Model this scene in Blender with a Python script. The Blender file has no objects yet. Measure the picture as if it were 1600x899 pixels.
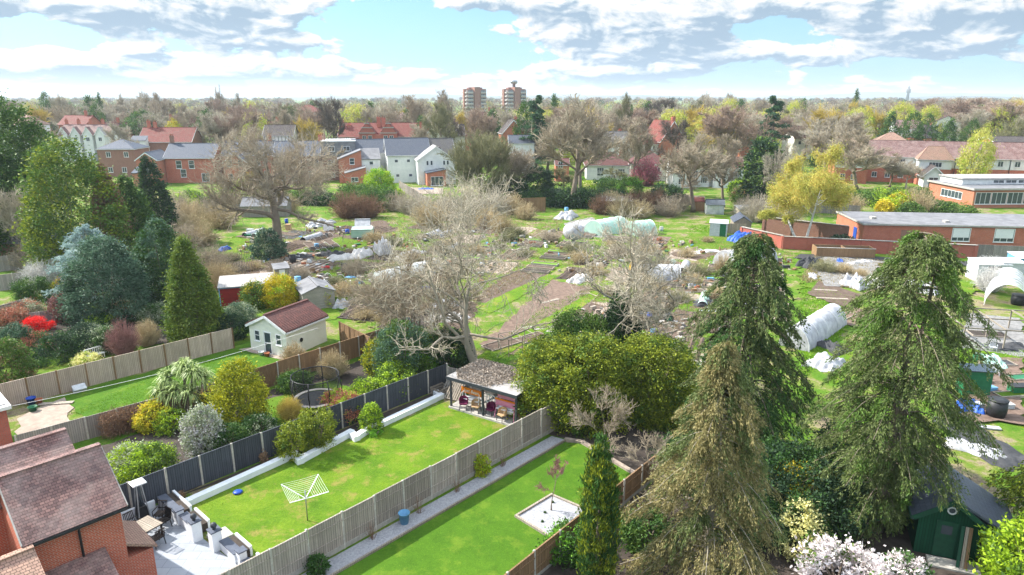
import bpy, math, random
import numpy as np
from mathutils import Vector, Matrix
C = bpy.context; SC = C.scene; COL = SC.collection
R = math.radians
# ---------------------------------------------------------------- camera
CAM_H = 21.0; PITCH = 15.6; FPX = 1070.0
cd = bpy.data.cameras.new('camera'); cam = bpy.data.objects.new('camera', cd); COL.objects.link(cam)
cam.location = (0, 0, CAM_H); cam.rotation_euler = (R(90 - PITCH), 0, 0)
cd.sensor_width = 36; cd.lens = 36 * FPX / 1600; cd.clip_start = 0.5; cd.clip_end = 20000
SC.camera = cam
# ---------------------------------------------------------------- light and exposure
SUN_EL = 41.0; SX, SY = -.92, .34      # direction towards the sun seen from above
sl = bpy.data.lights.new('sun', 'SUN'); sun = bpy.data.objects.new('sun', sl); COL.objects.link(sun)
sl.energy = 3.1; sl.angle = R(0.55); sl.color = (1.0, .955, .88)
_sv = Vector((SX, SY, 0)).normalized() * math.cos(R(SUN_EL)) + Vector((0, 0, math.sin(R(SUN_EL))))
sun.rotation_euler = _sv.to_track_quat('Z', 'Y').to_euler(); sun.location = (-60, 40, 80)
SC.view_settings.view_transform = 'Standard'; SC.view_settings.look = 'None'
SC.view_settings.gamma = 1; SC.view_settings.use_curve_mapping = False
SC.view_settings.exposure = 1.78
SC.render.engine = 'CYCLES'
cy = SC.cycles
cy.max_bounces = 5; cy.diffuse_bounces = 3; cy.glossy_bounces = 2; cy.transmission_bounces = 4; cy.volume_bounces = 0
cy.transparent_max_bounces = 8; cy.use_denoising = True; cy.use_adaptive_sampling = False
cy.caustics_reflective = False; cy.caustics_refractive = False
try: cy.denoiser = 'OPENIMAGEDENOISE'; cy.denoising_prefilter = 'NONE'; cy.denoising_input_passes = 'RGB_ALBEDO_NORMAL'
except Exception: pass
# ---------------------------------------------------------------- sky
def nodes_of(nt):
    def N(t, ins=None, **kw):
        n = nt.nodes.new(t)
        for k, v in kw.items(): setattr(n, k, v)
        if ins:
            for k, v in ins.items():
                s = n.inputs[k]
                if isinstance(v, bpy.types.NodeSocket): nt.links.new(v, s)
                else: s.default_value = v
        return n
    return N
def mathf(N):
    def m(op, a, b=None, c=None, clamp=False):
        d = {0: a}
        if b is not None: d[1] = b
        if c is not None: d[2] = c
        return N('ShaderNodeMath', d, operation=op, use_clamp=clamp).outputs[0]
    return m
W = bpy.data.worlds.new('World'); SC.world = W; W.use_nodes = True
nt = W.node_tree; nt.nodes.clear(); N = nodes_of(nt); m = mathf(N)
sky = N('ShaderNodeTexSky', sky_type='NISHITA', sun_disc=False, sun_elevation=R(SUN_EL), sun_rotation=math.atan2(SX, SY), altitude=50, air_density=1.0, dust_density=.6, ozone_density=1.6)
tc = N('ShaderNodeTexCoord'); sx = N('ShaderNodeSeparateXYZ', {0: tc.outputs['Generated']})
az = m('ARCTAN2', sx.outputs[0], sx.outputs[1]); el = m('ARCSINE', sx.outputs[2])
# clouds: a density of azimuth and elevation; the same density a little towards the sun shades it
dg = bpy.data.node_groups.new('cloud_density', 'ShaderNodeTree')
dg.interface.new_socket('a', in_out='INPUT', socket_type='NodeSocketFloat'); dg.interface.new_socket('e', in_out='INPUT', socket_type='NodeSocketFloat')
dg.interface.new_socket('d', in_out='OUTPUT', socket_type='NodeSocketFloat')
GN = nodes_of(dg); gm = mathf(GN); gi = GN('NodeGroupInput'); go = GN('NodeGroupOutput')
ga, ge = gi.outputs[0], gi.outputs[1]
ga2 = gm('ADD', ga, gm('MULTIPLY', ge, .25))
pe = gm('POWER', gm('ADD', gm('MAXIMUM', ge, 0.0), .012), .62)      # cloud rows crowd together towards the horizon
v1 = GN('ShaderNodeCombineXYZ', {0: gm('MULTIPLY', ga2, 4.2), 1: gm('MULTIPLY', pe, 9.5), 2: 3.7})
n1 = GN('ShaderNodeTexNoise', {'Vector': v1.outputs[0], 'Scale': 1.0, 'Detail': 5.0, 'Roughness': .55, 'Distortion': .2})
v2 = GN('ShaderNodeCombineXYZ', {0: gm('MULTIPLY', ga2, 17.0), 1: gm('MULTIPLY', pe, 23.0), 2: 9.1})
n2 = GN('ShaderNodeTexNoise', {'Vector': v2.outputs[0], 'Scale': 1.0, 'Detail': 10.0, 'Roughness': .56, 'Distortion': .35})
def blob(px, py, rx, ry, amp):       # where the big clouds and the open gaps of this sky lie
    a0 = math.atan2((px - 800) / FPX, 1.0); e0 = R(PITCH * -1) + math.atan((449.5 - py) / FPX)
    p = gm('POWER', gm('DIVIDE', gm('SUBTRACT', ga, a0), rx / FPX), 2.0); q = gm('POWER', gm('DIVIDE', gm('SUBTRACT', ge, e0), ry / FPX), 2.0)
    return gm('MULTIPLY', gm('POWER', 2.718, gm('MULTIPLY', gm('ADD', p, q), -1.0)), amp)
tot = gm('ADD', gm('MULTIPLY', n1.outputs[0], .46), gm('MULTIPLY', n2.outputs[0], .54))
for b in [(330, 38, 230, 40, .20), (50, 25, 60, 18, .10), (480, 72, 80, 16, .12), (90, 66, 130, 20, -.16), (610, 40, 80, 45, -.20), (720, 88, 110, 26, -.18), (250, 112, 420, 18, .10), (980, 45, 180, 52, .20), (1190, 50, 80, 20, -.24), (1000, 105, 90, 18, .08),
          (1420, 40, 260, 26, .17), (1380, 85, 220, 18, .12), (1250, 128, 320, 12, -.07), (1520, 115, 120, 14, -.04), (800, 124, 220, 14, .08), (750, 4, 130, 12, .16)]:
    tot = gm('ADD', tot, blob(*b))
low = gm('MULTIPLY', gm('SUBTRACT', .05, gm('MINIMUM', ge, .05)), .35)
tot = gm('ADD', tot, low)
dg.links.new(tot, go.inputs[0])
def dens(a, e):
    g = nt.nodes.new('ShaderNodeGroup'); g.node_tree = dg
    nt.links.new(a, g.inputs[0]); nt.links.new(e, g.inputs[1]); return g.outputs[0]
d0 = dens(az, el); d1 = dens(m('SUBTRACT', az, .020), m('ADD', el, .013)); d2 = dens(m('SUBTRACT', az, .006), m('ADD', el, .005))
cover = N('ShaderNodeMapRange', {0: d0, 1: .508, 2: .536, 3: 0.0, 4: 1.0}, interpolation_type='SMOOTHSTEP').outputs[0]
lit = m('ADD', m('MULTIPLY', m('SUBTRACT', d0, d1), 5.0), m('MULTIPLY', m('SUBTRACT', d0, d2), 9.0))
thick = N('ShaderNodeMapRange', {0: d0, 1: .53, 2: .72, 3: 0.0, 4: .55}).outputs[0]
shade = m('SUBTRACT', m('ADD', .70, lit), thick, clamp=True)
cr = N('ShaderNodeValToRGB', {0: shade}); e_ = cr.color_ramp.elements
e_[0].position = .0; e_[0].color = (.38, .52, .66, 1); e_[1].position = .95; e_[1].color = (1.0, 1.0, 1.0, 1)
q = e_.new(.38); q.color = (.62, .73, .82, 1); q = e_.new(.66); q.color = (.82, .87, .91, 1)
skc = N('ShaderNodeMix', {0: 1.0, 6: sky.outputs[0], 7: (.54, .77, .90, 1)}, data_type='RGBA', blend_type='MULTIPLY').outputs[2]
skc = N('ShaderNodeMix', {0: N('ShaderNodeMapRange', {0: el, 1: -.02, 2: .12, 3: .95, 4: .2}).outputs[0], 6: skc, 7: (2.4, 3.7, 4.7, 1)}, data_type='RGBA').outputs[2]      # the pale blue of air near the horizon
bgs = N('ShaderNodeBackground', {0: skc, 1: .062})
bgc = N('ShaderNodeBackground', {0: cr.outputs[0], 1: N('ShaderNodeMapRange', {0: el, 1: .16, 2: .6, 3: .30, 4: 1.8}).outputs[0]})  # clouds overhead, out of view, are made brighter as added fill light
up = m('MULTIPLY', cover, N('ShaderNodeMapRange', {0: el, 1: -.01, 2: .012, 3: 0.0, 4: 1.0}).outputs[0])
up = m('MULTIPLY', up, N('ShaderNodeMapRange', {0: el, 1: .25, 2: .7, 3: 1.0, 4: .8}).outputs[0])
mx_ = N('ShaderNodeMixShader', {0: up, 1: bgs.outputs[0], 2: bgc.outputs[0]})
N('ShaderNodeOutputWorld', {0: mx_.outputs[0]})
W.cycles.sampling_method = 'MANUAL'; W.cycles.sample_map_resolution = 512
# ---------------------------------------------------------------- where a spot of the ground lies
cP, sP = math.cos(R(PITCH)), math.sin(R(PITCH))
def G(px, py, h=0.0):
    v = (py - 449.5) / FPX; k = (CAM_H - h) / (sP + v * cP)
    return ((px - 800) / FPX * k, k * (cP - v * sP))
def DX(px, Y, h=0.0): return (px - 800) / FPX * (Y * cP + (CAM_H - h) * sP)
def HZ(Y, py):
    v = (py - 449.5) / FPX
    return CAM_H - Y * (sP + v * cP) / (cP - v * sP)
def WD(n, Y, h=0.0): return n / FPX * (Y * cP + (CAM_H - h) * sP)
U = Vector((.676, .737, 0)).normalized(); V = Vector((.737, -.676, 0)).normalized(); O0 = Vector((-8.6, 27.7, 0)); GA = math.atan2(U.y, U.x)
def S(s, t, z=0.0):
    p = O0 + U * s + V * t; return Vector((p.x, p.y, z))
# ---------------------------------------------------------------- materials
MATS = {}
def newmat(name):
    mt = bpy.data.materials.new(name); mt.use_nodes = True; mt.node_tree.nodes.clear(); MATS[name] = mt
    return mt, nodes_of(mt.node_tree)
def rgb(c): return (c[0], c[1], c[2], 1)
def ramp(N, fac, cols, pos=None):
    r = N('ShaderNodeValToRGB', {0: fac}); e = r.color_ramp.elements
    n = len(cols); pos = pos or [i / (n - 1) for i in range(n)]
    while len(e) < n: e.new(.5)
    for i in range(n): e[i].position = pos[i]; e[i].color = rgb(cols[i])
    return r.outputs[0]
def mix(N, f, a, b, mode='MIX'): 
    d = {0: f, 6: a if isinstance(a, bpy.types.NodeSocket) else rgb(a), 7: b if isinstance(b, bpy.types.NodeSocket) else rgb(b)}
    return N('ShaderNodeMix', d, data_type='RGBA', blend_type=mode).outputs[2]
def noise(N, vec, sc, det=4, rough=.55, dist=0): return N('ShaderNodeTexNoise', {'Vector': vec, 'Scale': sc, 'Detail': det, 'Roughness': rough, 'Distortion': dist}).outputs[0]
def finish(N, col, rough=.8, h=None, bs=.3, bd=.05, metal=0, spec=.3, extra=None):
    d = {'Base Color': col if isinstance(col, bpy.types.NodeSocket) else rgb(col), 'Roughness': rough, 'Metallic': metal, 'Specular IOR Level': spec}
    if h is not None: d['Normal'] = N('ShaderNodeBump', {'Strength': bs, 'Distance': bd, 'Height': h}).outputs[0]
    if extra: d.update(extra)
    b = N('ShaderNodeBsdfPrincipled', d); N('ShaderNodeOutputMaterial', {0: b.outputs[0]}); return b
def plain(name, c, c2=None, sc=3, rough=.7, bs=.15, metal=0, spec=.3, extra=None):
    mt, N = newmat(name); o = N('ShaderNodeTexCoord').outputs['Object']
    c2 = c2 or tuple(x * .72 for x in c); n = noise(N, o, sc, 6, .62); n2 = noise(N, o, sc * 9, 3)
    f = N('ShaderNodeMapRange', {0: n, 1: .35, 2: .65}).outputs[0]
    col = mix(N, f, c, c2); col = mix(N, .18, col, ramp(N, n2, [(.4, .4, .4), (1, 1, 1)]), 'MULTIPLY')
    finish(N, col, rough, n2, bs, .02, metal, spec, extra); return mt
def leafy(name, cols, pos=None, tr=.25, sc=.35, rough=.6):
    mt, N = newmat(name); o = N('ShaderNodeTexCoord').outputs['Object']; isl = N('ShaderNodeNewGeometry').outputs['Random Per Island']
    oi = N('ShaderNodeObjectInfo').outputs['Random']
    f = mathf(N); k = f('ADD', f('MULTIPLY', isl, .55), f('MULTIPLY', noise(N, o, sc, 3), .65)); k = f('ADD', k, f('MULTIPLY', f('SUBTRACT', oi, .5), .12)); k = f('SUBTRACT', k, .1)
    if max(max(c) for c in cols) < .45: cols = [tuple(min(.8, x * 1.5 + .004) for x in c) for c in cols]
    col = ramp(N, k, cols, pos)
    d = N('ShaderNodeBsdfPrincipled', {'Base Color': col, 'Roughness': rough, 'Specular IOR Level': .25}); t = N('ShaderNodeBsdfTranslucent', {0: col})
    x = N('ShaderNodeMixShader', {0: tr, 1: d.outputs[0], 2: t.outputs[0]}); N('ShaderNodeOutputMaterial', {0: x.outputs[0]}); return mt
def wood_bark(name, cols, sc=1.5):
    mt, N = newmat(name); o = N('ShaderNodeTexCoord').outputs['Object']; oi = N('ShaderNodeObjectInfo').outputs['Random']
    n = noise(N, o, sc, 5, .65); f = mathf(N); k = f('ADD', f('MULTIPLY', n, .8), f('MULTIPLY', oi, .2)); n2 = noise(N, N('ShaderNodeMapping', {0: o, 3: (8, 8, 1.5)}).outputs[0], 2, 4)
    finish(N, ramp(N, k, cols), .85, n2, .5, .03, spec=.2); return mt
def brick(name, c1, c2, mortar, bw=.225, bh=.075, stain=.35, msz=.012):
    mt, N = newmat(name); uv = N('ShaderNodeTexCoord').outputs['UV']; o = N('ShaderNodeTexCoord').outputs['Object']
    b = N('ShaderNodeTexBrick', {'Vector': uv, 'Color1': rgb(c1), 'Color2': rgb(c2), 'Mortar': rgb(mortar), 'Scale': 1.0, 'Mortar Size': msz, 'Brick Width': bw, 'Row Height': bh, 'Bias': -.1})
    n = noise(N, o, .9, 6, .65); col = mix(N, N('ShaderNodeMapRange', {0: n, 1: .4, 2: .75, 3: 0, 4: stain}).outputs[0], b.outputs[0], tuple(x * .45 for x in c1))
    n3 = noise(N, o, 14, 3); col = mix(N, .35, col, ramp(N, n3, [(.45, .45, .45), (1.2, 1.2, 1.2)]), 'MULTIPLY')
    finish(N, col, .85, N('ShaderNodeMath', {0: b.outputs[1], 1: -1.0}, operation='MULTIPLY').outputs[0], .5, .01, spec=.2); return mt
def tiles(name, c1, c2, moss=(.16, .15, .10), tw=.17, th=.125, mossy=.4, rough=.75):
    mt, N = newmat(name); uv = N('ShaderNodeTexCoord').outputs['UV']; o = N('ShaderNodeTexCoord').outputs['Object']; f = mathf(N)
    b = N('ShaderNodeTexBrick', {'Vector': uv, 'Color1': rgb(c1), 'Color2': rgb(c2), 'Mortar': rgb(tuple(x * .25 for x in c1)), 'Scale': 1.0, 'Mortar Size': .009, 'Brick Width': tw, 'Row Height': th, 'Bias': 0.0})
    n = noise(N, o, .8, 7, .7); n2 = noise(N, o, 7, 4, .6)
    k = f('MULTIPLY', N('ShaderNodeMapRange', {0: n, 1: .42, 2: .66}).outputs[0], mossy)
    col = mix(N, k, b.outputs[0], moss); col = mix(N, .5, col, ramp(N, n2, [(.5, .5, .5), (1.35, 1.3, 1.3)]), 'MULTIPLY')
    sv = N('ShaderNodeSeparateXYZ', {0: uv}); saw = f('FRACT', f('DIVIDE', sv.outputs[1], th))
    finish(N, col, rough, f('SUBTRACT', f('MULTIPLY', saw, -.6), b.outputs[1]), .8, .03, spec=.3); return mt
def boards(name, c1, c2, w=.12, vert=True, rough=.85, gap=.3, stainc=None):
    mt, N = newmat(name); uv = N('ShaderNodeTexCoord').outputs['UV']; f = mathf(N); oi = N('ShaderNodeObjectInfo').outputs['Random']; o = N('ShaderNodeVectorMath', {0: N('ShaderNodeTexCoord').outputs['Object'], 1: N('ShaderNodeCombineXYZ', {0: f('MULTIPLY', oi, 37.0), 1: f('MULTIPLY', oi, 91.0), 2: f('MULTIPLY', oi, 13.0)}).outputs[0]}).outputs[0]
    mp = N('ShaderNodeMapping', {0: uv}, vector_type='POINT'); 
    if vert: mp.inputs[2].default_value = (0, 0, R(90))
    b = N('ShaderNodeTexBrick', {'Vector': mp.outputs[0], 'Color1': rgb(c1), 'Color2': rgb(c2), 'Mortar': rgb(tuple(x * gap for x in c1)), 'Scale': 1.0, 'Mortar Size': .008, 'Brick Width': 40.0, 'Row Height': w, 'Bias': 0.0})
    st = (14, 14, 1.2) if vert else (1.2, 1.2, 14)
    n = noise(N, N('ShaderNodeMapping', {0: o, 3: st}).outputs[0], 1.2, 5, .65); n2 = noise(N, o, .7, 5, .6)
    col = mix(N, .55, b.outputs[0], ramp(N, n, [(.45, .43, .42), (1.35, 1.33, 1.3)]), 'MULTIPLY')
    col = mix(N, N('ShaderNodeMapRange', {0: n2, 1: .45, 2: .75, 3: 0, 4: .6}).outputs[0], col, stainc or tuple(x * .5 for x in c1))
    col = mix(N, 1.0, col, ramp(N, oi, [(.74, .72, .70), (1.0, .98, .95), (1.12, 1.1, 1.1)]), 'MULTIPLY')
    finish(N, col, rough, f('SUBTRACT', n, b.outputs[1]), .5, .01, spec=.2); return mt
# ---------------------------------------------------------------- mesh builders
def set_uv(me):
    n = len(me.loops)
    if not n: return
    co = np.empty(len(me.vertices) * 3, 'f'); me.vertices.foreach_get('co', co); co = co.reshape(-1, 3)
    li = np.empty(n, 'i'); me.loops.foreach_get('vertex_index', li)
    pn = np.empty(len(me.polygons) * 3, 'f'); me.polygons.foreach_get('normal', pn); pn = pn.reshape(-1, 3)
    lt = np.empty(len(me.polygons), 'i'); me.polygons.foreach_get('loop_total', lt)
    nn = np.repeat(pn, lt, axis=0); t = np.stack([-nn[:, 1], nn[:, 0], np.zeros(n)], 1); L = np.linalg.norm(t, axis=1); flat = L < .05
    t[flat] = (1, 0, 0); L[flat] = 1; t /= L[:, None]; b = np.cross(nn, t); p = co[li]
    uv = np.stack([(p * t).sum(1), (p * b).sum(1)], 1).astype('f')
    me.uv_layers.new(name='uv').data.foreach_set('uv', uv.ravel())
class MB:
    def __init__(s): s.v = []; s.f = []; s.m = []; s.sm = []
    def add(s, vs, fs, mi=0, smooth=False):
        k = len(s.v); s.v += [tuple(a) for a in vs]
        for f in fs: s.f.append(tuple(i + k for i in f)); s.m.append(mi); s.sm.append(smooth)
        return s
    def box(s, x0, x1, y0, y1, z0, z1, mi=0):
        if x0 > x1: x0, x1 = x1, x0
        if y0 > y1: y0, y1 = y1, y0
        return s.add([(x0, y0, z0), (x1, y0, z0), (x1, y1, z0), (x0, y1, z0), (x0, y0, z1), (x1, y0, z1), (x1, y1, z1), (x0, y1, z1)],
                     [(0, 3, 2, 1), (4, 5, 6, 7), (0, 1, 5, 4), (1, 2, 6, 5), (2, 3, 7, 6), (3, 0, 4, 7)], mi)
    def obox(s, p, ax, l, w, z0, z1, mi=0):      # box from p along the direction ax, w wide, centred
        ax = Vector((ax[0], ax[1], 0)).normalized(); pr = Vector((-ax.y, ax.x, 0)) * w / 2; a = Vector((p[0], p[1], 0)); b = a + ax * l
        q = [a - pr, b - pr, b + pr, a + pr]
        return s.prism([(k.x, k.y) for k in q], z0, z1, mi)
    def prism(s, pts, z0, z1, mi=0, top=None):
        n = len(pts); ar = sum(pts[i][0] * pts[(i + 1) % n][1] - pts[(i + 1) % n][0] * pts[i][1] for i in range(n))
        if ar < 0: pts = pts[::-1]
        vs = [(p[0], p[1], z0) for p in pts] + [(p[0], p[1], z1) for p in pts]
        fs = [tuple(range(n - 1, -1, -1))] + [(i, (i + 1) % n, n + (i + 1) % n, n + i) for i in range(n)]
        s.add(vs, fs, mi); k = len(s.v) - n; s.f.append(tuple(range(k, k + n))); s.m.append(mi if top is None else top); s.sm.append(False); return s
    def bar(s, a, b, w, h=None, mi=0):
        a = Vector(a); b = Vector(b); h = h or w; d = (b - a).normalized(); r = Vector((0, 0, 1)) if abs(d.z) < .95 else Vector((1, 0, 0))
        x = d.cross(r).normalized() * w / 2; y = d.cross(x).normalized() * h / 2
        vs = [a - x - y, a + x - y, a + x + y, a - x + y, b - x - y, b + x - y, b + x + y, b - x + y]
        return s.add(vs, [(0, 3, 2, 1), (4, 5, 6, 7), (0, 1, 5, 4), (1, 2, 6, 5), (2, 3, 7, 6), (3, 0, 4, 7)], mi)
    def tube(s, pts, rad, n=8, mi=0, cap=True, smooth=True):
        pts = [Vector(p) for p in pts]
        if not hasattr(rad, '__len__'): rad = [rad] * len(pts)
        rings = []
        for i, p in enumerate(pts):
            d = (pts[min(i + 1, len(pts) - 1)] - pts[max(i - 1, 0)]).normalized(); r = Vector((0, 0, 1)) if abs(d.z) < .9 else Vector((1, 0, 0))
            x = d.cross(r).normalized(); y = d.cross(x).normalized()
            rings.append([p + (x * math.cos(2 * math.pi * k / n) + y * math.sin(2 * math.pi * k / n)) * rad[i] for k in range(n)])
        fs = [(i * n + k, i * n + (k + 1) % n, (i + 1) * n + (k + 1) % n, (i + 1) * n + k) for i in range(len(pts) - 1) for k in range(n)]
        s.add([v for r in rings for v in r], [f[::-1] for f in fs], mi, smooth)
        if cap:
            k = len(s.v) - n * len(pts); s.f.append(tuple(range(k, k + n))); s.f.append(tuple(range(len(s.v) - 1, len(s.v) - n - 1, -1))); s.m += [mi, mi]; s.sm += [False, False]
        return s
    def lathe(s, prof, c=(0, 0, 0), n=16, mi=0, cap=True, smooth=True):
        rings = [[(c[0] + r * math.cos(2 * math.pi * k / n), c[1] + r * math.sin(2 * math.pi * k / n), c[2] + z) for k in range(n)] for r, z in prof]
        s.add([v for r in rings for v in r], [(i * n + k, i * n + (k + 1) % n, (i + 1) * n + (k + 1) % n, (i + 1) * n + k) for i in range(len(prof) - 1) for k in range(n)], mi, smooth)
        if cap:
            k = len(s.v) - n * len(prof); s.f.append(tuple(range(k + n - 1, k - 1, -1))); s.f.append(tuple(range(len(s.v) - n, len(s.v)))); s.m += [mi, mi]; s.sm += [False, False]
        return s
    def mesh(s, name, mats):
        me = bpy.data.meshes.new(name); me.from_pydata(s.v, [], s.f)
        for q in mats: me.materials.append(q)
        me.polygons.foreach_set('material_index', s.m); me.polygons.foreach_set('use_smooth', s.sm); set_uv(me); me.update(); return me
    def obj(s, name, mats, parent=None, **kw):
        if not isinstance(mats, (list, tuple)): mats = [mats]
        return link(name, s.mesh(name, [MATS[q] if isinstance(q, str) else q for q in mats]), parent, **kw)
def tag(o, label=None, cat=None, group=None, kind=None):
    for k, v in (('label', label), ('category', cat), ('group', group), ('kind', kind)):
        if v: o[k] = v
    return o
def link(name, me, parent=None, loc=None, rz=0, sc=None, label=None, cat=None, group=None, kind=None):
    o = bpy.data.objects.new(name, me); COL.objects.link(o)
    if parent: o.parent = parent
    if loc is not None: o.location = loc
    if rz: o.rotation_euler.z = rz
    if sc is not None: o.scale = sc if hasattr(sc, '__len__') else (sc, sc, sc)
    return tag(o, label, cat, group, kind)
def thing(name, label, cat, loc=(0, 0, 0), rz=0, group=None, sc=None): return link(name, None, None, loc, rz, sc, label, cat, group)
CH = {}
def kids(o):
    return [c for c in o.children]
def dup(o, loc, rz=0, sc=None, label=None, group=None):
    c = o.copy(); COL.objects.link(c); c.location = loc; c.rotation_euler = (0, 0, rz)
    if sc is not None: c.scale = sc if hasattr(sc, '__len__') else (sc, sc, sc)
    if label: c['label'] = label
    if group: c['group'] = group
    for ch in o.get_children() if hasattr(o, 'get_children') else o.children:
        d = ch.copy(); COL.objects.link(d); d.parent = c
        for g in ch.children:
            e = g.copy(); COL.objects.link(e); e.parent = d
    return c
def np_mesh(name, verts, k, mats, midx=None, smooth=False):     # verts (n*k, 3): every k vertices are one face
    nf = len(verts) // k; me = bpy.data.meshes.new(name)
    me.vertices.add(len(verts)); me.vertices.foreach_set('co', np.ascontiguousarray(verts, 'f').ravel())
    me.loops.add(nf * k); me.loops.foreach_set('vertex_index', np.arange(nf * k, dtype='i'))
    me.polygons.add(nf); me.polygons.foreach_set('loop_start', np.arange(0, nf * k, k, dtype='i'))
    try: me.polygons.foreach_set('loop_total', np.full(nf, k, 'i'))
    except Exception: pass
    for q in mats: me.materials.append(MATS[q] if isinstance(q, str) else q)
    if midx is not None: me.polygons.foreach_set('material_index', midx.astype('i'))
    me.update(calc_edges=True); return me
def idx_mesh(name, verts, faces, mats, smooth=True):            # shared vertices, quads
    me = bpy.data.meshes.new(name); nf, k = faces.shape
    me.vertices.add(len(verts)); me.vertices.foreach_set('co', np.ascontiguousarray(verts, 'f').ravel())
    me.loops.add(nf * k); me.loops.foreach_set('vertex_index', faces.astype('i').ravel())
    me.polygons.add(nf); me.polygons.foreach_set('loop_start', np.arange(0, nf * k, k, dtype='i'))
    try: me.polygons.foreach_set('loop_total', np.full(nf, k, 'i'))
    except Exception: pass
    for q in mats: me.materials.append(MATS[q] if isinstance(q, str) else q)
    me.polygons.foreach_set('use_smooth', np.full(nf, smooth)); me.update(calc_edges=True); return me
def unit(a): return a / (np.linalg.norm(a, axis=-1, keepdims=True) + 1e-9)
def rhombs(P, D, Sd, L, Wd):      # leaf quads at P, long axis D, side Sd
    D = unit(D); Sd = unit(np.cross(D, Sd)); L = np.broadcast_to(L, len(P))[:, None] / 2; Wd = np.broadcast_to(Wd, len(P))[:, None] / 2
    return np.stack([P - D * L, P + Sd * Wd - D * L * .1, P + D * L, P - Sd * Wd - D * L * .1], 1).reshape(-1, 3)
def lumps(rng, d, n=14, amp=.22, k=4):
    c = unit(rng.normal(size=(n, 3))); a = rng.uniform(-.4, 1, n); return 1 + amp * (np.exp((d @ c.T - 1) * k) * a).sum(1)
def foliage(name, mats, prof, H, ncl, nl, cr, L, Wd, seed=0, amp=.3, base=0.0, out=.6, up=0.0, rnd=.8, shell=.55, wfrac=0.0, sq=(1, 1), lean=0):
    """leaf clumps spread through the volume of a turned profile prof=[(h, r)], h in 0..1 of H"""
    rng = np.random.default_rng(seed); hs = np.array([p[0] for p in prof]); rs = np.array([p[1] for p in prof])
    h = rng.uniform(0, 1, ncl * 3); w = np.interp(h, hs, rs); keep = rng.uniform(0, max(rs), ncl * 3) < w + .08 * max(rs); h = h[keep][:ncl]; n = len(h)
    th = rng.uniform(0, 2 * math.pi, n); d = np.stack([np.cos(th), np.sin(th), (h - .5) * 1.2], 1); r = np.interp(h, hs, rs) * (shell + (1 - shell) * rng.uniform(0, 1, n) ** .5) * lumps(rng, unit(d), amp=amp)
    c = np.stack([np.cos(th) * r * sq[0], np.sin(th) * r * sq[1], base + h * H], 1)
    crs = cr * rng.uniform(.6, 1.4, n); P = np.repeat(c, nl, 0) + rng.normal(size=(n * nl, 3)) * np.repeat(crs, nl)[:, None] * np.array([1, 1, .75]) * .55
    o = unit(np.repeat(np.stack([np.cos(th), np.sin(th), np.zeros(n)], 1), nl, 0)); D = o * out + np.array([0, 0, up]) + rng.normal(size=P.shape) * rnd * .6
    P[:, 2] = np.maximum(P[:, 2], .03)
    q = rhombs(P, D, rng.normal(size=P.shape) + o * .3, L * rng.uniform(.6, 1.35, len(P)), Wd * rng.uniform(.6, 1.3, len(P)))
    mi = None
    if wfrac and len(mats) > 1:
        cm = (rng.uniform(0, 1, n) < wfrac); mi = (np.repeat(cm, nl) | (rng.uniform(0, 1, n * nl) < wfrac * .25)).astype('i')
    return np_mesh(name, q, 4, mats, mi)
# ---------------------------------------------------------------- bare trees
def tubes_np(P0, P1, P2, r0, r1, r2, n=3):     # many bent three-ring tubes at once
    d = unit(P2 - P0); a = unit(np.cross(d, np.array([.31, .17, .93]))); b = np.cross(d, a); V_ = []
    for P, r in ((P0, r0), (P1, r1), (P2, r2)):
        for k in range(n):
            t = 2 * math.pi * k / n; V_.append(P + (a * math.cos(t) + b * math.sin(t)) * np.broadcast_to(r, len(P))[:, None])
    v = np.stack(V_, 1).reshape(-1, 3); m_ = len(P0); base = np.arange(m_)[:, None] * (3 * n); f = []
    for i in range(2):
        for k in range(n): f.append(np.array([i * n + k, i * n + (k + 1) % n, (i + 1) * n + (k + 1) % n, (i + 1) * n + k]))
    f = (np.stack(f, 0)[None] + base[:, :, None].repeat(1, 1)).reshape(-1, 4) if False else (base[:, None] + np.stack(f, 0)[None]).reshape(-1, 4)
    return v, f
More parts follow.
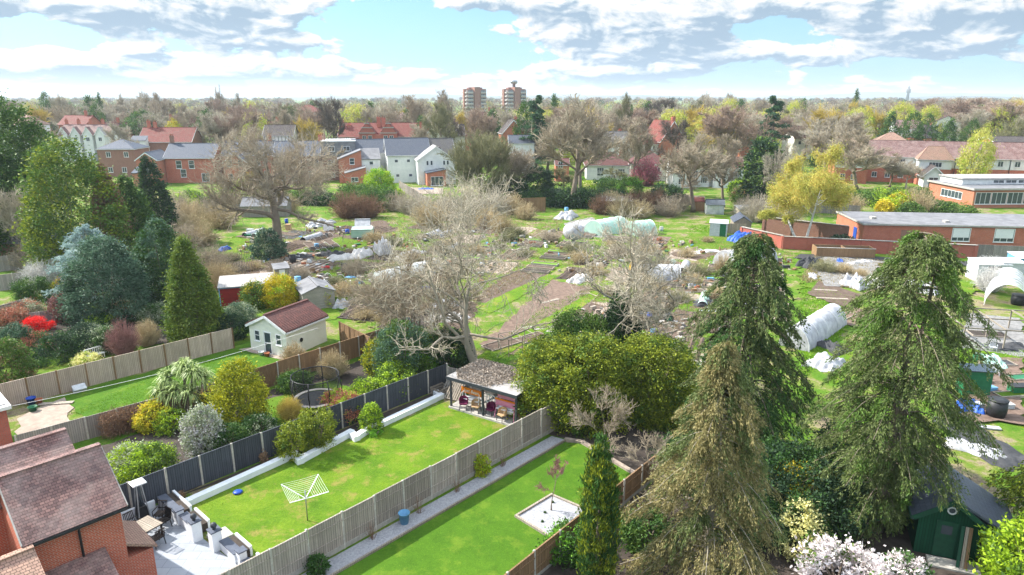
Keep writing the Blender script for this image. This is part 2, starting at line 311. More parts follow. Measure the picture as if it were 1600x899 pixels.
def bare_tree(H, Rc, seed, trunk_h=.28, r0=None, nl=(9, 8, 8, 8), spread=.75, tw=.012, zc=.62, rz=.42, wig=.25, low=0.0, twl=.5, multi=1, droop=0.0, up=.15, lean=(0, 0)):
    """returns (trunk mesh data, crown mesh data): limbs in growing generations kept inside a rounded envelope"""
    rng = np.random.default_rng(seed); r0 = r0 or H * .022; cen = np.array([lean[0] * .8, lean[1] * .8, H * zc]); env = np.array([Rc, Rc, H * rz])
    tv, tf, off = [], [], 0
    def path(p, d, L, n, up_, wg):
        pts = [p]; 
        for i in range(n):
            d = unit(d + rng.normal(size=3) * wg + np.array([0, 0, up_])); p = p + d * L / n; pts.append(p)
        return np.array(pts)
    def clip(p, d, L):
        for _ in range(5):
            e = (p + d * L - cen) / env
            if (e ** 2).sum() > 1: L *= .8
        return L
    mb = MB(); lv = []
    for mt_ in range(multi):
        d0 = np.array([lean[0] / H, lean[1] / H, 1.0]) + (rng.normal(size=3) * .18 if multi > 1 else 0); st = np.array([0., 0, 0]) + (rng.normal(size=3) * [r0 * .9, r0 * .9, 0] if multi > 1 else 0)
        pts = path(st, unit(d0), H * (trunk_h + .34), 7, .08, wig * .35); rr = r0 / (multi ** .5) * np.linspace(1, .38, 8); rr[0] *= 1.35
        mb.tube(pts, rr, 9); lv.append((pts, rr, H * trunk_h))
    g1 = []
    for pts, rr, th in lv:
        for i in range(max(3, nl[0] // multi)):
            t = rng.uniform(.42 if not low else .25, 1.0) ** .9 * 7; k = min(int(t), 6); p = pts[k] + (pts[k + 1] - pts[k]) * (t - k)
            if p[2] < th * .7 and not low: continue
            a = i * 2.4 + rng.uniform(-.5, .5); el_ = rng.uniform(.1, .9) + (t / 7) ** 3 * .5; d = np.array([math.cos(a) * math.cos(el_), math.sin(a) * math.cos(el_), math.sin(el_)])
            L = clip(p, d, Rc * rng.uniform(.75, 1.15)); r = np.interp(t, range(8), rr) * rng.uniform(.45, .7)
            q = path(p, d, L, 6, up * .5, wig); rq = r * np.linspace(1, .28, 7); mb.tube(q, rq, 6, cap=False); g1.append((q, rq))
    g2 = []
    for q, rq in g1:
        Lp = np.linalg.norm(q[-1] - q[0])
        for i in range(nl[1]):
            t = rng.uniform(.25, 1) * 6; k = min(int(t), 5); p = q[k] + (q[k + 1] - q[k]) * (t - k); ax = unit(q[k + 1] - q[k])
            d = unit(ax + unit(rng.normal(size=3)) * spread + np.array([0, 0, up])); L = clip(p, d, Lp * rng.uniform(.35, .65) * (1.1 - t / 12)); r = np.interp(t, range(7), rq) * .6
            w = path(p, d, L, 4, up * .4, wig); g2.append((w, r * np.linspace(1, .35, 5)))
    cm = MB()
    for w, rw in g2: cm.tube(w, np.maximum(rw, tw * 1.4), 4, cap=False)
    # generations three and four, all at once
    def sprout(segA, segB, Lpar, n, lmin, lmax, sp, rpar):
        m_ = len(segA); i = np.repeat(np.arange(m_), n); t = rng.uniform(.1, 1, m_ * n)[:, None]; p = segA[i] * (1 - t) + segB[i] * t; ax = unit(segB[i] - segA[i])
        d = unit(ax + unit(rng.normal(size=p.shape)) * sp + np.array([0, 0, up - droop])); L = Lpar[i] * rng.uniform(lmin, lmax, len(i))
        for _ in range(4):
            e = (((p + d * L[:, None] - cen) / (env * 1.04)) ** 2).sum(1) > 1; L[e] *= .75
        mid = p + d * L[:, None] * .5 + rng.normal(size=p.shape) * L[:, None] * .09; end = p + d * L[:, None] + rng.normal(size=p.shape) * L[:, None] * .12 + np.array([0, 0, .1 - droop]) * L[:, None]
        return p, mid, end, L
    A = np.concatenate([w[:-1] for w, _ in g2]); B = np.concatenate([w[1:] for w, _ in g2]); Lw = np.concatenate([[np.linalg.norm(w[-1] - w[0])] * 4 for w, _ in g2])
    p, md, e, L = sprout(A, B, np.maximum(Lw, H * .05), max(1, nl[2] // 3), .35, .7, spread * 1.0, None)
    v3, f3 = tubes_np(p, md, e, tw * 1.7, tw * 1.2, tw * .8)
    A2 = np.concatenate([p, md]); B2 = np.concatenate([md, e]); L2 = np.concatenate([L, L])
    p4, m4, e4, L4 = sprout(A2, B2, np.maximum(L2, H * .03), max(1, nl[3] // 2), .3 * twl * 2, .7 * twl * 2, spread * 1.05, None)
    v4, f4 = tubes_np(p4, m4, e4, tw * .9, tw * .75, tw * .5)
    cv = np.array(cm.v); cf = np.array([f for f in cm.f if len(f) == 4])
    verts = np.concatenate([cv, v3, v4]); faces = np.concatenate([cf, f3 + len(cv), f4 + len(cv) + len(v3)])
    return mb, verts, faces, e4
def make_bare(name, label, loc, H, Rc, seed, mats=('bark', 'twig'), group=None, cat='tree', extra=None, **kw):
    mb, v, f, tips = bare_tree(H, Rc, seed, **kw); o = thing(name, label, cat, loc, 0, group)
    mb.obj('trunk', mats[0], o); link('crown', idx_mesh('crown', v, f, [mats[1]]), o)
    if extra:      # new leaves or blossom on the twigs: (part name, material, per twig, size)
        pn, mt_, n, sz = extra; rng = np.random.default_rng(seed + 5); P = np.repeat(tips, n, 0); P = P + rng.normal(size=P.shape) * sz * 1.4
        link(pn, np_mesh(pn, rhombs(P, rng.normal(size=P.shape) + [0, 0, -.4], rng.normal(size=P.shape), sz, sz * .6), 4, [mt_]), o)
    return o
# ---------------------------------------------------------------- conifers with drooping boughs
def weeping_conifer(name, label, loc, H, Rb, seed, mats, nb=130, ns=30, nq=13, prof=((0, .75), (.15, 1), (.5, .72), (.8, .36), (1, .05)), drp=.55, L=.42, Wd=.11, bare=.25, trunkr=.28, cut=None, up=.35, group=None, fork=0, SL=.6, z0=.06, flat=False, bough=.03):
    rng = np.random.default_rng(seed); o = thing(name, label, 'tree', loc, 0, group); hs = [p[0] for p in prof]; rs = [p[1] for p in prof]; lc = unit(rng.normal(size=(26, 3))); la = rng.uniform(-.75, .6, 26)
    tr = MB(); tops = [(0, 0)] + ([(1.0, .3)] if fork else [])
    for fx, fy in tops: tr.tube([(fx * .2 * k / 6 * 5, fy * k / 6, H * .97 * k / 6) for k in range(7)], [trunkr * (1 - .15 * k) for k in range(7)], 8)
    cs, Ds, Bs, Bm = [], [], [], []
    for i in range(nb):
        hf = z0 + (1 - z0) * (i + rng.uniform(0, 1)) / nb; hf = min(hf, .985); a = i * 2.399 + rng.uniform(-.7, .7); ld = np.array([math.cos(a), math.sin(a), (hf - .5) * 3.4]); ld /= np.linalg.norm(ld); r = np.interp(hf, hs, rs) * Rb * rng.uniform(.55, 1.15) * (1 + (np.exp((lc @ ld - 1) * 9) * la).sum() * .5); bs = rng.uniform(.55, 1.35); r *= .42 if cut and hf < cut[2] and math.cos(a) * cut[0] + math.sin(a) * cut[1] > .25 else 1; od = np.array([math.cos(a), math.sin(a), 0]); sd = np.array([-od[1], od[0], 0])
        z = hf * H; k = 6; ts = np.linspace(0, 1, k + 1); upk = up * (1 - .3 * hf); pts = [od * r * t + np.array([0, 0, z + r * (upk * t - (drp * t * t if not flat else .12 * t))]) for t in ts]
        if pts[-1][2] < .3: pts = [np.array([p[0], p[1], max(p[2], .3)]) for p in pts]
        tr.tube(pts, [max(.014, bough * (1 + r / 4) * (1 - .85 * t)) for t in ts], 4, cap=False)
        t = rng.uniform(bare, 1.02, ns) ** .85; lat = rng.uniform(-1, 1, ns) * (1.08 - t) * .55 * r; lat = np.where(rng.uniform(size=ns) < .35, lat * .3, lat)
        c = od[None] * (r * (t - np.abs(lat) / max(r, .1) * .25))[:, None] + sd[None] * lat[:, None]; c[:, 2] = z + r * (upk * t - (drp * t * t if not flat else .12 * t)) - np.abs(lat) * (.35 if not flat else .05) + rng.normal(size=ns) * .05
        dd = od[None] * .55 + sd[None] * np.sign(lat)[:, None] * .45 + rng.normal(size=(ns, 3)) * .25; dd[:, 2] += (-.75 if not flat else -.05)
        cs.append(c); Ds.append(dd); Bs.append(np.full(ns, bs)); Bm.append(np.full(ns, rng.uniform() < .22))
    c = np.concatenate(cs); D = unit(np.concatenate(Ds)); P = np.repeat(c, nq, 0); D = np.repeat(D, nq, 0); j = rng.uniform(0, 1, len(P))[:, None]
    bsz = np.repeat(np.concatenate(Bs), nq)[:, None]; P = P + D * j * SL * bsz * np.repeat(rng.uniform(.35, 1.4, (len(c), 1)), nq, 0) + rng.normal(size=P.shape) * (.03 + .05 * (1 - j)); P[:, 2] -= j[:, 0] ** 2 * .12; P[:, 2] = np.maximum(P[:, 2], .05); D = D + rng.normal(size=D.shape) * .24
    q = rhombs(P, D, rng.normal(size=P.shape), L * rng.uniform(.5, 1.2, len(P)), Wd * rng.uniform(.6, 1.4, len(P)))
    mi = None
    if len(mats) > 2: mi = np.repeat((rng.uniform(size=len(c)) < .12) | np.concatenate(Bm), nq).astype('i')
    tr.obj('trunk', mats[0], o); link('crown', np_mesh('crown', q, 4, list(mats[1:]), mi), o); return o
def shrub(name, label, loc, H, Rr, seed, mats, cat='shrub', n=1.0, leaf=.11, prof=None, amp=.35, group=None, sq=(1, 1), wfrac=0, up=.2, out=.5, cr=None, stems=True, aspect=.55, rnd=.8, base=.0):
    prof = prof or [(0, .7), (.15, .92), (.45, 1), (.75, .8), (.93, .45), (1, .15)]; prof = [(a, b * Rr) for a, b in prof]; o = thing(name, label, cat, loc, 0, group)
    area = 2 * math.pi * Rr * H + 3 * Rr * Rr; cr = cr or max(.16, min(.5, Rr * .22)); prof = [(a, max(.02, b * (Rr - .45 * cr) / Rr)) for a, b in prof]; ncl = int(max(20, area * 1.5 / (cr * cr * 2.2) * n)); nl = int(max(8, 1.15 * cr * cr * 3.5 / (leaf * leaf * aspect)))
    while ncl * nl > 42000: nl = int(nl * .8)
    link('foliage', foliage('foliage', mats, prof, H - base, ncl, nl, cr, leaf * 1.3, leaf * 1.3 * aspect, seed, amp, base, out, up, rnd, wfrac=wfrac, sq=sq), o)
    if stems:
        rng = random.Random(seed); mb = MB()
        for i in range(6):
            a = i * 1.05 + rng.random(); mb.tube([(.06 * math.cos(a), .06 * math.sin(a), 0), (Rr * .3 * math.cos(a), Rr * .3 * math.sin(a), H * .4), (Rr * .55 * math.cos(a) * sq[0], Rr * .55 * math.sin(a) * sq[1], H * .75)], [.05, .035, .012], 4, cap=False)
        mb.obj('stem', 'bark', o)
    return o
def twiggy(name, label, loc, H, Rr, seed, mat, n=900, cat='shrub', group=None, tw=.012, sq=(1, 1), arch=.5, extra=None):
    """a leafless bush: many arching stems and side twigs"""
    rng = np.random.default_rng(seed); o = thing(name, label, cat, loc, 0, group); a = rng.uniform(0, 2 * math.pi, n); r = Rr * rng.uniform(.1, 1, n) ** .7; s = rng.uniform(0, 1, n)[:, None]; b0 = np.stack([np.cos(a) * r * .35 * sq[0], np.sin(a) * r * .35 * sq[1], np.zeros(n)], 1)
    hz = H * rng.uniform(.35, 1.12, n) * np.sqrt(np.maximum(0.08, 1 - (r / Rr) ** 2 * .8)); e = np.stack([np.cos(a) * r * sq[0], np.sin(a) * r * sq[1], hz], 1); m1 = (b0 + e) / 2 + np.array([0, 0, 1]) * hz[:, None] * arch * .4 + rng.normal(size=e.shape) * Rr * .05
    v, f = tubes_np(b0, m1, e, tw, tw * .8, tw * .5); k = 4; A = np.repeat(m1, k, 0); B = np.repeat(e, k, 0); t = rng.uniform(-.6, 1, n * k)[:, None]; p = A * (1 - t) + B * t; L = Rr * .28 * rng.uniform(.4, 1, n * k)[:, None]; d = unit(rng.normal(size=p.shape) + [0, 0, .35]); p[:, 2] = np.maximum(p[:, 2], .05)
    v2, f2 = tubes_np(p, p + d * L * .5 + rng.normal(size=p.shape) * L * .08, p + d * L, tw * .6, tw * .5, tw * .35)
    link('twigs', idx_mesh('twigs', np.concatenate([v, v2]), np.concatenate([f, f2 + len(v)]), [mat]), o)
    if extra:
        pn, mt_, q, sz = extra; P = np.repeat(p + d * L, q, 0); P = P + rng.normal(size=P.shape) * sz * 1.3; link(pn, np_mesh(pn, rhombs(P, rng.normal(size=P.shape), rng.normal(size=P.shape), sz, sz * .7), 4, [mt_]), o)
    return o
# ---------------------------------------------------------------- buildings
def window(root, x, y, z, nx, ny, w, h, nv=1, nh=1, fr='upvc', door=False, glass='glass', name=None, split=None):
    """frame round a pane, base centre at (x, y, z) on a wall whose outward direction is (nx, ny)"""
    t = Vector((-ny, nx, 0)); n = Vector((nx, ny, 0)); c = Vector((x, y, z)); mb = MB(); fw = min(.08, w * .09)
    def slab(a0, a1, z0, z1, d0, d1):
        ps = [c + t * a0 + n * d0, c + t * a1 + n * d0, c + t * a1 + n * d1, c + t * a0 + n * d1]; mb.prism([(p.x, p.y) for p in ps], z + z0, z + z1)
    slab(-w / 2, -w / 2 + fw, 0, h, -.02, .06); slab(w / 2 - fw, w / 2, 0, h, -.02, .06); slab(-w / 2 + fw, w / 2 - fw, h - fw, h, -.02, .06); slab(-w / 2 + fw, w / 2 - fw, 0, fw, -.02, .06)
    if not door: slab(-w / 2 - .05, w / 2 + .05, -.06, 0, -.02, .12)
    for i in range(1, nv): a = -w / 2 + w * i / nv; slab(a - fw * .4, a + fw * .4, fw, h - fw, -.02, .05)
    for i in range(1, nh): b = h * (split if split else i / nh); slab(-w / 2 + fw, w / 2 - fw, b - fw * .4, b + fw * .4, -.02, .045)
    o = mb.obj(name or ('door' if door else 'window'), fr, root); mb = MB(); ps = [c + t * (-w / 2 + fw) + n * .012, c + t * (w / 2 - fw) + n * .012]
    mb.add([(ps[0].x, ps[0].y, z + fw), (ps[1].x, ps[1].y, z + fw), (ps[1].x, ps[1].y, z + h - fw), (ps[0].x, ps[0].y, z + h - fw)], [(0, 1, 2, 3)]); mb.obj('pane', glass, o); return o
def block(root, x0, x1, y0, y1, eave, ridge, kind, wall, roof, oh=.25, z0=0, trim='upvc', rt=.14, hipx=None, wallname='wall', split_ridge=None):
    mb = MB(); A, B = (x0 + x1) / 2, (y0 + y1) / 2
    if kind in ('gx', 'hip', 'flat', 'gy', 'pyr'): mb.box(x0, x1, y0, y1, z0, eave)
    if kind == 'gx':
        for x, s in ((x0, 1), (x1, -1)): mb.add([(x, y0, eave), (x, y1, eave), (x, B, ridge)], [(0, 2, 1) if s == 1 else (0, 1, 2)])
        mb.add([(x0, y0, eave), (x1, y0, eave), (x1, B, ridge - .02), (x0, B, ridge - .02), (x0, y1, eave), (x1, y1, eave)], [(0, 1, 2, 3), (3, 2, 5, 4)])
    if kind == 'gy':
        for y, s in ((y0, 1), (y1, -1)): mb.add([(x0, y, eave), (x1, y, eave), (A, y, ridge)], [(0, 1, 2) if s == 1 else (0, 2, 1)])
        mb.add([(x0, y0, eave), (x0, y1, eave), (A, y1, ridge - .02), (A, y0, ridge - .02), (x1, y0, eave), (x1, y1, eave)], [(3, 2, 1, 0), (4, 5, 2, 3)])
    if kind in ('mx', 'my'):    # single slope: ridge is the height on the far side
        if kind == 'my': mb.add([(x0, y0, z0), (x1, y0, z0), (x1, y1, z0), (x0, y1, z0), (x0, y0, eave), (x1, y0, eave), (x1, y1, ridge), (x0, y1, ridge)], [(0, 3, 2, 1), (4, 5, 6, 7), (0, 1, 5, 4), (1, 2, 6, 5), (2, 3, 7, 6), (3, 0, 4, 7)])
        else: mb.add([(x0, y0, z0), (x1, y0, z0), (x1, y1, z0), (x0, y1, z0), (x0, y0, eave), (x1, y0, ridge), (x1, y1, ridge), (x0, y1, eave)], [(0, 3, 2, 1), (4, 5, 6, 7), (0, 1, 5, 4), (1, 2, 6, 5), (2, 3, 7, 6), (3, 0, 4, 7)])
    mb.obj(wallname, wall, root); r = MB(); T = rt
    def slope(a, b, c, d):      # eave a-b, ridge c-d as a slab
        n = (Vector(b) - Vector(a)).cross(Vector(d) - Vector(a)).normalized(); n = n if n.z > 0 else -n; lo = [Vector(p) + n * .02 for p in (a, b, c, d)]; hi = [p + n * T for p in lo]
        if len({tuple(round(k, 3) for k in p) for p in lo}) == 3: lo = lo[:3]; hi = hi[:3]
        k = len(lo); r.add(lo + hi, [tuple(range(k - 1, -1, -1)), tuple(range(k, 2 * k))] + [(i, (i + 1) % k, k + (i + 1) % k, k + i) for i in range(k)])
    if kind == 'gx':
        dz = (ridge - eave) / (B - y0) * oh; slope((x0 - oh, y0 - oh, eave - dz), (x1 + oh, y0 - oh, eave - dz), (x1 + oh, B, ridge), (x0 - oh, B, ridge)); slope((x1 + oh, y1 + oh, eave - dz), (x0 - oh, y1 + oh, eave - dz), (x0 - oh, B, ridge), (x1 + oh, B, ridge)); r.bar((x0 - oh, B, ridge + T), (x1 + oh, B, ridge + T), .26, .16)
    if kind == 'gy':
        dz = (ridge - eave) / (A - x0) * oh; slope((x0 - oh, y1 + oh, eave - dz), (x0 - oh, y0 - oh, eave - dz), (A, y0 - oh, ridge), (A, y1 + oh, ridge)); slope((x1 + oh, y0 - oh, eave - dz), (x1 + oh, y1 + oh, eave - dz), (A, y1 + oh, ridge), (A, y0 - oh, ridge)); r.bar((A, y0 - oh, ridge + T), (A, y1 + oh, ridge + T), .26, .16)
    if kind in ('hip', 'pyr'):
        X0, X1, Y0, Y1 = x0 - oh, x1 + oh, y0 - oh, y1 + oh; hp = min((X1 - X0) / 2, (Y1 - Y0) / 2)
        if X1 - X0 >= Y1 - Y0: e1, e2 = (X0 + hp, B, ridge), (X1 - hp, B, ridge)
        else: e1, e2 = (A, Y0 + hp, ridge), (A, Y1 - hp, ridge)
        c4 = [(X0, Y0, eave), (X1, Y0, eave), (X1, Y1, eave), (X0, Y1, eave)]
        if X1 - X0 >= Y1 - Y0: slope(c4[0], c4[1], e2, e1); slope(c4[2], c4[3], e1, e2); slope(c4[3], c4[0], e1, e1); slope(c4[1], c4[2], e2, e2)
        else: slope(c4[0], c4[1], e1, e1); slope(c4[2], c4[3], e2, e2); slope(c4[3], c4[0], e1, e2); slope(c4[1], c4[2], e2, e1)
        r.bar(Vector(e1) + Vector((0, 0, T)), Vector(e2) + Vector((0, .01, T)), .26, .14)
    if kind == 'flat': r.box(x0 - oh, x1 + oh, y0 - oh, y1 + oh, eave + .003, eave + .22)
    if kind == 'my': slope((x0 - oh, y0 - oh, eave), (x1 + oh, y0 - oh, eave), (x1 + oh, y1 + oh * .2, ridge), (x0 - oh, y1 + oh * .2, ridge))
    if kind == 'mx': slope((x0 - oh, y1 + oh, eave), (x0 - oh, y0 - oh, eave), (x1 + oh * .2, y0 - oh, ridge), (x1 + oh * .2, y1 + oh, ridge))
    ro = r.obj('roof', roof, root)
    if trim and kind in ('gx', 'hip', 'gy'):
        g = MB()
        if kind != 'gy':
            for y in (y0 - oh - .05, y1 + oh + .05): g.bar((x0 - oh, y, eave - .14 * (kind == 'gx')), (x1 + oh, y, eave - .14 * (kind == 'gx')), .11, .11)
        if kind != 'gx':
            for x in (x0 - oh - .05, x1 + oh + .05): g.bar((x, y0 - oh, eave - .14 * (kind == 'gy')), (x, y1 + oh, eave - .14 * (kind == 'gy')), .11, .11)
        if kind == 'gy': 
            for sx in (-1, 1):
                for y in (y0 - oh - .02,): g.bar((A + sx * ((x1 - x0) / 2 + oh), y, eave - .12), (A, y, ridge + .0), .05, .22)
        if kind == 'gx':
            for x in (x0 - oh - .02, x1 + oh + .02):
                for sy in (-1, 1): g.bar((x, B + sy * ((y1 - y0) / 2 + oh), eave - .12), (x, B, ridge), .05, .22)
        g.obj('gutter', trim, root)
    return ro
def chimney(root, x, y, z0, z1, w=.9, d=.6, mat='brick_red', pots=2):
    mb = MB(); mb.box(x - w / 2, x + w / 2, y - d / 2, y + d / 2, z0, z1); mb.box(x - w / 2 - .06, x + w / 2 + .06, y - d / 2 - .06, y + d / 2 + .06, z1 - .35, z1 - .15); o = mb.obj('chimney', mat, root)
    for i in range(pots):
        p = MB(); p.lathe([(.13, 0), (.11, .4), (.14, .45)], (x - w / 2 + w * (i + .5) / pots, y, z1), 8); p.obj('chimney_pot', 'terracotta', o)
def fence(name, label, p0, p1, h, n, panel, post, style='vert', pw=.1, board=.0, cat='fence', posth=.05, rails=0, group=None, inter=0, cap=True):
    p0 = Vector((p0[0], p0[1], 0)); p1 = Vector((p1[0], p1[1], 0)); d = p1 - p0; L = d.length; rz = math.atan2(d.y, d.x); root = thing(name, label, cat, p0, rz, group); step = L / n
    pm = MB(); w = step - pw
    if style == 'vert':
        nb = max(3, int(w / .11)); bw = w / nb
        for i in range(nb): o_ = .006 if i % 2 else -.004; pm.box(pw / 2 + i * bw + .001, pw / 2 + (i + 1) * bw - .003, -.014 + o_, .012 + o_, board, h)
    elif style == 'feather':
        nb = max(3, int((h - board) / .13)); bh = (h - board) / nb
        for i in range(nb): z = board + i * bh; pm.add([(pw / 2, -.03, z), (pw / 2 + w, -.03, z), (pw / 2 + w, -.008, z + bh * 1.1), (pw / 2, -.008, z + bh * 1.1), (pw / 2, .02, z), (pw / 2 + w, .02, z), (pw / 2 + w, .012, z + bh * 1.1), (pw / 2, .012, z + bh * 1.1)], [(0, 1, 2, 3), (5, 4, 7, 6), (3, 2, 6, 7), (0, 4, 5, 1)])
        for k in range(3): x = pw / 2 + w * (k + .5) / 3 + (k - 1) * w * .1; pm.box(x - .02, x + .02, -.05, -.02, board, h)
    if rails:
        for k in range(rails): z = board + (h - board) * (k + .6) / (rails + .1); pm.box(pw / 2, pw / 2 + w, -.05, -.019, z - .03, z + .03)
    if cap: pm.box(pw / 2, pw / 2 + w, -.035, .035, h, h + .03)
    me = pm.mesh('panel', [MATS[panel]]); po = MB(); po.box(-pw / 2, pw / 2, -pw / 2, pw / 2, 0, h + posth); po.add([(-pw / 2, -pw / 2, h + posth), (pw / 2, -pw / 2, h + posth), (pw / 2, pw / 2, h + posth), (-pw / 2, pw / 2, h + posth), (0, 0, h + posth + .03)], [(0, 1, 4), (1, 2, 4), (2, 3, 4), (3, 0, 4)]); pme = po.mesh('post', [MATS[post]])
    gm_ = None
    if board: g = MB(); g.box(pw / 2, pw / 2 + w, -.03, .025, 0, board - .002); gm_ = g.mesh('gravel_board', [MATS['concrete']])
    rng = random.Random(hash(round(p0.x * 7)) & 255)
    for i in range(n):
        q = link('panel', me, root, (i * step, 0, 0)); q.rotation_euler.x = R(rng.uniform(-.7, .7)); q.location.z = rng.uniform(-.01, .015)
        if gm_: link('gravel_board', gm_, root, (i * step, 0, 0))
    for i in range(n + 1): q = link('post', pme, root, (i * step, 0, 0)); q.rotation_euler = (R(rng.uniform(-1, 1)), R(rng.uniform(-1, 1)), 0)
    return root
# ---------------------------------------------------------------- the materials of this place
brick('brick_red', (.56, .11, .05), (.42, .08, .04), (.46, .32, .25)); brick('brick_orange', (.60, .17, .08), (.48, .12, .06), (.35, .26, .2)); brick('brick_brown', (.36, .16, .11), (.28, .12, .08), (.25, .2, .17))
brick('brick_wall_red', (.55, .12, .08), (.44, .09, .06), (.3, .2, .16), stain=.25)
tiles('tile_brown', (.27, .15, .13), (.13, .075, .07), moss=(.36, .28, .25), mossy=.5); tiles('tile_dark', (.085, .065, .065), (.06, .048, .05), mossy=.3); tiles('tile_red', (.26, .06, .045), (.19, .045, .035), mossy=.3)
tiles('tile_slate', (.085, .10, .135), (.07, .085, .115), moss=(.11, .12, .13), tw=.3, th=.25, mossy=.3, rough=.5); tiles('tile_tan', (.42, .26, .19), (.34, .20, .15), mossy=.35); tiles('tile_maroon', (.15, .06, .05), (.10, .045, .04), moss=(.1, .06, .05), tw=.33, th=.33, mossy=.2); tiles('tile_grey', (.15, .14, .14), (.11, .105, .11), mossy=.4)
plain('render_white', (.78, .78, .76), (.66, .67, .66), 1.2, .8); plain('render_cream', (.80, .79, .70), (.72, .71, .62), 1.0, .8); plain('upvc', (.80, .80, .80), (.74, .74, .75), 5, .35); plain('concrete', (.42, .39, .34), (.30, .28, .25), 4, .9); plain('conc_post', (.52, .48, .42), (.36, .33, .29), 5, .9)
plain('asphalt', (.055, .055, .058), (.045, .045, .05), 3, .9); plain('felt_grey', (.22, .22, .23), (.14, .14, .15), .8, .9); plain('felt_pale', (.42, .40, .38), (.28, .26, .25), 1.0, .9); plain('black_metal', (.02, .02, .022), (.03, .03, .032), 6, .4, metal=.4); plain('grey_metal', (.3, .31, .33), (.4, .41, .42), 6, .35, metal=.7); plain('anthracite', (.045, .05, .06), (.035, .04, .05), 5, .5)
plain('terracotta', (.42, .14, .06), (.3, .1, .05), 6, .8); plain('white_paint', (.80, .82, .84), (.70, .73, .77), 1.5, .7); plain('slate_cap', (.10, .115, .15), (.07, .08, .11), 4, .6); plain('plastic_blue', (.02, .08, .42), (.015, .06, .32), 5, .4); plain('plastic_sky', (.16, .38, .58), (.12, .3, .5), 5, .5); plain('plastic_green', (.02, .16, .07), (.015, .12, .05), 5, .5); plain('plastic_black', (.018, .02, .022), (.03, .03, .033), 6, .5)
plain('plastic_white', (.58, .60, .62), (.42, .44, .45), 5, .5); plain('plastic_red', (.5, .03, .02), (.35, .02, .02), 5, .5); plain('tarp_white', (.50, .50, .52), (.30, .30, .32), 1.6, .6, bs=.5); plain('tarp_black', (.03, .032, .035), (.07, .07, .075), 1.6, .85, bs=.5); plain('tarp_blue', (.03, .12, .5), (.02, .08, .35), 2, .45, bs=.5); plain('tarp_green', (.03, .16, .10), (.02, .1, .07), 2, .5, bs=.5); plain('fleece', (.66, .63, .60), (.48, .45, .43), 1.2, .85, bs=.5)
plain('soil', (.085, .055, .04), (.14, .10, .075), 1.4, .95, bs=.8); plain('dark_soil', (.035, .027, .022), (.07, .055, .045), 1.6, .95, bs=.8); plain('wood_chip', (.21, .145, .11), (.12, .08, .06), 2.5, .95, bs=.8); plain('gravel_pale', (.42, .42, .44), (.27, .27, .29), 9, .9, bs=.9); plain('rubble_grey', (.28, .27, .26), (.16, .155, .15), 3, .95, bs=.8)
plain('red_paint', (.45, .03, .025), (.35, .025, .02), 3, .6); plain('green_paint', (.012, .075, .038), (.009, .055, .03), 3, .6); plain('orange_panel', (.75, .20, .01), (.68, .17, .01), 4, .6); plain('pink_panel', (.68, .25, .38), (.6, .2, .32), 4, .6); plain('rattan_beige', (.55, .36, .2), (.42, .27, .15), 14, .8); plain('velvet_purple', (.16, .015, .07), (.12, .012, .05), 9, .8); plain('rattan_dark', (.02, .016, .015), (.035, .03, .028), 14, .9, spec=.05)
plain('stone_pale', (.46, .43, .39), (.34, .32, .29), 2.5, .9); plain('skip_yellow', (.6, .38, .02), (.5, .3, .02), 4, .6); plain('path_beige', (.38, .31, .25), (.28, .22, .18), 2.2, .95, bs=.6)
for n_, a_, b_ in (('board_weathered', (.44, .39, .34), (.35, .31, .27)), ('board_beige', (.52, .44, .36), (.43, .36, .29)), ('board_brown', (.30, .19, .105), (.24, .15, .08)), ('board_dark', (.08, .09, .11), (.065, .075, .092)), ('board_grey', (.38, .35, .32), (.29, .27, .25)), ('board_green', (.010, .07, .036), (.008, .055, .028))): boards(n_, a_, b_)
boards('board_slat', (.42, .37, .31), (.33, .29, .24), w=.1, vert=True); boards('shed_slat', (.36, .34, .31), (.28, .265, .245), w=.13, vert=False); boards('red_slat', (.36, .03, .022), (.3, .025, .02), w=.13, vert=False)
mt, N = newmat('glass'); finish(N, (.05, .065, .08), .08, spec=.7)
mt, N = newmat('net'); t = N('ShaderNodeBsdfTransparent'); b = N('ShaderNodeBsdfPrincipled', {'Base Color': (.02, .02, .022, 1), 'Roughness': .9}); N('ShaderNodeOutputMaterial', {0: N('ShaderNodeMixShader', {0: .42, 1: t.outputs[0], 2: b.outputs[0]}).outputs[0]})
mt, N = newmat('polythene'); t = N('ShaderNodeBsdfTransparent', {0: (.93, .95, .95, 1)}); tl = N('ShaderNodeBsdfTranslucent', {0: (.8, .84, .85, 1)}); o = N('ShaderNodeTexCoord').outputs['Object']; b = N('ShaderNodeBsdfPrincipled', {'Base Color': mix(N, noise(N, o, 2, 5), (.55, .57, .57), (.85, .88, .9)), 'Roughness': .35}); x1 = N('ShaderNodeMixShader', {0: .35, 1: b.outputs[0], 2: tl.outputs[0]}); N('ShaderNodeOutputMaterial', {0: N('ShaderNodeMixShader', {0: N('ShaderNodeMapRange', {0: noise(N, o, 1.2, 5), 1: .35, 2: .65, 3: .55, 4: .9}).outputs[0], 1: t.outputs[0], 2: x1.outputs[0]}).outputs[0]})
mt, N = newmat('green_net'); t = N('ShaderNodeBsdfTransparent'); o = N('ShaderNodeTexCoord').outputs['Object']; b = N('ShaderNodeBsdfPrincipled', {'Base Color': mix(N, noise(N, o, 1.5, 5), (.22, .46, .36), (.52, .64, .58)), 'Roughness': .7}); N('ShaderNodeOutputMaterial', {0: N('ShaderNodeMixShader', {0: .85, 1: t.outputs[0], 2: b.outputs[0]}).outputs[0]})
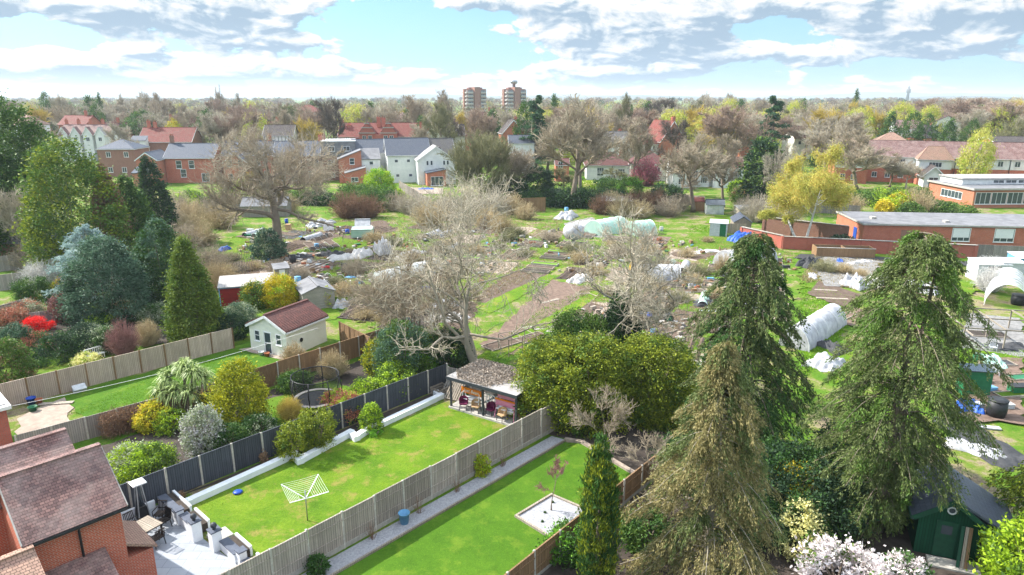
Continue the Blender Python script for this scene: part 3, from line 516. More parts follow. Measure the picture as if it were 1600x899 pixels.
# patio slabs
mt, N = newmat('slab_grey'); o = N('ShaderNodeTexCoord').outputs['Object']; b = N('ShaderNodeTexBrick', {'Vector': o, 'Color1': (.34, .36, .39, 1), 'Color2': (.27, .29, .33, 1), 'Mortar': (.13, .14, .16, 1), 'Scale': 1.0, 'Mortar Size': .008, 'Brick Width': .9, 'Row Height': .6}); n = noise(N, o, 1.6, 6, .65); finish(N, mix(N, .45, b.outputs[0], ramp(N, n, [(.55, .55, .55), (1.3, 1.3, 1.3)]), 'MULTIPLY'), .55, n, .1, .01)
def grass(name, cols, sc=.5, dry=(.24, .20, .06), dryamt=.3, pos=None, fine=9):
    mt, N = newmat(name); o = N('ShaderNodeTexCoord').outputs['Object']; n = noise(N, o, sc, 6, .62); n2 = noise(N, o, fine, 5, .7); n3 = noise(N, o, sc * 1.7, 7, .68); f = mathf(N)
    col = ramp(N, f('ADD', f('MULTIPLY', n, .6), f('MULTIPLY', n2, .4)), cols, pos); col = mix(N, f('MULTIPLY', N('ShaderNodeMapRange', {0: n3, 1: .53, 2: .64}).outputs[0], dryamt), col, dry)
    col = mix(N, .85, col, ramp(N, noise(N, o, 24, 5, .8), [(.2, .22, .2), (1.7, 1.65, 1.6)]), 'MULTIPLY'); col = mix(N, .5, col, ramp(N, noise(N, o, 3.1, 5, .7), [(.45, .5, .5), (1.5, 1.45, 1.4)]), 'MULTIPLY'); finish(N, col, .9, n2, .9, .05, spec=.1); return mt
grass('lawn_bright', [(.04, .10, .007), (.085, .17, .011), (.128, .21, .014), (.19, .25, .03)], .45, dryamt=.75, pos=[.3, .45, .57, .72]); grass('lawn_deep', [(.03, .085, .007), (.06, .14, .010), (.09, .18, .014)], .5, dry=(.13, .2, .02), dryamt=.6, pos=[.25, .5, .75]); grass('rough_grass', [(.05, .10, .008), (.09, .17, .012), (.14, .19, .03)], .35, dryamt=.5, pos=[.3, .5, .72])
mt, N = newmat('ground'); o = N('ShaderNodeTexCoord').outputs['Object']; f = mathf(N); n = noise(N, o, .05, 7, .65); n2 = noise(N, o, .4, 7, .68); n3 = noise(N, o, 4, 5, .7)
k = f('ADD', f('MULTIPLY', n2, .6), f('ADD', f('MULTIPLY', n, .3), f('MULTIPLY', n3, .18))); col = ramp(N, k, [(.07, .05, .035), (.19, .15, .10), (.27, .23, .13), (.16, .19, .04), (.09, .18, .015), (.06, .14, .012)], [.36, .43, .475, .51, .57, .68]); col = mix(N, .6, col, ramp(N, noise(N, o, 16, 5, .75), [(.4, .4, .4), (1.4, 1.4, 1.4)]), 'MULTIPLY'); finish(N, col, .95, n3, 1, .12, spec=.1)
wood_bark('bark', [(.10, .075, .055), (.20, .16, .12), (.30, .26, .20)]); wood_bark('bark_pale', [(.20, .17, .13), (.32, .28, .22), (.43, .39, .31)]); wood_bark('bark_dark', [(.06, .045, .038), (.12, .095, .075), (.17, .14, .11)]); wood_bark('bark_birch', [(.15, .14, .13), (.62, .6, .56), (.72, .7, .66)], 3)
def twigm(name, c, c2): 
    mt, N = newmat(name); oi = N('ShaderNodeObjectInfo').outputs['Random']; isl = N('ShaderNodeNewGeometry').outputs['Random Per Island']; f = mathf(N); finish(N, mix(N, f('ADD', f('MULTIPLY', isl, .75), f('MULTIPLY', oi, .25)), c, c2), .9, spec=.1)
twigm('twig', (.26, .21, .15), (.46, .39, .29)); twigm('twig_pale', (.32, .28, .21), (.52, .46, .36)); twigm('twig_dark', (.10, .08, .065), (.20, .165, .135)); twigm('twig_olive', (.15, .155, .075), (.30, .28, .15)); twigm('twig_russet', (.25, .175, .13), (.41, .31, .24)); twigm('twig_pink', (.22, .11, .10), (.36, .20, .18)); twigm('twig_straw', (.34, .26, .14), (.54, .44, .27)); twigm('twig_gold', (.40, .30, .06), (.62, .48, .12)); twigm('twig_white', (.50, .48, .45), (.70, .68, .64)); twigm('twig_brown', (.16, .09, .055), (.28, .17, .11))
leafy('leaf_leyland', [(.04, .065, .008), (.11, .14, .010), (.20, .23, .014), (.29, .30, .02)], [.1, .4, .68, .95]); leafy('leaf_green', [(.012, .04, .008), (.03, .075, .012), (.06, .115, .02)]); leafy('leaf_mid', [(.03, .065, .01), (.065, .12, .016), (.12, .17, .03)]); leafy('leaf_dark', [(.008, .022, .010), (.018, .042, .017), (.035, .065, .028)]); leafy('leaf_lime', [(.11, .20, .010), (.22, .32, .012), (.34, .42, .025)]); leafy('leaf_yellow', [(.30, .24, .01), (.52, .42, .015), (.68, .55, .03)], tr=.3)
leafy('leaf_golden', [(.10, .14, .010), (.26, .29, .014), (.48, .46, .02), (.68, .60, .03)], [.05, .33, .6, .9]); leafy('leaf_blue', [(.08, .12, .11), (.18, .25, .24), (.34, .42, .40)]); leafy('leaf_bluegreen', [(.028, .062, .036), (.06, .112, .066), (.11, .175, .10)]); leafy('leaf_thuja', [(.045, .075, .010), (.095, .135, .015), (.165, .20, .026)]); leafy('leaf_spruce', [(.04, .055, .016), (.08, .105, .03), (.14, .165, .05)], [.1, .5, .9]); leafy('leaf_brownspruce', [(.085, .075, .026), (.16, .135, .05), (.24, .205, .085)], [.1, .5, .9])
leafy('leaf_deadbrown', [(.10, .055, .03), (.18, .11, .06), (.25, .17, .10)]); leafy('leaf_grey', [(.18, .17, .16), (.30, .29, .28), (.42, .41, .40)]); leafy('leaf_variegated', [(.10, .14, .06), (.28, .33, .18), (.58, .60, .48)], [.1, .45, .85]); leafy('blossom_white', [(.72, .70, .68), (.82, .80, .80)], tr=.3); leafy('blossom_pink', [(.74, .62, .62), (.86, .82, .80)], tr=.3); leafy('blossom_yellow', [(.72, .58, .02), (.82, .70, .10)], tr=.3); leafy('blossom_cream', [(.70, .66, .22), (.84, .80, .42)], tr=.3); leafy('blossom_red', [(.70, .015, .015), (.85, .04, .03)], tr=.3); leafy('leaf_reddish', [(.16, .05, .035), (.28, .10, .06), (.34, .18, .10)])
leafy('leaf_cordyline', [(.10, .15, .045), (.21, .27, .09), (.40, .44, .2)], sc=.8, rough=.4); leafy('blossom_plum', [(.30, .06, .10), (.46, .12, .18)], tr=.3); leafy('leaf_willow', [(.32, .33, .05), (.48, .47, .09), (.60, .56, .16)], tr=.35); leafy('leaf_cedar', [(.018, .045, .022), (.035, .08, .035), (.06, .12, .05)]); leafy('leaf_litter', [(.12, .095, .075), (.21, .17, .135), (.31, .26, .21)], tr=0)
leafy('grass_green', [(.06, .13, .006), (.11, .22, .010), (.18, .28, .016)], tr=.3, sc=.2); leafy('grass_straw', [(.20, .15, .07), (.34, .27, .14), (.46, .39, .22)], tr=.2, sc=.2); leafy('berry_green', [(.06, .16, .01), (.10, .24, .015), (.16, .30, .03)], tr=.3)
# ---------------------------------------------------------------- the ground, the hills and the sheets on it
mb = MB(); mb.add([(-9000, -60, 0), (9000, -60, 0), (9000, 12000, 0), (-9000, 12000, 0)], [(0, 1, 2, 3)]); mb.obj('ground', 'ground', kind='structure')
def hills(Y, hmax, seed, mat):
    rng = random.Random(seed); n = 120; ph = [rng.uniform(0, 6.28) for _ in range(8)]; v = []; f = []
    for i in range(n + 1):
        x = -1.0 * Y + 2.0 * Y * i / n; h = hmax * (.45 + .25 * math.sin(i * .11 + ph[0]) + .18 * math.sin(i * .27 + ph[1]) + .07 * math.sin(i * .7 + ph[2]) + .05 * math.sin(i * 1.7 + ph[3]))
        v += [(x, Y - 900, -5), (x, Y - 350, h * .6), (x, Y, max(h, 4)), (x, Y + 1200, -5)]
    for i in range(n):
        for k in range(3): f.append((i * 4 + k, i * 4 + 4 + k, i * 4 + 5 + k, i * 4 + 1 + k))
    mb = MB(); mb.add(v, f, 0, True); mb.obj('hills', mat, kind='structure')
plain('hill_green', (.06, .09, .05), (.10, .10, .07), .004, .95); hills(5200, 42, 4, 'hill_green'); hills(8200, 88, 9, 'hill_green')
LV = [0.006]
def sheet(name, pts, mat, rag=.0, label=None, kind='structure', cat=None, z=None, seed=0):
    """a thin layer over the ground; its border wanders by rag"""
    LV[0] += .0042 if z is None else 0; z = LV[0] if z is None else z; rng = random.Random(seed + len(pts) * 7 + int(pts[0][0] * 10)); out = []
    n = len(pts)
    for i in range(n):
        a = Vector((pts[i][0], pts[i][1])); b = Vector((pts[(i + 1) % n][0], pts[(i + 1) % n][1])); L = (b - a).length; k = max(1, int(L / .7)) if rag else 1
        for j in range(k):
            p = a + (b - a) * j / k
            if rag: p += Vector((rng.uniform(-rag, rag), rng.uniform(-rag, rag)))
            out.append((p.x, p.y, z))
    mb = MB(); mb.add(out, [tuple(range(len(out)))]); o = mb.obj(name, mat, label=label, cat=cat, kind=kind)
    if o.data.polygons[0].normal.z < 0: o.data.flip_normals()
    return o
def P4(*pp): return [G(*p) for p in pp]
def SS(*pp): return [S(*p)[:2] for p in pp]
def rowpatch(px, mat, rag=.35, name='plot_soil', seed=0): return sheet(name, P4(*px), mat, rag, seed=seed)
# ---------------------------------------------------------------- the gardens: surfaces
sheet('lawn', SS((-2.6, -9.6), (3.6, -9.3), (7.7, -8.9), (15.2, -8.8), (15.0, -7.4), (16.2, -.05), (-2.3, -.05)), 'lawn_bright')
sheet('patio', SS((-11, -10.5), (-3.7, -10.5), (-3.0, -.1), (-11, -.1)), 'slab_grey')
sheet('lawn', SS((-6, 1.25), (16.3, 1.2), (16.9, 2.0), (15.9, 7.3), (-6, 8.3)), 'lawn_deep')
sheet('soil_border', SS((16.5, -.2), (21.5, -.6), (22, 9), (15.8, 10.4), (16.6, 5), (17.0, 2.0)), 'dark_soil', .08)
sheet('pebble_strip', SS((-6, .08), (16.4, .08), (16.6, 1.05), (-6, 1.15)), 'gravel_pale')
sheet('soil_border', SS((-2.8, -10.55), (15.5, -10.55), (16.8, -10.5), (15.3, -9.2), (8, -9.2), (7.6, -9.5), (3.9, -9.6)), 'dark_soil')
sheet('garden_floor', SS((-6, 8.4), (22, 7.4), (26, 30), (-6, 30)), 'dark_soil', .3)
sheet('garden_floor', SS((-6, -19.8), (20, -19.8), (20.5, -10.8), (-6, -10.8)), 'dark_soil', .2)
sheet('lawn', SS((5, -18.6), (12, -18.2), (12.2, -11.2), (2, -11.2)), 'rough_grass', .4)
sheet('lawn', SS((-3.2, -30), (12.5, -30.1), (13, -20.3), (-2.8, -22)), 'lawn_deep', .15)
sheet('concrete_yard', P4((22, 712), (105, 668), (112, 640), (96, 622), (30, 655)), 'path_beige', .25)
sheet('lawn', SS((-8, -31), (22, -30.9), (24, -60), (-8, -60)), 'rough_grass', .3)
sheet('paving', SS((10.3, -29.6), (11.4, -29.2), (12.6, -24.2), (11.6, -24.2)), 'path_beige', .06)
sheet('flower_bed', P4((0, 560), (140, 548), (240, 540), (330, 530), (330, 500), (220, 480), (0, 500)), 'dark_soil', .3)
sheet('gravel_square', SS((8.4, 4.3), (11.1, 4.4), (11.4, 7.6), (8.2, 7.75)), 'gravel_pale')
# raised edges
def wallrun(name, label, pts, w, h, mat, capm=None, cat='garden wall', z0=0, kind=None):
    mb = MB()
    for i in range(len(pts) - 1):
        a = S(*pts[i]); b = S(*pts[i + 1]); d = (b - a).normalized(); e = w * .5 if i < len(pts) - 2 else 0; mb.obox(a - d * (w * .499 if i == 0 else -.001), (b - a).xy, (b - a).length + (w * .499 if i == 0 else 0) + e, w - .001 * i, z0, h + i * .002)
    return mb.obj(name, mat, label=label, cat=cat, kind=kind)
wallrun('garden_wall', 'low white rendered retaining wall zigzagging along the dark fence bed', [(-3.2, -9.3), (3.85, -9.75), (3.7, -8.85), (7.75, -9.55), (7.62, -8.75), (8.5, -9.0), (15.4, -9.45), (15.6, -10.2)], .42, .34, 'white_paint')
wallrun('edging_board', 'long straight edging board between white pebbles and lawn', [(-6, 1.2), (16.55, 1.12)], .09, .13, 'board_slat', cat='edging')
wallrun('edging_board', 'timber edging bent round the top end of the right lawn', [(16.6, 1.15), (17.0, 2.05), (15.9, 7.2)], .28, .16, 'path_beige', cat='edging')
wallrun('kerb_edging', 'pale kerb beside the brown fence along the lawn', [(-6, 8.1), (16.2, 7.15)], .42, .17, 'stone_pale', cat='edging')
wallrun('edging_board', 'timber edging framing the white gravel square', [(8.15, 7.4), (8.35, 4.3), (11.1, 4.4), (11.3, 7.3)], .12, .15, 'board_slat', cat='edging')
# fences
fence('garden_fence', 'long weathered closeboard fence with concrete posts between the two lawns', S(-8.4, 0), S(17.6, -.3), 1.98, 14, 'board_weathered', 'conc_post', board=.28, rails=2)
fence('garden_fence', 'charcoal painted fence with pale posts behind the raised white wall', S(-8.6, -10.75), S(17.2, -10.75), 1.78, 14, 'board_dark', 'conc_post')
fence('garden_fence', 'charcoal fence return behind the leaf covered shelter', S(17.3, -10.7), S(19.4, -3.0), 1.5, 4, 'board_grey', 'conc_post')
fence('garden_fence', 'brown new fence on the conifer side of the right lawn', S(-6, 8.6), S(16.8, 7.6), 1.5, 12, 'board_brown', 'conc_post', board=.2, rails=2)
fence('garden_fence', 'brown panel fence with pale posts in front of the cream outbuilding', S(7.0, -20.4), S(22, -20.9), 1.75, 8, 'board_brown', 'conc_post', 'feather')
fence('garden_fence', 'old grey fence beside the brown clipped hedge', S(-7.4, -21.7), S(7.0, -20.5), 1.5, 8, 'board_grey', 'conc_post', 'feather')
fence('garden_fence', 'long beige overlap fence behind the concrete yard', S(-8.5, -30.7), S(10.2, -30.35), 1.8, 10, 'board_beige', 'board_brown', 'feather')
fence('garden_fence', 'reddish overlap fence panels behind the cream outbuilding', (-15.3, 57.6), (-11.8, 53.6), 1.75, 3, 'board_brown', 'board_brown', 'feather')
for i, (a, b, hh, n_, lb) in enumerate([((0, 425), (62, 417), 1.9, 4, 'grey fence in the far corner behind the pale bare tree'), ((0, 455), (130, 438), 1.8, 6, 'grey fence behind the white blossom bushes'), ((0, 506), (48, 492), 1.7, 4, 'short grey fence beside the clipped green cube hedge'), ((40, 510), (112, 500), 1.2, 3, 'low grey fence behind the round pink bush')]):
    fence('garden_fence', lb, G(*a), G(*b), hh, n_, 'board_grey', 'conc_post', 'feather')
# the brick wing and its neighbours at the near corner
r = thing('brick_house', 'red brick house wings with twin brown tiled roofs beside the grey patio', 'house', S(-7.36, -3.3), GA)
block(r, -3.2, 0, 0, 4.1, 5.0, 6.7, 'gx', 'brick_red', 'tile_brown', oh=.2, trim=None)
block(r, -9, -.25, 4.15, 8.0, 4.7, 6.1, 'gx', 'brick_red', 'tile_brown', oh=.2, trim=None)
mb = MB(); mb.box(.002, 1.0, .12, 2.4, 0, 2.35); mb.obj('wall', 'brick_red', r)
mb = MB(); mb.add([(.003, 0, 3.0), (1.15, 0, 2.35), (1.15, 2.5, 2.35), (.003, 2.5, 3.0), (.003, 0, 3.12), (1.15, 0, 2.47), (1.15, 2.5, 2.47), (.003, 2.5, 3.12)], [(3, 2, 1, 0), (4, 5, 6, 7), (0, 1, 5, 4), (1, 2, 6, 5), (2, 3, 7, 6), (3, 0, 4, 7)]); mb.obj('roof', 'tile_tan', r)
mb = MB(); mb.bar((-3.35, -.3, 4.86), (.15, -.3, 4.86), .11, .1); mb.tube([(-1.55, -.3, 4.85), (-1.55, -.09, 4.6), (-1.55, -.09, 0)], .045, 8); mb.obj('gutter', 'plastic_black', r)
mb = MB()
for x_ in (-3.42, .22): mb.bar((x_, -.25, 4.93), (x_, 2.05, 6.72), .04, .16); mb.bar((x_, 2.05, 6.72), (x_, 4.2, 4.93), .04, .16)
mb.bar((-3.35, -.235, 4.93), (.15, -.235, 4.93), .03, .12)
mb.obj('verge', 'stone_pale', r)
block(r, -6.5, -3.25, -2.4, 1.6, 3.6, 4.7, 'gx', 'brick_orange', 'tile_tan', oh=.15, trim=None); block(r, -3.1, -.9, -1.5, -.02, 2.5, 3.3, 'my', 'brick_red', 'tile_brown', oh=.12, trim=None)
r = thing('brick_house', 'small brick house corner with flat white roof beside the yard', 'house', (G(25, 712)[0], G(25, 712)[1], 0), R(47))
block(r, -5, 0, 0, 4.2, 3.1, 0, 'flat', 'brick_wall_red', 'upvc', oh=.25); mb = MB(); mb.box(-5.0, .05, .1, 4.1, 3.33, 3.37); mb.obj('roof_covering', 'felt_pale', r); block(r, -9, -1.6, 3.2, 7.5, 3.9, 0, 'flat', 'brick_red', 'upvc', oh=.25, wallname='wall')
# patio walls
def at_(name, label, cat, s, t, rz=0, group=None): return thing(name, label, cat, S(s, t), GA + rz, group)
r = at_('planter_wall', 'white rendered planter wall with grey coping and two tall piers, fence side of the steps', 'garden wall', -3.75, -10.4)
def pier(root, x, y, w, h, ball=True):
    mb = MB(); mb.box(x - w / 2, x + w / 2, y - w / 2, y + w / 2, 0, h); o = mb.obj('pier', 'white_paint', root); c = MB(); c.box(x - w / 2 - .04, x + w / 2 + .04, y - w / 2 - .04, y + w / 2 + .04, h, h + .06); c.obj('coping', 'slate_cap', o)
    if ball: b = MB(); b.lathe([(.09, .06), (.05, .1), (.1, .14), (.15, .23), (.15, .29), (.1, .38), (.02, .41)], (x, y, h), 12); b.obj('ball_finial', 'anthracite', o)
def planter(root, y0, y1, x0, h):
    mb = MB(); mb.box(x0, x0 + .16, y1, y0, 0, h); mb.box(x0 + .75, x0 + .87, y1, y0, 0, h + .06); mb.obj('wall', 'white_paint', root)
    c = MB(); c.box(x0 - .03, x0 + .42, y1, y0, h + .001, h + .05); c.obj('coping', 'slate_cap', root); c = MB(); c.box(x0 + .42, x0 + .75, y1, y0, .05, h - .05); c.obj('soil', 'dark_soil', root)
planter(r, -.05, -2.2, .0, .55); planter(r, -2.55, -4.1, .08, .55); pier(r, .15, -2.37, .36, .78, False); pier(r, .12, -4.35, .46, 1.05)
r = at_('planter_wall', 'white rendered planter wall with grey coping and two piers, lattice fence side of the steps', 'garden wall', -3.6, -4.6); r['label'] = 'white rendered planter wall with grey coping, between steps and weathered fence'
pier(r, .30, 0, .46, 1.05); planter(r, -.25, -1.75, .38, .5); pier(r, .62, -1.95, .36, .72, False); planter(r, -2.15, -4.3, .45, .3)
r = at_('step', 'grey paved step with white riser between the ball topped piers', 'step', -3.5, -5.8); mb = MB(); mb.box(.25, 1.2, -.93, -.02, 0, .2); mb.obj('tread', 'stone_pale', r)
# a step sits between the two planters
wallrun('garden_wall', 'low white wall under the charcoal fence beside the patio heater', [(-7.2, -10.5), (-3.9, -10.45)], .16, .42, 'white_paint')
# patio heater
r = at_('patio_heater', 'tall pyramid patio heater with silver edges standing on the patio corner', 'patio heater', -4.75, -9.75); mb = MB()
for sx in (-1, 1):
    for sy in (-1, 1): mb.bar((sx * .27, sy * .27, .02), (sx * .11, sy * .11, 2.1), .045, .045)
mb.obj('frame', 'grey_metal', r); mb = MB(); mb.add([(sx * a, sy * a, z) for a, z in ((.25, .03), (.19, .8)) for sx, sy in ((-1, -1), (1, -1), (1, 1), (-1, 1))], [(0, 1, 5, 4), (1, 2, 6, 5), (2, 3, 7, 6), (3, 0, 4, 7), (4, 5, 6, 7)]); mb.obj('gas_cupboard', 'black_metal', r)
mb = MB(); mb.lathe([(.06, .8), (.06, 2.05)], (0, 0, 0), 10); mb.obj('glass_tube', 'glass', r); mb = MB(); mb.add([(sx * a, sy * a, z) for a, z in ((.33, 2.1), (.33, 2.16), (.08, 2.26)) for sx, sy in ((-1, -1), (1, -1), (1, 1), (-1, 1))], [(3, 2, 1, 0), (0, 1, 5, 4), (1, 2, 6, 5), (2, 3, 7, 6), (3, 0, 4, 7), (4, 5, 9, 8), (5, 6, 10, 9), (6, 7, 11, 10), (7, 4, 8, 11), (8, 9, 10, 11)]); mb.obj('top_plate', 'upvc', r)
# table and chairs
r = at_('patio_table', 'square slatted wooden table in the middle of the patio chairs', 'table', -5.3, -8.0, R(12)); mb = MB()
for i in range(9): mb.box(-.62 + i * .14, -.62 + i * .14 + .128, -.62, .62, .70, .735)
mb.obj('table_top', 'board_slat', r); mb = MB(); mb.box(-.55, .55, -.55, .55, .62, .698); mb.obj('apron', 'rattan_dark', r)
for sx in (-1, 1):
    for sy in (-1, 1): mb = MB(); mb.box(sx * .55 - .035, sx * .55 + .035, sy * .55 - .035, sy * .55 + .035, 0, .70); mb.obj('leg', 'rattan_dark', r)
def chair(name, label, loc, rz, mat, legm='black_metal', group=None, tub=False):
    r = thing(name, label, 'chair', loc, rz, group); mb = MB(); mb.box(-.25, .25, -.25, .25, .38 if tub else .42, .46); mb.obj('seat', mat, r); mb = MB(); n = 6 if tub else 7
    if tub:
        for k in range(13):
            a = R(-200 + 220 * k / 12) if False else R(-20 + 220 * k / 12); a2 = R(-20 + 220 * (k + 1) / 12); hh = .74 + .12 * math.sin(max(0, a)) 
            if k < 12: mb.prism([(.27 * math.cos(a), .27 * math.sin(a)), (.27 * math.cos(a2), .27 * math.sin(a2)), (.32 * math.cos(a2), .32 * math.sin(a2)), (.32 * math.cos(a), .32 * math.sin(a))], .40, hh)
    else:
        for k in range(n): x = -.24 + .48 * k / (n - 1); mb.bar((x, .25, .44), (x * .92, .36, .95), .05, .018)
        mb.bar((-.25, .36, .96), (.25, .36, .96), .05, .03); mb.bar((-.24, .28, .6), (.24, .28, .6), .02, .04)
        for sx in (-1, 1): mb.bar((sx * .28, .28, .64), (sx * .28, -.2, .64), .05, .025); mb.bar((sx * .28, -.2, .64), (sx * .26, -.22, .42), .03, .03)
    mb.obj('backrest', mat, r)
    for sx in (-1, 1):
        for sy in (-1, 1): mb = MB(); mb.bar((sx * .23, sy * .22, .43), (sx * .26, sy * .27, 0), .035, .035); mb.obj('leg', legm, r)
    return r
tc_ = S(-5.3, -8.0)
for i, (a, lb) in enumerate([(12, 'dark slatted patio chair on the planter side of the table, beside the other'), (100, 'dark slatted patio chair between table and patio heater'), (192, 'dark slatted patio chair half hidden under the brick extension roof'), (282, 'dark slatted patio chair nearest the weathered fence')]):
    d = Vector((math.cos(GA + R(a)), math.sin(GA + R(a)), 0)); chair('patio_chair', lb, tc_ + d * 1.0, GA + R(a) - math.pi / 2, 'rattan_dark', group='chairs round the patio table')
o = chair('patio_chair', 'dark slatted patio chair turned sideways at the planter corner of the table', tc_ + Vector((math.cos(GA + R(40)), math.sin(GA + R(40)), 0)) * 1.45, GA + R(40 - 90), 'rattan_dark', group='chairs round the patio table')
# rotary dryer
r = at_('rotary_dryer', 'white rotary clothes dryer open on the bright lawn', 'clothes dryer', .9, -3.4, R(28)); mb = MB(); mb.tube([(0, 0, 0), (0, 0, 1.75)], .03, 8); mb.obj('pole', 'grey_metal', r)
ar = []
for k in range(4): a = k * math.pi / 2; ar.append(Vector((math.cos(a), math.sin(a), 0))); mb = MB(); mb.bar((0, 0, 1.3), tuple(ar[-1] * 1.35 + Vector((0, 0, 1.9))), .035, .035); mb.obj('arm', 'upvc', r)
mb = MB()
for j in range(8):
    q = .35 + .65 * j / 7
    for k in range(4): a = ar[k] * 1.35 * q + Vector((0, 0, 1.3 + .6 * q)); b = ar[(k + 1) % 4] * 1.35 * q + Vector((0, 0, 1.3 + .6 * q)); md = (a + b) / 2 - Vector((0, 0, .03)); mb.bar(a, md, .008, .008); mb.bar(md, b, .008, .008)
mb.obj('washing_line', 'upvc', r)
mb = MB(); rr_ = random.Random(3); mb.lathe([(.05, .02), (.24, .03), (.27, .07), (.2, .12), (.05, .15)], (0, 0, 0), 9); mb.obj('blue_toy', 'plastic_blue', loc=S(-.3, -8.5), label='small crumpled blue sheet lying on the lawn edge', cat='toy')
# ------- the shelter
ga, gb = S(14.9, -7.75), S(15.75, -2.35); gr = math.atan2((gb - ga).y, (gb - ga).x); gl = (gb - ga).length
r = thing('garden_shelter', 'open fronted garden shelter with fallen leaves over its flat roof', 'shelter', ga, gr)
mb = MB(); mb.box(-.15, gl + .1, -.15, 3.55, .0, .14); mb.obj('floor', 'stone_pale', r); mb = MB(); mb.box(-.2, gl + .15, -.25, 3.7, 2.28, 2.4); mb.box(-.22, gl + .17, -.29, -.25, 2.2, 2.42); mb.obj('roof', ['anthracite'], r)
mb = MB(); mb.box(-.18, gl + .13, -.235, 3.68, 2.403, 2.42); mb.obj('roof_covering', 'felt_pale', r)
for x_ in (0, gl * .5, gl - .05):
    mb = MB(); mb.box(x_ - .06, x_ + .06, -.06, .06, .14, 2.28); mb.obj('post', 'anthracite', r)
for x_ in (0, gl - .05): mb = MB(); mb.box(x_ - .06, x_ + .06, 3.35, 3.47, .14, 2.28); mb.obj('post', 'anthracite', r)
mb = MB(); mb.box(.3, gl - .1, 3.28, 3.34, .14, 2.25); mb.box(gl - .10, gl - .04, .9, 3.3, .14, 2.25); mb.obj('back_wall', 'board_brown', r)
rng = np.random.default_rng(2); n_ = 9000; P_ = np.stack([rng.uniform(-.15, gl + .1, n_), rng.uniform(-.2, 3.65, n_), np.full(n_, 2.43)], 1); k_ = (P_[:, 0] < gl * .62 + (P_[:, 1] - .2) * .55 + rng.normal(size=n_) * .18) & (P_[:, 0] + P_[:, 1] * .9 > .6); P_ = P_[k_]; P_[:, 2] += rng.uniform(0, .09, len(P_))
link('leaf_litter', np_mesh('leaf_litter', rhombs(P_, rng.normal(size=P_.shape) * [1, 1, .4], rng.normal(size=P_.shape), .13, .08), 4, ['leaf_litter']), r)
def L_(x, y, z=.145): c, s_ = math.cos(gr), math.sin(gr); return (ga.x + x * c - y * s_, ga.y + x * s_ + y * c, z)
def text(body, size, root, loc, rot, mat, name='lettering', shear=.25):
    cu = bpy.data.curves.new(name, 'FONT'); cu.body = body; cu.size = size; cu.align_x = 'CENTER'; cu.align_y = 'CENTER'; cu.shear = shear; cu.extrude = .004; cu.materials.append(MATS[mat]); t_ = bpy.data.objects.new(name, cu); me = bpy.data.meshes.new_from_object(t_); me.materials.clear(); me.materials.append(MATS[mat]); o = link(name, me, root, loc); o.rotation_euler = rot; bpy.data.objects.remove(t_); return o
for x_, pm_, lb, tx in ((1.35, 'orange_panel', 'white legged market stand with an orange top board', 'Just Bean'), (4.25, 'pink_panel', 'white legged market stand with pink and orange top boards', None)):
    t_ = thing('market_stand', lb, 'stand', L_(x_, .62), gr); mb = MB()
    for sx in (-1, 1): mb.bar((sx * .78, -.35, 0), (sx * .66, 0, 1.45), .06, .05); mb.bar((sx * .78, .4, 0), (sx * .66, 0, 1.45), .06, .05)
    mb.obj('frame', 'pink_panel' if not tx else 'upvc', t_); mb = MB(); mb.box(-.85, .85, -.10, -.03, 1.0 if tx else .82, 1.42 if tx else 1.22); mb.obj('top_board', pm_, t_)
    if tx: text(tx, .34, t_, (0, -.112, 1.21), (R(90), 0, 0), 'upvc')
    else: mb = MB(); mb.box(-.88, .88, -.13, -.11, 1.22, 1.34); mb.obj('stripe_board', 'orange_panel', t_); mb = MB(); mb.box(-.7, .85, -.06, .02, 1.36, 1.7); mb.obj('upper_board', 'pink_panel', t_); mb = MB(); mb.box(-.6, .7, 0, .03, .3, 1.0); mb.obj('back_board', 'upvc', t_)
    mb = MB(); mb.box(-.7, .7, -.3, .25, .62, .66); mb.obj('shelf', 'upvc', t_)
chair('tub_chair', 'beige tub chair beside the orange topped stand', L_(2.0, .2), gr + .25, 'rattan_beige', group='tub chairs in the shelter', tub=True); chair('tub_chair', 'beige tub chair in front of the pink stand', L_(4.2, .15), gr - .2, 'rattan_beige', group='tub chairs in the shelter', tub=True)
chair('tub_chair', 'purple tub chair under the orange board', L_(1.0, .12), gr + .5, 'velvet_purple', group='tub chairs in the shelter', tub=True); chair('tub_chair', 'purple tub chair under the white railing by the middle post', L_(3.1, .4), gr, 'velvet_purple', group='tub chairs in the shelter', tub=True)
r = thing('white_railing', 'white slatted railing leaning between the two stands', 'railing', L_(2.95, .95), gr); mb = MB(); mb.bar((-.6, 0, 1.15), (.6, 0, 1.05), .05, .07); mb.obj('rail', 'upvc', r); mb = MB(); mb.bar((-.6, -.05, .6), (.6, -.05, .55), .05, .07); mb.obj('rail', 'upvc', r)
for k in range(6): mb = MB(); mb.bar((-.55 + k * .22, -.05, .6), (-.55 + k * .22, 0, 1.1), .05, .04); mb.obj('baluster', 'upvc', r)
r = thing('barbecue', 'black covered barbecue with a pale blue front beside the shelter', 'barbecue', L_(gl + .75, .9, 0), gr + .4); mb = MB(); mb.box(-.5, .5, -.28, .28, .35, .85); mb.obj('body', 'black_metal', r); mb = MB(); mb.tube([(-.5, 0, .86), (.5, 0, .86)], .29, 14); mb.obj('lid', 'plastic_black', r)
for sx in (-1, 1): mb = MB(); mb.box(sx * .45 - .04, sx * .45 + .04, -.24, .24, 0, .35); mb.obj('leg', 'black_metal', r)
mb = MB(); mb.box(-.45, .1, -.30, -.283, .6, .8); mb.obj('front_panel', 'plastic_sky', r)
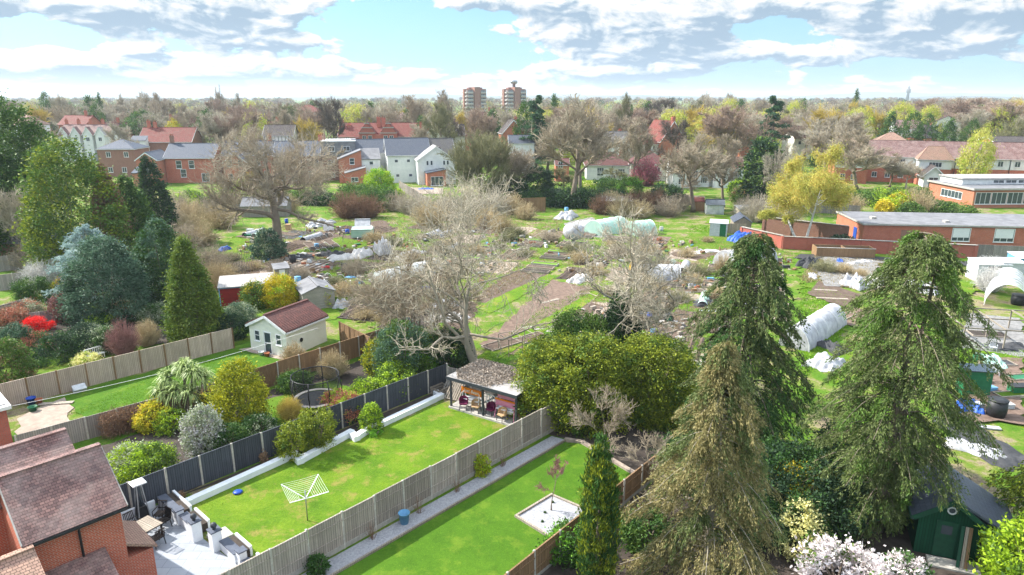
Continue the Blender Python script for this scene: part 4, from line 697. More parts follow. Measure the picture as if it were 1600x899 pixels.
def pallet(name, label, loc, rz, tilt, mat='board_slat', n=7, w=1.2, l=1.0):
    r = thing(name, label, 'pallet', loc, rz); mb = MB()
    for i in range(n): x = -w / 2 + (w - .12) * i / (n - 1); mb.box(x, x + .12, 0, l, .1, .125)
    for y in (0.02, l / 2 - .05, l - .12): mb.box(-w / 2, w / 2, y, y + .09, 0, .099)
    o = mb.obj('slatted_deck', mat, r); o.rotation_euler.x = R(tilt); return r
pallet('pallet', 'grey slatted pallet leaning against the fence beside the shelter', S(16.2, -9.3, .02), gr, 48, 'board_grey', w=1.5, l=1.5); pallet('pallet', 'pale slatted panel leaning beside the shelter post', S(15.7, -8.6, .02), gr + .1, 40, 'board_slat', w=1.2, l=1.5)
o = MB(); o.box(-.6, .6, -.5, .5, 0, .6); r = thing('pallet_box', 'open timber crate of stacked slats by the charcoal fence', 'crate', S(16.0, -10.1), GA); mb = MB()
for z in (.02, .22, .42): mb.box(-.6, .6, -.5, -.46, z, z + .13); mb.box(-.6, .6, .46, .5, z, z + .13); mb.box(-.6, -.56, -.46, .46, z, z + .13); mb.box(.56, .6, -.46, .46, z, z + .13)
mb.obj('slats', 'board_slat', r)
# ------- cream outbuilding with brown tiles
q0, q1, q2 = Vector((*G(393, 547), 0)), Vector((*G(450, 560), 0)), Vector((*G(525, 537), 0)); rz = math.atan2((q1 - q0).y, (q1 - q0).x); Wd_ = (q1 - q0).length; Ld_ = (q2 - q1).length
r = thing('cream_outbuilding', 'cream rendered outbuilding with ribbed brown tiled roof and white door', 'outbuilding', q0, rz)
block(r, 0, Wd_, 0, Ld_, 2.35, 3.35, 'gy', 'render_cream', 'tile_maroon', oh=.18)
mb = MB(); A_ = Wd_ / 2
for i in range(19):
    y_ = -.1 + (Ld_ + .2) * i / 18
    for sx in (-1, 1): mb.bar((A_ + sx * (A_ + .17), y_, 2.48), (A_, y_, 3.49), .07, .05)
mb.obj('roof_rib', 'tile_maroon', r)
window(r, Wd_ * .5, 0, .02, 0, -1, .85, 1.95, door=True, nh=2); window(r, Wd_ * .22, 0, 1.0, 0, -1, .62, .95, nh=2, split=.55); window(r, Wd_ * .8, 0, 1.0, 0, -1, .62, .95, nh=2, split=.55)
mb = MB(); mb.lathe([(.18, 0), (.18, .04), (.1, .05)], (0, 0, 0), 14); o = mb.obj('wall_vent', 'black_metal', r); o.location = (Wd_ + .01, Ld_ * .35, 1.1); o.rotation_euler.y = R(90)
for p_, lb, m_ in ((S(11.1, -26.3), 'terracotta plant pot by the cream outbuilding door corner', 'terracotta'), (S(10.9, -26.9), 'white plant pot by the cream outbuilding door corner', 'plastic_white')):
    mb = MB(); mb.lathe([(.16, 0), (.23, .34), (.25, .36), (.21, .36), (.19, .3), (.02, .3)], (0, 0, 0), 12); mb.obj('plant_pot', m_, loc=p_, label=lb, cat='plant pot')
# ------- trampoline
r = thing('trampoline', 'round black netted trampoline standing in the second garden', 'trampoline', (-13.6, 43.9, 0), 0); RR = 1.55; mb = MB(); ring = [(RR * math.cos(2 * math.pi * k / 32), RR * math.sin(2 * math.pi * k / 32), .75) for k in range(33)]
mb.tube(ring, .04, 6, cap=False); mb.obj('frame', 'grey_metal', r); mb = MB(); mb.tube([(x * 1.04, y * 1.04, 2.45) for x, y, z in ring], .035, 6, cap=False); mb.obj('top_ring', 'black_metal', r); mb = MB(); mb.lathe([(0.01, .74), (RR - .2, .74)], (0, 0, 0), 32, cap=False); mb.obj('mat', 'plastic_black', r)
mb = MB(); mb.lathe([(RR - .22, .78), (RR - .1, .83), (RR + .08, .78)], (0, 0, 0), 32, cap=False); mb.obj('pad', 'felt_pale', r); mb = MB(); mb.lathe([(RR * 1.0, .8), (RR * 1.08, 1.6), (RR * 1.04, 2.45)], (0, 0, 0), 32, cap=False); mb.obj('net', 'net', r)
for k in range(8):
    a = k * math.pi / 4; c_, s_ = math.cos(a) * RR, math.sin(a) * RR; mb = MB(); mb.tube([(c_ * 1.03, s_ * 1.03, .02), (c_ * 1.04, s_ * 1.04, .75), (c_ * 1.16, s_ * 1.16, 1.6), (c_ * 1.05, s_ * 1.05, 2.5)], .04, 6); mb.obj('pole', 'black_metal', r)
# bits in the neighbouring yard
def tub(name, label, loc, rad, h, mat, n=14, cat='water butt', lid=True):
    r = thing(name, label, cat, loc); mb = MB(); mb.lathe([(rad * .86, 0), (rad, h * .5), (rad * .94, h)], (0, 0, 0), n); mb.obj('barrel', mat, r)
    if lid: mb = MB(); mb.lathe([(rad * 1.0, h), (rad * 1.0, h + .06), (rad * .4, h + .1)], (0, 0, 0), n); mb.obj('lid', mat, r)
    return r
def bucket(label, px, py, rad, h, mat, cat='bucket', name='bucket'):
    mb = MB(); mb.lathe([(rad * .75, 0), (rad, h), (rad * 1.08, h), (rad * 1.08, h - .04), (rad * .92, h - .05), (rad * .7, .05)], (0, 0, 0), 14); return mb.obj(name, mat, loc=(*G(px, py), 0.02), label=label, cat=cat)
def carton(name, label, px, py, w, d, h, mat, rz=0, cat='box', lidm=None, z=0.02):
    mb = MB(); mb.box(-w / 2, w / 2, -d / 2, d / 2, 0, h); mb.box(-w / 2 - .03, w / 2 + .03, -d / 2 - .03, d / 2 + .03, h * .88, h * .97); 
    if lidm: r = thing(name, label, cat, (*G(px, py), z), rz); mb.obj('body', mat, r); l = MB(); l.box(-w / 2 - .05, w / 2 + .05, -d / 2 - .05, d / 2 + .05, h + .001, h + .06); l.obj('lid', lidm, r); return r
    return mb.obj(name, mat, loc=(*G(px, py), z), rz=rz, label=label, cat=cat)
bucket('blue bucket beside the orange pot in the concrete yard', 50, 632, .3, .5, 'plastic_blue'); bucket('orange pot in the concrete yard by the beige fence', 62, 632, .22, .4, 'terracotta', 'plant pot', 'plant_pot'); bucket('dark green tub in front of the blue bucket', 52, 643, .28, .35, 'plastic_green', 'tub', 'tub'); carton('white_box', 'tilted white box leaning on the beige fence', 124, 612, .8, .5, .5, 'plastic_white', .8); o = bpy.context.scene.objects['white_box']; o.rotation_euler.x = .5
carton('timber_plank', 'pale plank lying across the concrete yard end', 88, 632, 2.2, .35, .1, 'board_slat', .15, 'plank')
r = thing('garden_bench', 'white garden bench by the yellow flowering bush', 'bench', (*G(150, 562), 0), 1.0); mb = MB(); mb.box(-.7, .7, -.2, .25, .42, .47); mb.obj('seat', 'upvc', r); mb = MB()
for k in range(9): mb.bar((-.65 + .16 * k, .27, .47), (-.65 + .16 * k, .34, .92), .05, .03)
mb.bar((-.7, .35, .93), (.7, .35, .93), .05, .06); mb.obj('backrest', 'upvc', r)
for sx in (-1, 1):
    for y in (-.17, .22): mb = MB(); mb.bar((sx * .62, y, 0), (sx * .62, y, .44), .06, .06); mb.obj('leg', 'upvc', r)
bucket('blue water bottle pack standing on the white pebbles by the fence', 632, 818, .28, .62, 'plastic_sky', 'container', 'water_container')
# washing lines over the gardens
mb = MB(); a = Vector((-33, 36, 3.0)); b = Vector((-16, 53.5, 2.6))
for k in range(12): p = a.lerp(b, k / 12) - Vector((0, 0, .5 * math.sin(math.pi * k / 12))); q = a.lerp(b, (k + 1) / 12) - Vector((0, 0, .5 * math.sin(math.pi * (k + 1) / 12))); mb.bar(p, q, .018, .018)
mb.obj('washing_line', 'upvc', label='long white washing line stretched over the narrow lawn to the cream outbuilding', cat='washing line')
# ------- green summer house
r = thing('summer_house', 'dark green timber summer house with grey tiled roof under the conifer', 'summer house', (19.2, 28.2, 0), R(-22)); block(r, 0, 2.5, 0, 3.2, 2.1, 3.15, 'gy', 'board_green', 'tile_slate', oh=.3, trim='green_paint')
block(r, 2.52, 4.4, .0, 3.2, 2.0, 1.4, 'mx', 'board_green', 'tile_slate', oh=.1) if False else None
mb = MB(); mb.add([(1.25, -.28, 3.2), (4.3, -.28, 1.45), (4.3, 3.45, 1.45), (1.25, 3.45, 3.2), (1.25, -.28, 3.32), (4.3, -.28, 1.57), (4.3, 3.45, 1.57), (1.25, 3.45, 3.32)], [(3, 2, 1, 0), (4, 5, 6, 7), (0, 1, 5, 4), (1, 2, 6, 5), (2, 3, 7, 6), (3, 0, 4, 7)]); mb.obj('roof', 'tile_slate', r)
mb = MB(); mb.box(3.95, 4.05, -.1, 0, 0, 1.55); mb.box(3.95, 4.05, 3.1, 3.2, 0, 1.55); mb.box(2.52, 4.05, 3.21, 3.26, 0, 1.6); mb.obj('post', 'green_paint', r)
mb = MB(); mb.box(.75, 1.6, -.05, -.003, .08, 1.95); d_ = mb.obj('door', 'green_paint', r); mb = MB(); mb.box(.95, 1.4, -.07, -.052, 1.3, 1.75); mb.obj('pane', 'glass', d_)
mb = MB(); mb.lathe([(.2, -.02), (.2, .02), (.14, .03), (.14, -.02)], (0, 0, 0), 16); o = mb.obj('round_window', 'upvc', r); o.location = (1.25, -.03, 2.55); o.rotation_euler.x = R(90); mb = MB(); mb.lathe([(.13, 0), (.13, .01)], (0, 0, 0), 16); g = mb.obj('pane', 'glass', o)
for k, (dx, m_, lb) in enumerate(((1.85, 'board_slat', 'pale timber plank leaning on the green summer house, first'), (2.0, 'board_brown', 'brown timber plank leaning on the green summer house'), (1.68, 'green_paint', 'green board leaning beside the summer house door'))):
    c_, s_ = math.cos(R(-22)), math.sin(R(-22)); a = Vector((19.2 + dx * c_ + .75 * s_, 28.2 + dx * s_ - .75 * c_, 0)); b = Vector((19.2 + (dx + .1) * c_ + .1 * s_, 28.2 + (dx + .1) * s_ - .1 * c_, 1.9)); mb = MB(); mb.bar(a, b, .13, .05); mb.obj('timber_plank', m_, label=lb.replace(', first', ''), cat='plank')
r = thing('lawn_mower', 'yellow green garden mower parked under the summer house lean-to', 'mower', (22.1, 26.9, 0), .4); mb = MB(); mb.box(-.25, .25, -.35, .35, .12, .4); mb.obj('body', 'skip_yellow', r); mb = MB()
for sx in (-1, 1): mb.bar((sx * .2, .3, .35), (sx * .2, .75, 1.0), .03, .03)
mb.bar((-.2, .75, 1.0), (.2, .75, 1.0), .03, .03); mb.obj('handle', 'leaf_lime', r)
for sx in (-1, 1):
    for y in (-.28, .28): mb = MB(); mb.tube([(sx * .27, y, .12), (sx * .33, y, .12)], .12, 10); mb.obj('wheel', 'plastic_black', r)
r = thing('greenhouse_frame', 'grey stone step slab before the green summer house', 'step', (19.3, 27.1, 0), R(-22)); r.name = 'doorstep'; mb = MB(); mb.box(0, 2.1, 0, .8, 0, .12); mb.obj('slab', 'stone_pale', r)
# ---------------------------------------------------------------- garden trees and plants
def g3(px, py, z=0): return (*G(px, py), z)
# the three great conifers and their neighbours
weeping_conifer('conifer', 'tall brownish weeping conifer with bare grey twigs beside the brown fence', (8.3, 25.0, 0), 11.9, 4.0, 11, ('bark_pale', 'leaf_brownspruce', 'leaf_spruce'), nb=185, ns=40, nq=20, L=.15, Wd=.036, SL=.5, bare=.4, drp=.78, trunkr=.22, bough=.022, prof=((0, 1), (.2, 1), (.45, .72), (.7, .42), (.9, .16), (1, .03)))
weeping_conifer('conifer', 'tall dark green conifer with a ragged domed top, behind the brownish one', (13.6, 37.5, 0), 13.8, 4.1, 12, ('bark_dark', 'leaf_spruce', 'leaf_green'), nb=160, ns=40, nq=16, L=.21, Wd=.055, SL=.55, bare=.34, drp=.8, prof=((0, .85), (.3, .95), (.6, .9), (.82, .68), (.95, .4), (1, .12)))
weeping_conifer('conifer', 'tallest olive green conifer with a split trunk, above the green summer house', (18.3, 29.8, 0), 15.4, 3.35, 13, ('bark', 'leaf_spruce', 'leaf_mid'), nb=190, ns=42, nq=20, L=.165, Wd=.042, cut=(.5, -.87, .30), SL=.55, bare=.34, drp=.72, fork=1, bough=.026, prof=((0, .75), (.15, .95), (.35, 1), (.55, .92), (.75, .8), (.9, .55), (.97, .3), (1, .1)))
weeping_conifer('conifer', 'golden green conifer cut by the picture edge beside the summer house', (26.2, 29.0, 0), 8.8, 3.6, 14, ('bark', 'leaf_leyland', 'leaf_mid'), nb=90, ns=34, nq=12, L=.18, Wd=.06, drp=.5)
shrub('laurel_bush', 'lime green laurel bush beside the summer house lean-to', (22.6, 24.9, 0), 3.6, 2.1, 15, ['leaf_lime', 'leaf_mid'], leaf=.17, wfrac=.2, up=.4)
shrub('evergreen_shrub', 'dark shrub mass under the tall conifers by the yellow flowers', (14.6, 31.5, 0), 3.6, 2.8, 16, ['leaf_dark', 'leaf_green'], leaf=.13, wfrac=.3); shrub('evergreen_shrub', 'dark green shrub at the foot of the brownish conifer', (11.3, 29.8, 0), 3.0, 2.2, 17, ['leaf_green', 'leaf_dark'], leaf=.13, wfrac=.4)
shrub('evergreen_shrub', 'dark shrub behind the tallest conifer by the allotment path', (20.6, 35.4, 0), 2.6, 2.4, 217, ['leaf_green', 'leaf_dark'], leaf=.13, wfrac=.4); shrub('evergreen_shrub', 'low green shrub under the ragged domed conifer', (11.0, 34.8, 0), 2.0, 2.2, 218, ['leaf_green', 'leaf_dark'], leaf=.13, wfrac=.4)
shrub('flowering_shrub', 'bushy shrub covered in pale yellow blossom next to the magnolia', (13.9, 28.7, 0), 2.3, 1.25, 18, ['leaf_green', 'blossom_cream'], leaf=.12, wfrac=.62); shrub('flowering_shrub', 'sparse shrub with deep yellow flowers in the conifer shade', (15.1, 32.4, 0), 2.1, 1.3, 19, ['leaf_green', 'blossom_yellow'], leaf=.11, wfrac=.35)
shrub('magnolia', 'spreading magnolia covered in white pink blossom at the near edge', (14.5, 25.9, 0), 1.9, 1.75, 20, ['blossom_pink', 'leaf_mid'], cat='shrub', leaf=.16, wfrac=.13, n=.75, amp=.5, sq=(1.2, .9)); shrub('magnolia', 'smaller white blossom bush below the green summer house', (17.6, 26.1, 0), 1.2, .9, 21, ['leaf_green', 'blossom_pink'], leaf=.12, wfrac=.5)
shrub('evergreen_shrub', 'dark leafy shrub on the bare soil beside the brown fence', (6.6, 28.6, 0), 1.7, 1.2, 219, ['leaf_green', 'leaf_mid'], leaf=.12, wfrac=.3); twiggy('bare_bush', 'pale leafless bush on the bare soil near the brownish conifer', (7.6, 30.8, 0), 1.8, 1.2, 220, 'twig', n=300, tw=.009)
# columnar cypress
o = thing('columnar_cypress', 'narrow dark columnar cypress rising from the lawn edge', 'tree', (3.75, 25.9, 0)); link('foliage', foliage('foliage', ['leaf_green', 'leaf_leyland'], [(0, .45), (.2, .62), (.5, .62), (.75, .45), (.92, .22), (1, .03)], 7.3, 420, 44, .2, .22, .06, 22, .3, .1, .25, 1.0, .6, .5, wfrac=.35), o); mb = MB(); mb.tube([(0, 0, 0), (0, 0, 5.5)], [.12, .05], 7); mb.obj('trunk', 'bark', o)
# leyland clump behind the gardens: three trees
for i, (px, py, H_, R_, lb) in enumerate([(858, 640, 5.4, 2.3, 'golden green leyland conifer beside the leaf covered shelter'), (925, 655, 5.8, 2.9, 'golden green leyland conifer in the middle of the clump, below the twisted bare tree'), (1010, 650, 5.6, 2.8, 'golden green leyland conifer on the path side of the clump')]):
    shrub('leyland_conifer', lb, g3(px, py), H_, R_, 30 + i, ['leaf_leyland', 'leaf_mid'], cat='tree', leaf=.13, wfrac=.18, up=.1, out=.8, amp=.55, cr=.42, prof=[(0, .9), (.2, 1), (.5, .95), (.75, .75), (.92, .45), (1, .12)], group='clump of golden green conifers')
shrub('leyland_conifer', 'dull green conifer at the back of the golden clump', g3(900, 600), 5.6, 2.6, 34, ['leaf_mid', 'leaf_green'], cat='tree', leaf=.14, wfrac=.3, amp=.5, cr=.45); shrub('leyland_conifer', 'dark shady conifer under the ivy clad tree', g3(1040, 610), 3.9, 2.0, 35, ['leaf_mid', 'leaf_leyland'], cat='tree', leaf=.14, wfrac=.4, amp=.5)
# central bare trees
make_bare('bare_tree', 'big bare tree with a thick pale trunk behind the shelter', g3(742, 585), 15.3, 8.2, 41, ('bark_pale', 'twig_pale'), nl=(17, 9, 8, 5), trunk_h=.16, r0=.42, tw=.014, zc=.56, rz=.46, up=.06, multi=2, spread=1.0, wig=.32, low=1)
make_bare('bare_tree', 'broad bushy bare tree standing before the white tunnel tents', g3(648, 560), 9.8, 5.8, 42, ('bark', 'twig'), nl=(14, 9, 9, 5), trunk_h=.12, r0=.26, tw=.013, zc=.56, rz=.50, up=.12, multi=3, low=1, spread=.85)
make_bare('bare_tree', 'pale bare bushy tree beside the brown shed fence', g3(600, 520), 5.4, 3.6, 43, ('bark_pale', 'twig'), nl=(12, 9, 12, 9), trunk_h=.1, r0=.15, tw=.012, zc=.52, rz=.5, multi=3, low=1)
make_bare('twisted_tree', 'twisted pale bare tree clothed in dark ivy behind the golden conifers', g3(962, 592), 13.3, 6.6, 44, ('bark_pale', 'twig_pale'), nl=(19, 9, 8, 5), trunk_h=.3, r0=.34, tw=.014, zc=.58, rz=.44, spread=1.0, wig=.42, low=1, lean=(-1.0, 0))
shrub('ivy_mass', 'dark ivy clothing the trunk of the twisted bare tree', g3(966, 600), 7.0, 1.8, 45, ['leaf_dark', 'leaf_green'], leaf=.14, wfrac=.15, prof=[(0, .9), (.3, 1), (.6, .8), (1, .25)], cat='ivy', stems=False)
make_bare('bare_tree', 'straggly pale bare tree in the soil behind the right lawn', (5.6, 37.5, 0), 4.3, 2.3, 46, ('bark', 'twig'), nl=(9, 7, 7, 5), trunk_h=.12, r0=.06, tw=.008, zc=.5, rz=.5, multi=3, low=1); make_bare('bare_tree', 'thin pale bare tree between the brown fence and the brownish conifer', (7.9, 33.0, 0), 4.2, 2.0, 47, ('bark', 'twig'), nl=(9, 7, 7, 5), trunk_h=.15, r0=.05, tw=.008, zc=.5, rz=.5, multi=3, low=1)
make_bare('young_tree', 'young leafless sapling in the white gravel square', (*S(10.0, 5.3)[:2], 0), 3.3, 1.1, 48, ('bark', 'twig_pink'), nl=(7, 5, 6, 4), trunk_h=.3, r0=.035, tw=.007, zc=.6, rz=.42)
for i, (s_, t_) in enumerate([(9.4, 6.6), (9.6, 5.2), (10.6, 4.9), (8.9, 5.6)]): o = shrub('heather', 'tiny dark plant in the gravel square, ' + ['at the corner by the pale kerb', 'in the middle by the sapling', 'at the far conifer end', 'at the near open end'][i], S(s_, t_), .16, .06, 49 + i, ['leaf_green'], leaf=.035, cr=.03, stems=False, group='tiny plants in the gravel square', cat='plant')
for i, (px, py, H_, R_, ms, lb, wf) in enumerate([
    (497, 700, 2.4, .9, ['leaf_leyland', 'leaf_mid'], 'clipped yellow green hedge bush between dark fence and white wall, upper half', .1), (463, 712, 2.1, .8, ['leaf_leyland', 'leaf_mid'], 'clipped yellow green hedge bush between dark fence and white wall, lower half', .1),
    (582, 672, 1.9, .65, ['leaf_lime', 'leaf_mid'], 'small light green bush against the charcoal fence', .3), (752, 742, 1.25, .42, ['leaf_lime', 'leaf_golden'], 'small yellow green bush in the white pebble strip', .4), (587, 680, .35, .4, ['berry_green'], 'low bright green clump below the light green bush', 0),
    (382, 668, 4.7, 1.6, ['leaf_golden', 'leaf_leyland'], 'rounded golden yellow conifer behind the charcoal fence', .12), (243, 747, 2.0, 1.35, ['leaf_mid', 'leaf_lime'], 'pale leaved spreading bush beside the patio heater fence', .3), (205, 740, 1.7, 1.3, ['leaf_lime', 'leaf_variegated'], 'light green spreading bush near the brick gable', .4),
    (322, 718, 3.4, 1.15, ['leaf_variegated', 'leaf_grey'], 'silvery variegated holly tree behind the charcoal fence', .3), (358, 712, 2.0, 1.1, ['leaf_green', 'leaf_mid'], 'green bush between the silver holly and the golden conifer', .3), (405, 690, 1.8, 1.1, ['leaf_green', 'leaf_variegated'], 'dark green bush below the golden conifer', .2),
    (240, 668, 1.7, 1.1, ['leaf_golden', 'blossom_yellow'], 'yellow flowering gorse bush beside the brown hedge', .35), (268, 672, 1.4, .9, ['leaf_lime', 'leaf_mid'], 'lime green low bush beside the gorse', .3), (262, 640, 1.9, .8, ['leaf_green', 'blossom_yellow'], 'bush with yellow flowers at the foot of the palm', .25), (322, 650, 1.5, .8, ['leaf_green', 'blossom_yellow'], 'bush with orange yellow flowers between palm and golden conifer', .3),
    (545, 652, 1.7, 1.2, ['leaf_lime', 'leaf_reddish'], 'reddish lime shrub behind the charcoal fence by the trampoline', .5), (575, 628, 1.8, 1.1, ['leaf_lime', 'leaf_mid'], 'bright green shrub beyond the trampoline', .3), (525, 640, 1.4, 1.0, ['leaf_reddish', 'leaf_lime'], 'rust coloured shrub beside the trampoline', .3), (620, 612, 2.2, 1.5, ['leaf_mid', 'leaf_lime'], 'mid green shrub under the dark holly', .4),
    (628, 592, 4.6, 1.9, ['leaf_bluegreen', 'leaf_mid'], 'tall dark holly tree behind the charcoal fence', .35), (660, 590, 2.7, 1.5, ['leaf_mid', 'berry_green'], 'green bush between the dark holly and the big trunk', .3), (590, 585, 2.9, .9, ['leaf_golden', 'leaf_mid'], 'narrow yellow green shrub beside the dark holly', .3), (700, 580, 3.4, 1.7, ['leaf_dark', 'leaf_green'], 'dark evergreen bush at the foot of the big pale trunk', .3),
    (497, 893, .8, .5, ['leaf_green'], 'round dark green bush on the pebbles at the near edge', 0), (462, 610, 1.4, 1.1, ['leaf_mid', 'leaf_green'], 'low green shrub along the brown fence', .3), (135, 568, .8, .9, ['blossom_cream', 'leaf_lime'], 'low bush of pale yellow flowers by the white bench', .2),
    (15, 600, 3.4, 1.5, ['leaf_mid', 'leaf_deadbrown'], 'dull green conifer behind the beige fence at the picture edge', .12), (30, 548, 2.4, 1.2, ['leaf_bluegreen', 'leaf_dark'], 'rounded blue green conifer behind the dull green one', .3), (60, 548, 1.6, 1.3, ['leaf_reddish', 'leaf_green'], 'dark reddish rhododendron beside the red azalea', .4), (55, 518, 1.3, 1.0, ['blossom_red', 'blossom_red'], 'bright scarlet azalea in full flower', .0),
    (100, 560, 2.1, 1.7, ['leaf_dark', 'leaf_green'], 'dark rhododendron in front of the red azalea', .3), (135, 545, 2.1, 1.7, ['leaf_dark', 'leaf_variegated'], 'dark rhododendron with pale buds below the pink bush', .2), (168, 548, 2.0, 1.5, ['leaf_green', 'leaf_variegated'], 'pale flecked rhododendron beside the grey purple bush', .3), (160, 515, 1.5, 1.3, ['leaf_green', 'leaf_lime'], 'green shrub behind the flecked rhododendron', .2),
    (107, 500, 2.6, 1.55, ['twig_pink', 'leaf_deadbrown'], 'round clipped pinkish brown bush', .2), (52, 470, 2.3, 1.6, ['leaf_green', 'leaf_mid'], 'clipped green cube hedge in the far garden', .2), (40, 498, 1.7, 1.7, ['leaf_variegated', 'leaf_reddish'], 'cream and pink leaved shrub beyond the red azalea', .4), (20, 515, 1.9, 1.6, ['leaf_reddish', 'leaf_deadbrown'], 'russet shrub beside the scarlet azalea', .4), (110, 462, 2.0, 1.5, ['leaf_golden', 'leaf_deadbrown'], 'golden brown shrub behind the pink bush', .3), (95, 478, 1.5, 1.2, ['leaf_dark', 'leaf_green'], 'small dark shrub beside the cube hedge', .3),
    (205, 500, 1.9, 1.6, ['leaf_green', 'leaf_deadbrown'], 'dark underplanting shrub at the foot of the blue pine', .3), (245, 505, 1.8, 1.5, ['leaf_green', 'leaf_variegated'], 'pale leaved shrub between blue pine and tall thuja', .5), (360, 530, 2.4, 1.2, ['leaf_dark', 'leaf_green'], 'dark ivy mound beside the cream outbuilding gable', .1), (375, 508, 2.2, 1.3, ['leaf_bluegreen', 'leaf_variegated'], 'grey green shrub behind the cream outbuilding gable', .4),
    (440, 478, 3.2, 1.9, ['leaf_yellow', 'leaf_lime'], 'brilliant yellow forsythia bush behind the cream outbuilding', .15), (400, 480, 2.6, 1.5, ['leaf_mid', 'leaf_yellow'], 'green bush beside the brilliant yellow forsythia', .15), (512, 480, 2.2, .5, ['leaf_yellow', 'leaf_lime'], 'slim yellow bush beside the felt roofed shed', .4),
    (455, 705, 1.1, .5, ['leaf_mid'], 'small shrub at the foot of the clipped hedge bush', 0), (413, 722, .6, .22, ['leaf_deadbrown'], 'small brown teardrop conifer at the charcoal fence', 0), (282, 780, .35, .25, ['leaf_deadbrown'], 'tiny straw tuft by the charcoal fence near the heater', 0), (935, 720, .5, .5, ['leaf_green'], 'small shrub in the border behind the right lawn', 0), (892, 870, 1.6, 1.1, ['leaf_green', 'berry_green'], 'dark leafy shrub at the foot of the columnar cypress', .3)]):
    pr = None; cr_ = None
    if 'cube hedge' in lb: pr = [(0, 1), (.9, 1), (1, .85)]; 
    if 'golden yellow conifer' in lb: pr = [(0, .7), (.15, .92), (.4, 1), (.65, .9), (.85, .6), (.95, .35), (1, .1)]
    if 'teardrop' in lb: pr = [(0, .8), (.3, 1), (.7, .5), (1, .05)]
    if 'clipped yellow green' in lb: pr = [(0, .9), (.3, 1), (.85, 1), (1, .75)]
    shrub('evergreen_tree' if H_ > 3.2 else 'shrub', lb, g3(px, py), H_, R_, 60 + i, ms, leaf=.10 if H_ * R_ < 3 else .12, wfrac=wf, prof=pr, up=.35, cat='tree' if H_ > 3.2 else 'shrub', amp=.08 if 'round clipped' in lb or 'cube' in lb else .18 if 'golden yellow conifer' in lb else .38)
# thuja, pines, cedars and the high left group
for i, (px, Y, top, R_, ms, lb, pr, wf, lf) in enumerate([
    (305, 58, 366, 2.35, ['leaf_thuja', 'leaf_mid'], 'dense cone shaped green thuja behind the beige fence', [(0, .85), (.12, 1), (.35, .88), (.6, .62), (.8, .36), (.95, .12), (1, .02)], .2, .16),
    (175, 63, 373, 3.3, ['leaf_bluegreen', 'leaf_dark'], 'bushy blue green pine in the far garden', [(0, .6), (.15, .9), (.45, 1), (.7, .85), (.9, .5), (1, .15)], .2, .17),
    (262, 69, 343, 2.5, ['leaf_green', 'leaf_bluegreen'], 'dark green pine between the blue green pine and the thuja', [(0, .7), (.3, 1), (.6, .8), (.85, .45), (1, .08)], .3, .18),
    (128, 82, 218, 5.0, ['leaf_mid', 'leaf_leyland'], 'huge bushy bright green conifer next to the dead brown one', [(0, .8), (.2, 1), (.5, .98), (.75, .72), (.92, .38), (1, .06)], .35, .26),
    (182, 84, 256, 2.1, ['leaf_deadbrown', 'twig_brown'], 'dead brown conifer leaning on the huge green one', [(0, 1), (.4, .9), (.7, .6), (1, .06)], .3, .24),
    (212, 88, 275, 2.8, ['leaf_green', 'leaf_mid'], 'dark green conifer behind the dead brown one', [(0, 1), (.4, .9), (.7, .7), (1, .1)], .3, .24),
    (40, 96, 150, 5.8, ['leaf_green', 'leaf_mid'], 'very tall loose conifer with layered boughs at the picture edge', [(0, .8), (.2, .95), (.4, 1), (.55, .75), (.7, .62), (.85, .42), (1, .08)], .4, .30),
    (-5, 92, 215, 5.0, ['leaf_green', 'leaf_mid'], 'tall green conifer cut by the picture edge', [(0, .9), (.4, 1), (.7, .7), (1, .1)], .3, .30),
    (245, 103, 246, 2.2, ['leaf_dark', 'leaf_green'], 'ivy smothered dead trunk beside the brick terrace', [(0, 1), (.3, 1), (.6, .6), (.85, .4), (1, .1)], .2, .24),
    (420, 90, 357, 1.9, ['leaf_bluegreen', 'leaf_variegated'], 'ivy mound growing against the oak trunk', [(0, 1), (.4, 1), (.8, .6), (1, .2)], .2, .2)]):
    H_ = HZ(Y, top); shrub('conifer' if 'ivy' not in lb else 'ivy_mass', lb, (DX(px, Y), Y, 0), H_, R_, 120 + i, ms, cat='tree' if 'mound' not in lb else 'ivy', leaf=lf, prof=pr, wfrac=wf, up=.15, out=.9, amp=.7 if 'layered' in lb else .45, cr=R_ * .19, n=1.25)
o = weeping_conifer('blue_cedar', 'pale blue cedar with drooping tiered boughs behind the blue green pine', (DX(148, 70), 70, 0), HZ(70, 352), 4.2, 131, ('bark', 'leaf_blue', 'leaf_blue'), nb=46, ns=50, nq=10, L=.26, Wd=.08, bare=.2, up=.2, flat=True, prof=((0, .8), (.4, 1), (.7, .7), (1, .1)))
make_bare('oak_tree', 'wide spreading bare oak on the allotments before the brick terrace', (DX(437, 91), 91, 0), HZ(91, 181), WD(122, 91), 51, ('bark', 'twig'), nl=(13, 11, 11, 8), trunk_h=.26, r0=.75, tw=.022, zc=.62, rz=.40, spread=.8, wig=.34, low=0, up=.05)
make_bare('bare_tree', 'pale limbed bare tree before the tall conifers', (DX(42, 88), 88, 0), 10.5, 5.6, 52, ('bark_pale', 'twig_pale'), nl=(11, 8, 9, 7), trunk_h=.18, r0=.26, tw=.022, zc=.58, rz=.45, multi=3)
make_bare('birch_tree', 'yellow leaved birch with white forked trunk by the red garden wall', (DX(1258, 97), 97, 0), HZ(97, 214), WD(64, 97), 53, ('bark_birch', 'twig_gold'), nl=(12, 9, 12, 8), trunk_h=.2, r0=.3, tw=.018, zc=.58, rz=.46, droop=.35, up=.1, multi=2, extra=('young_leaves', 'leaf_willow', 3, .18))
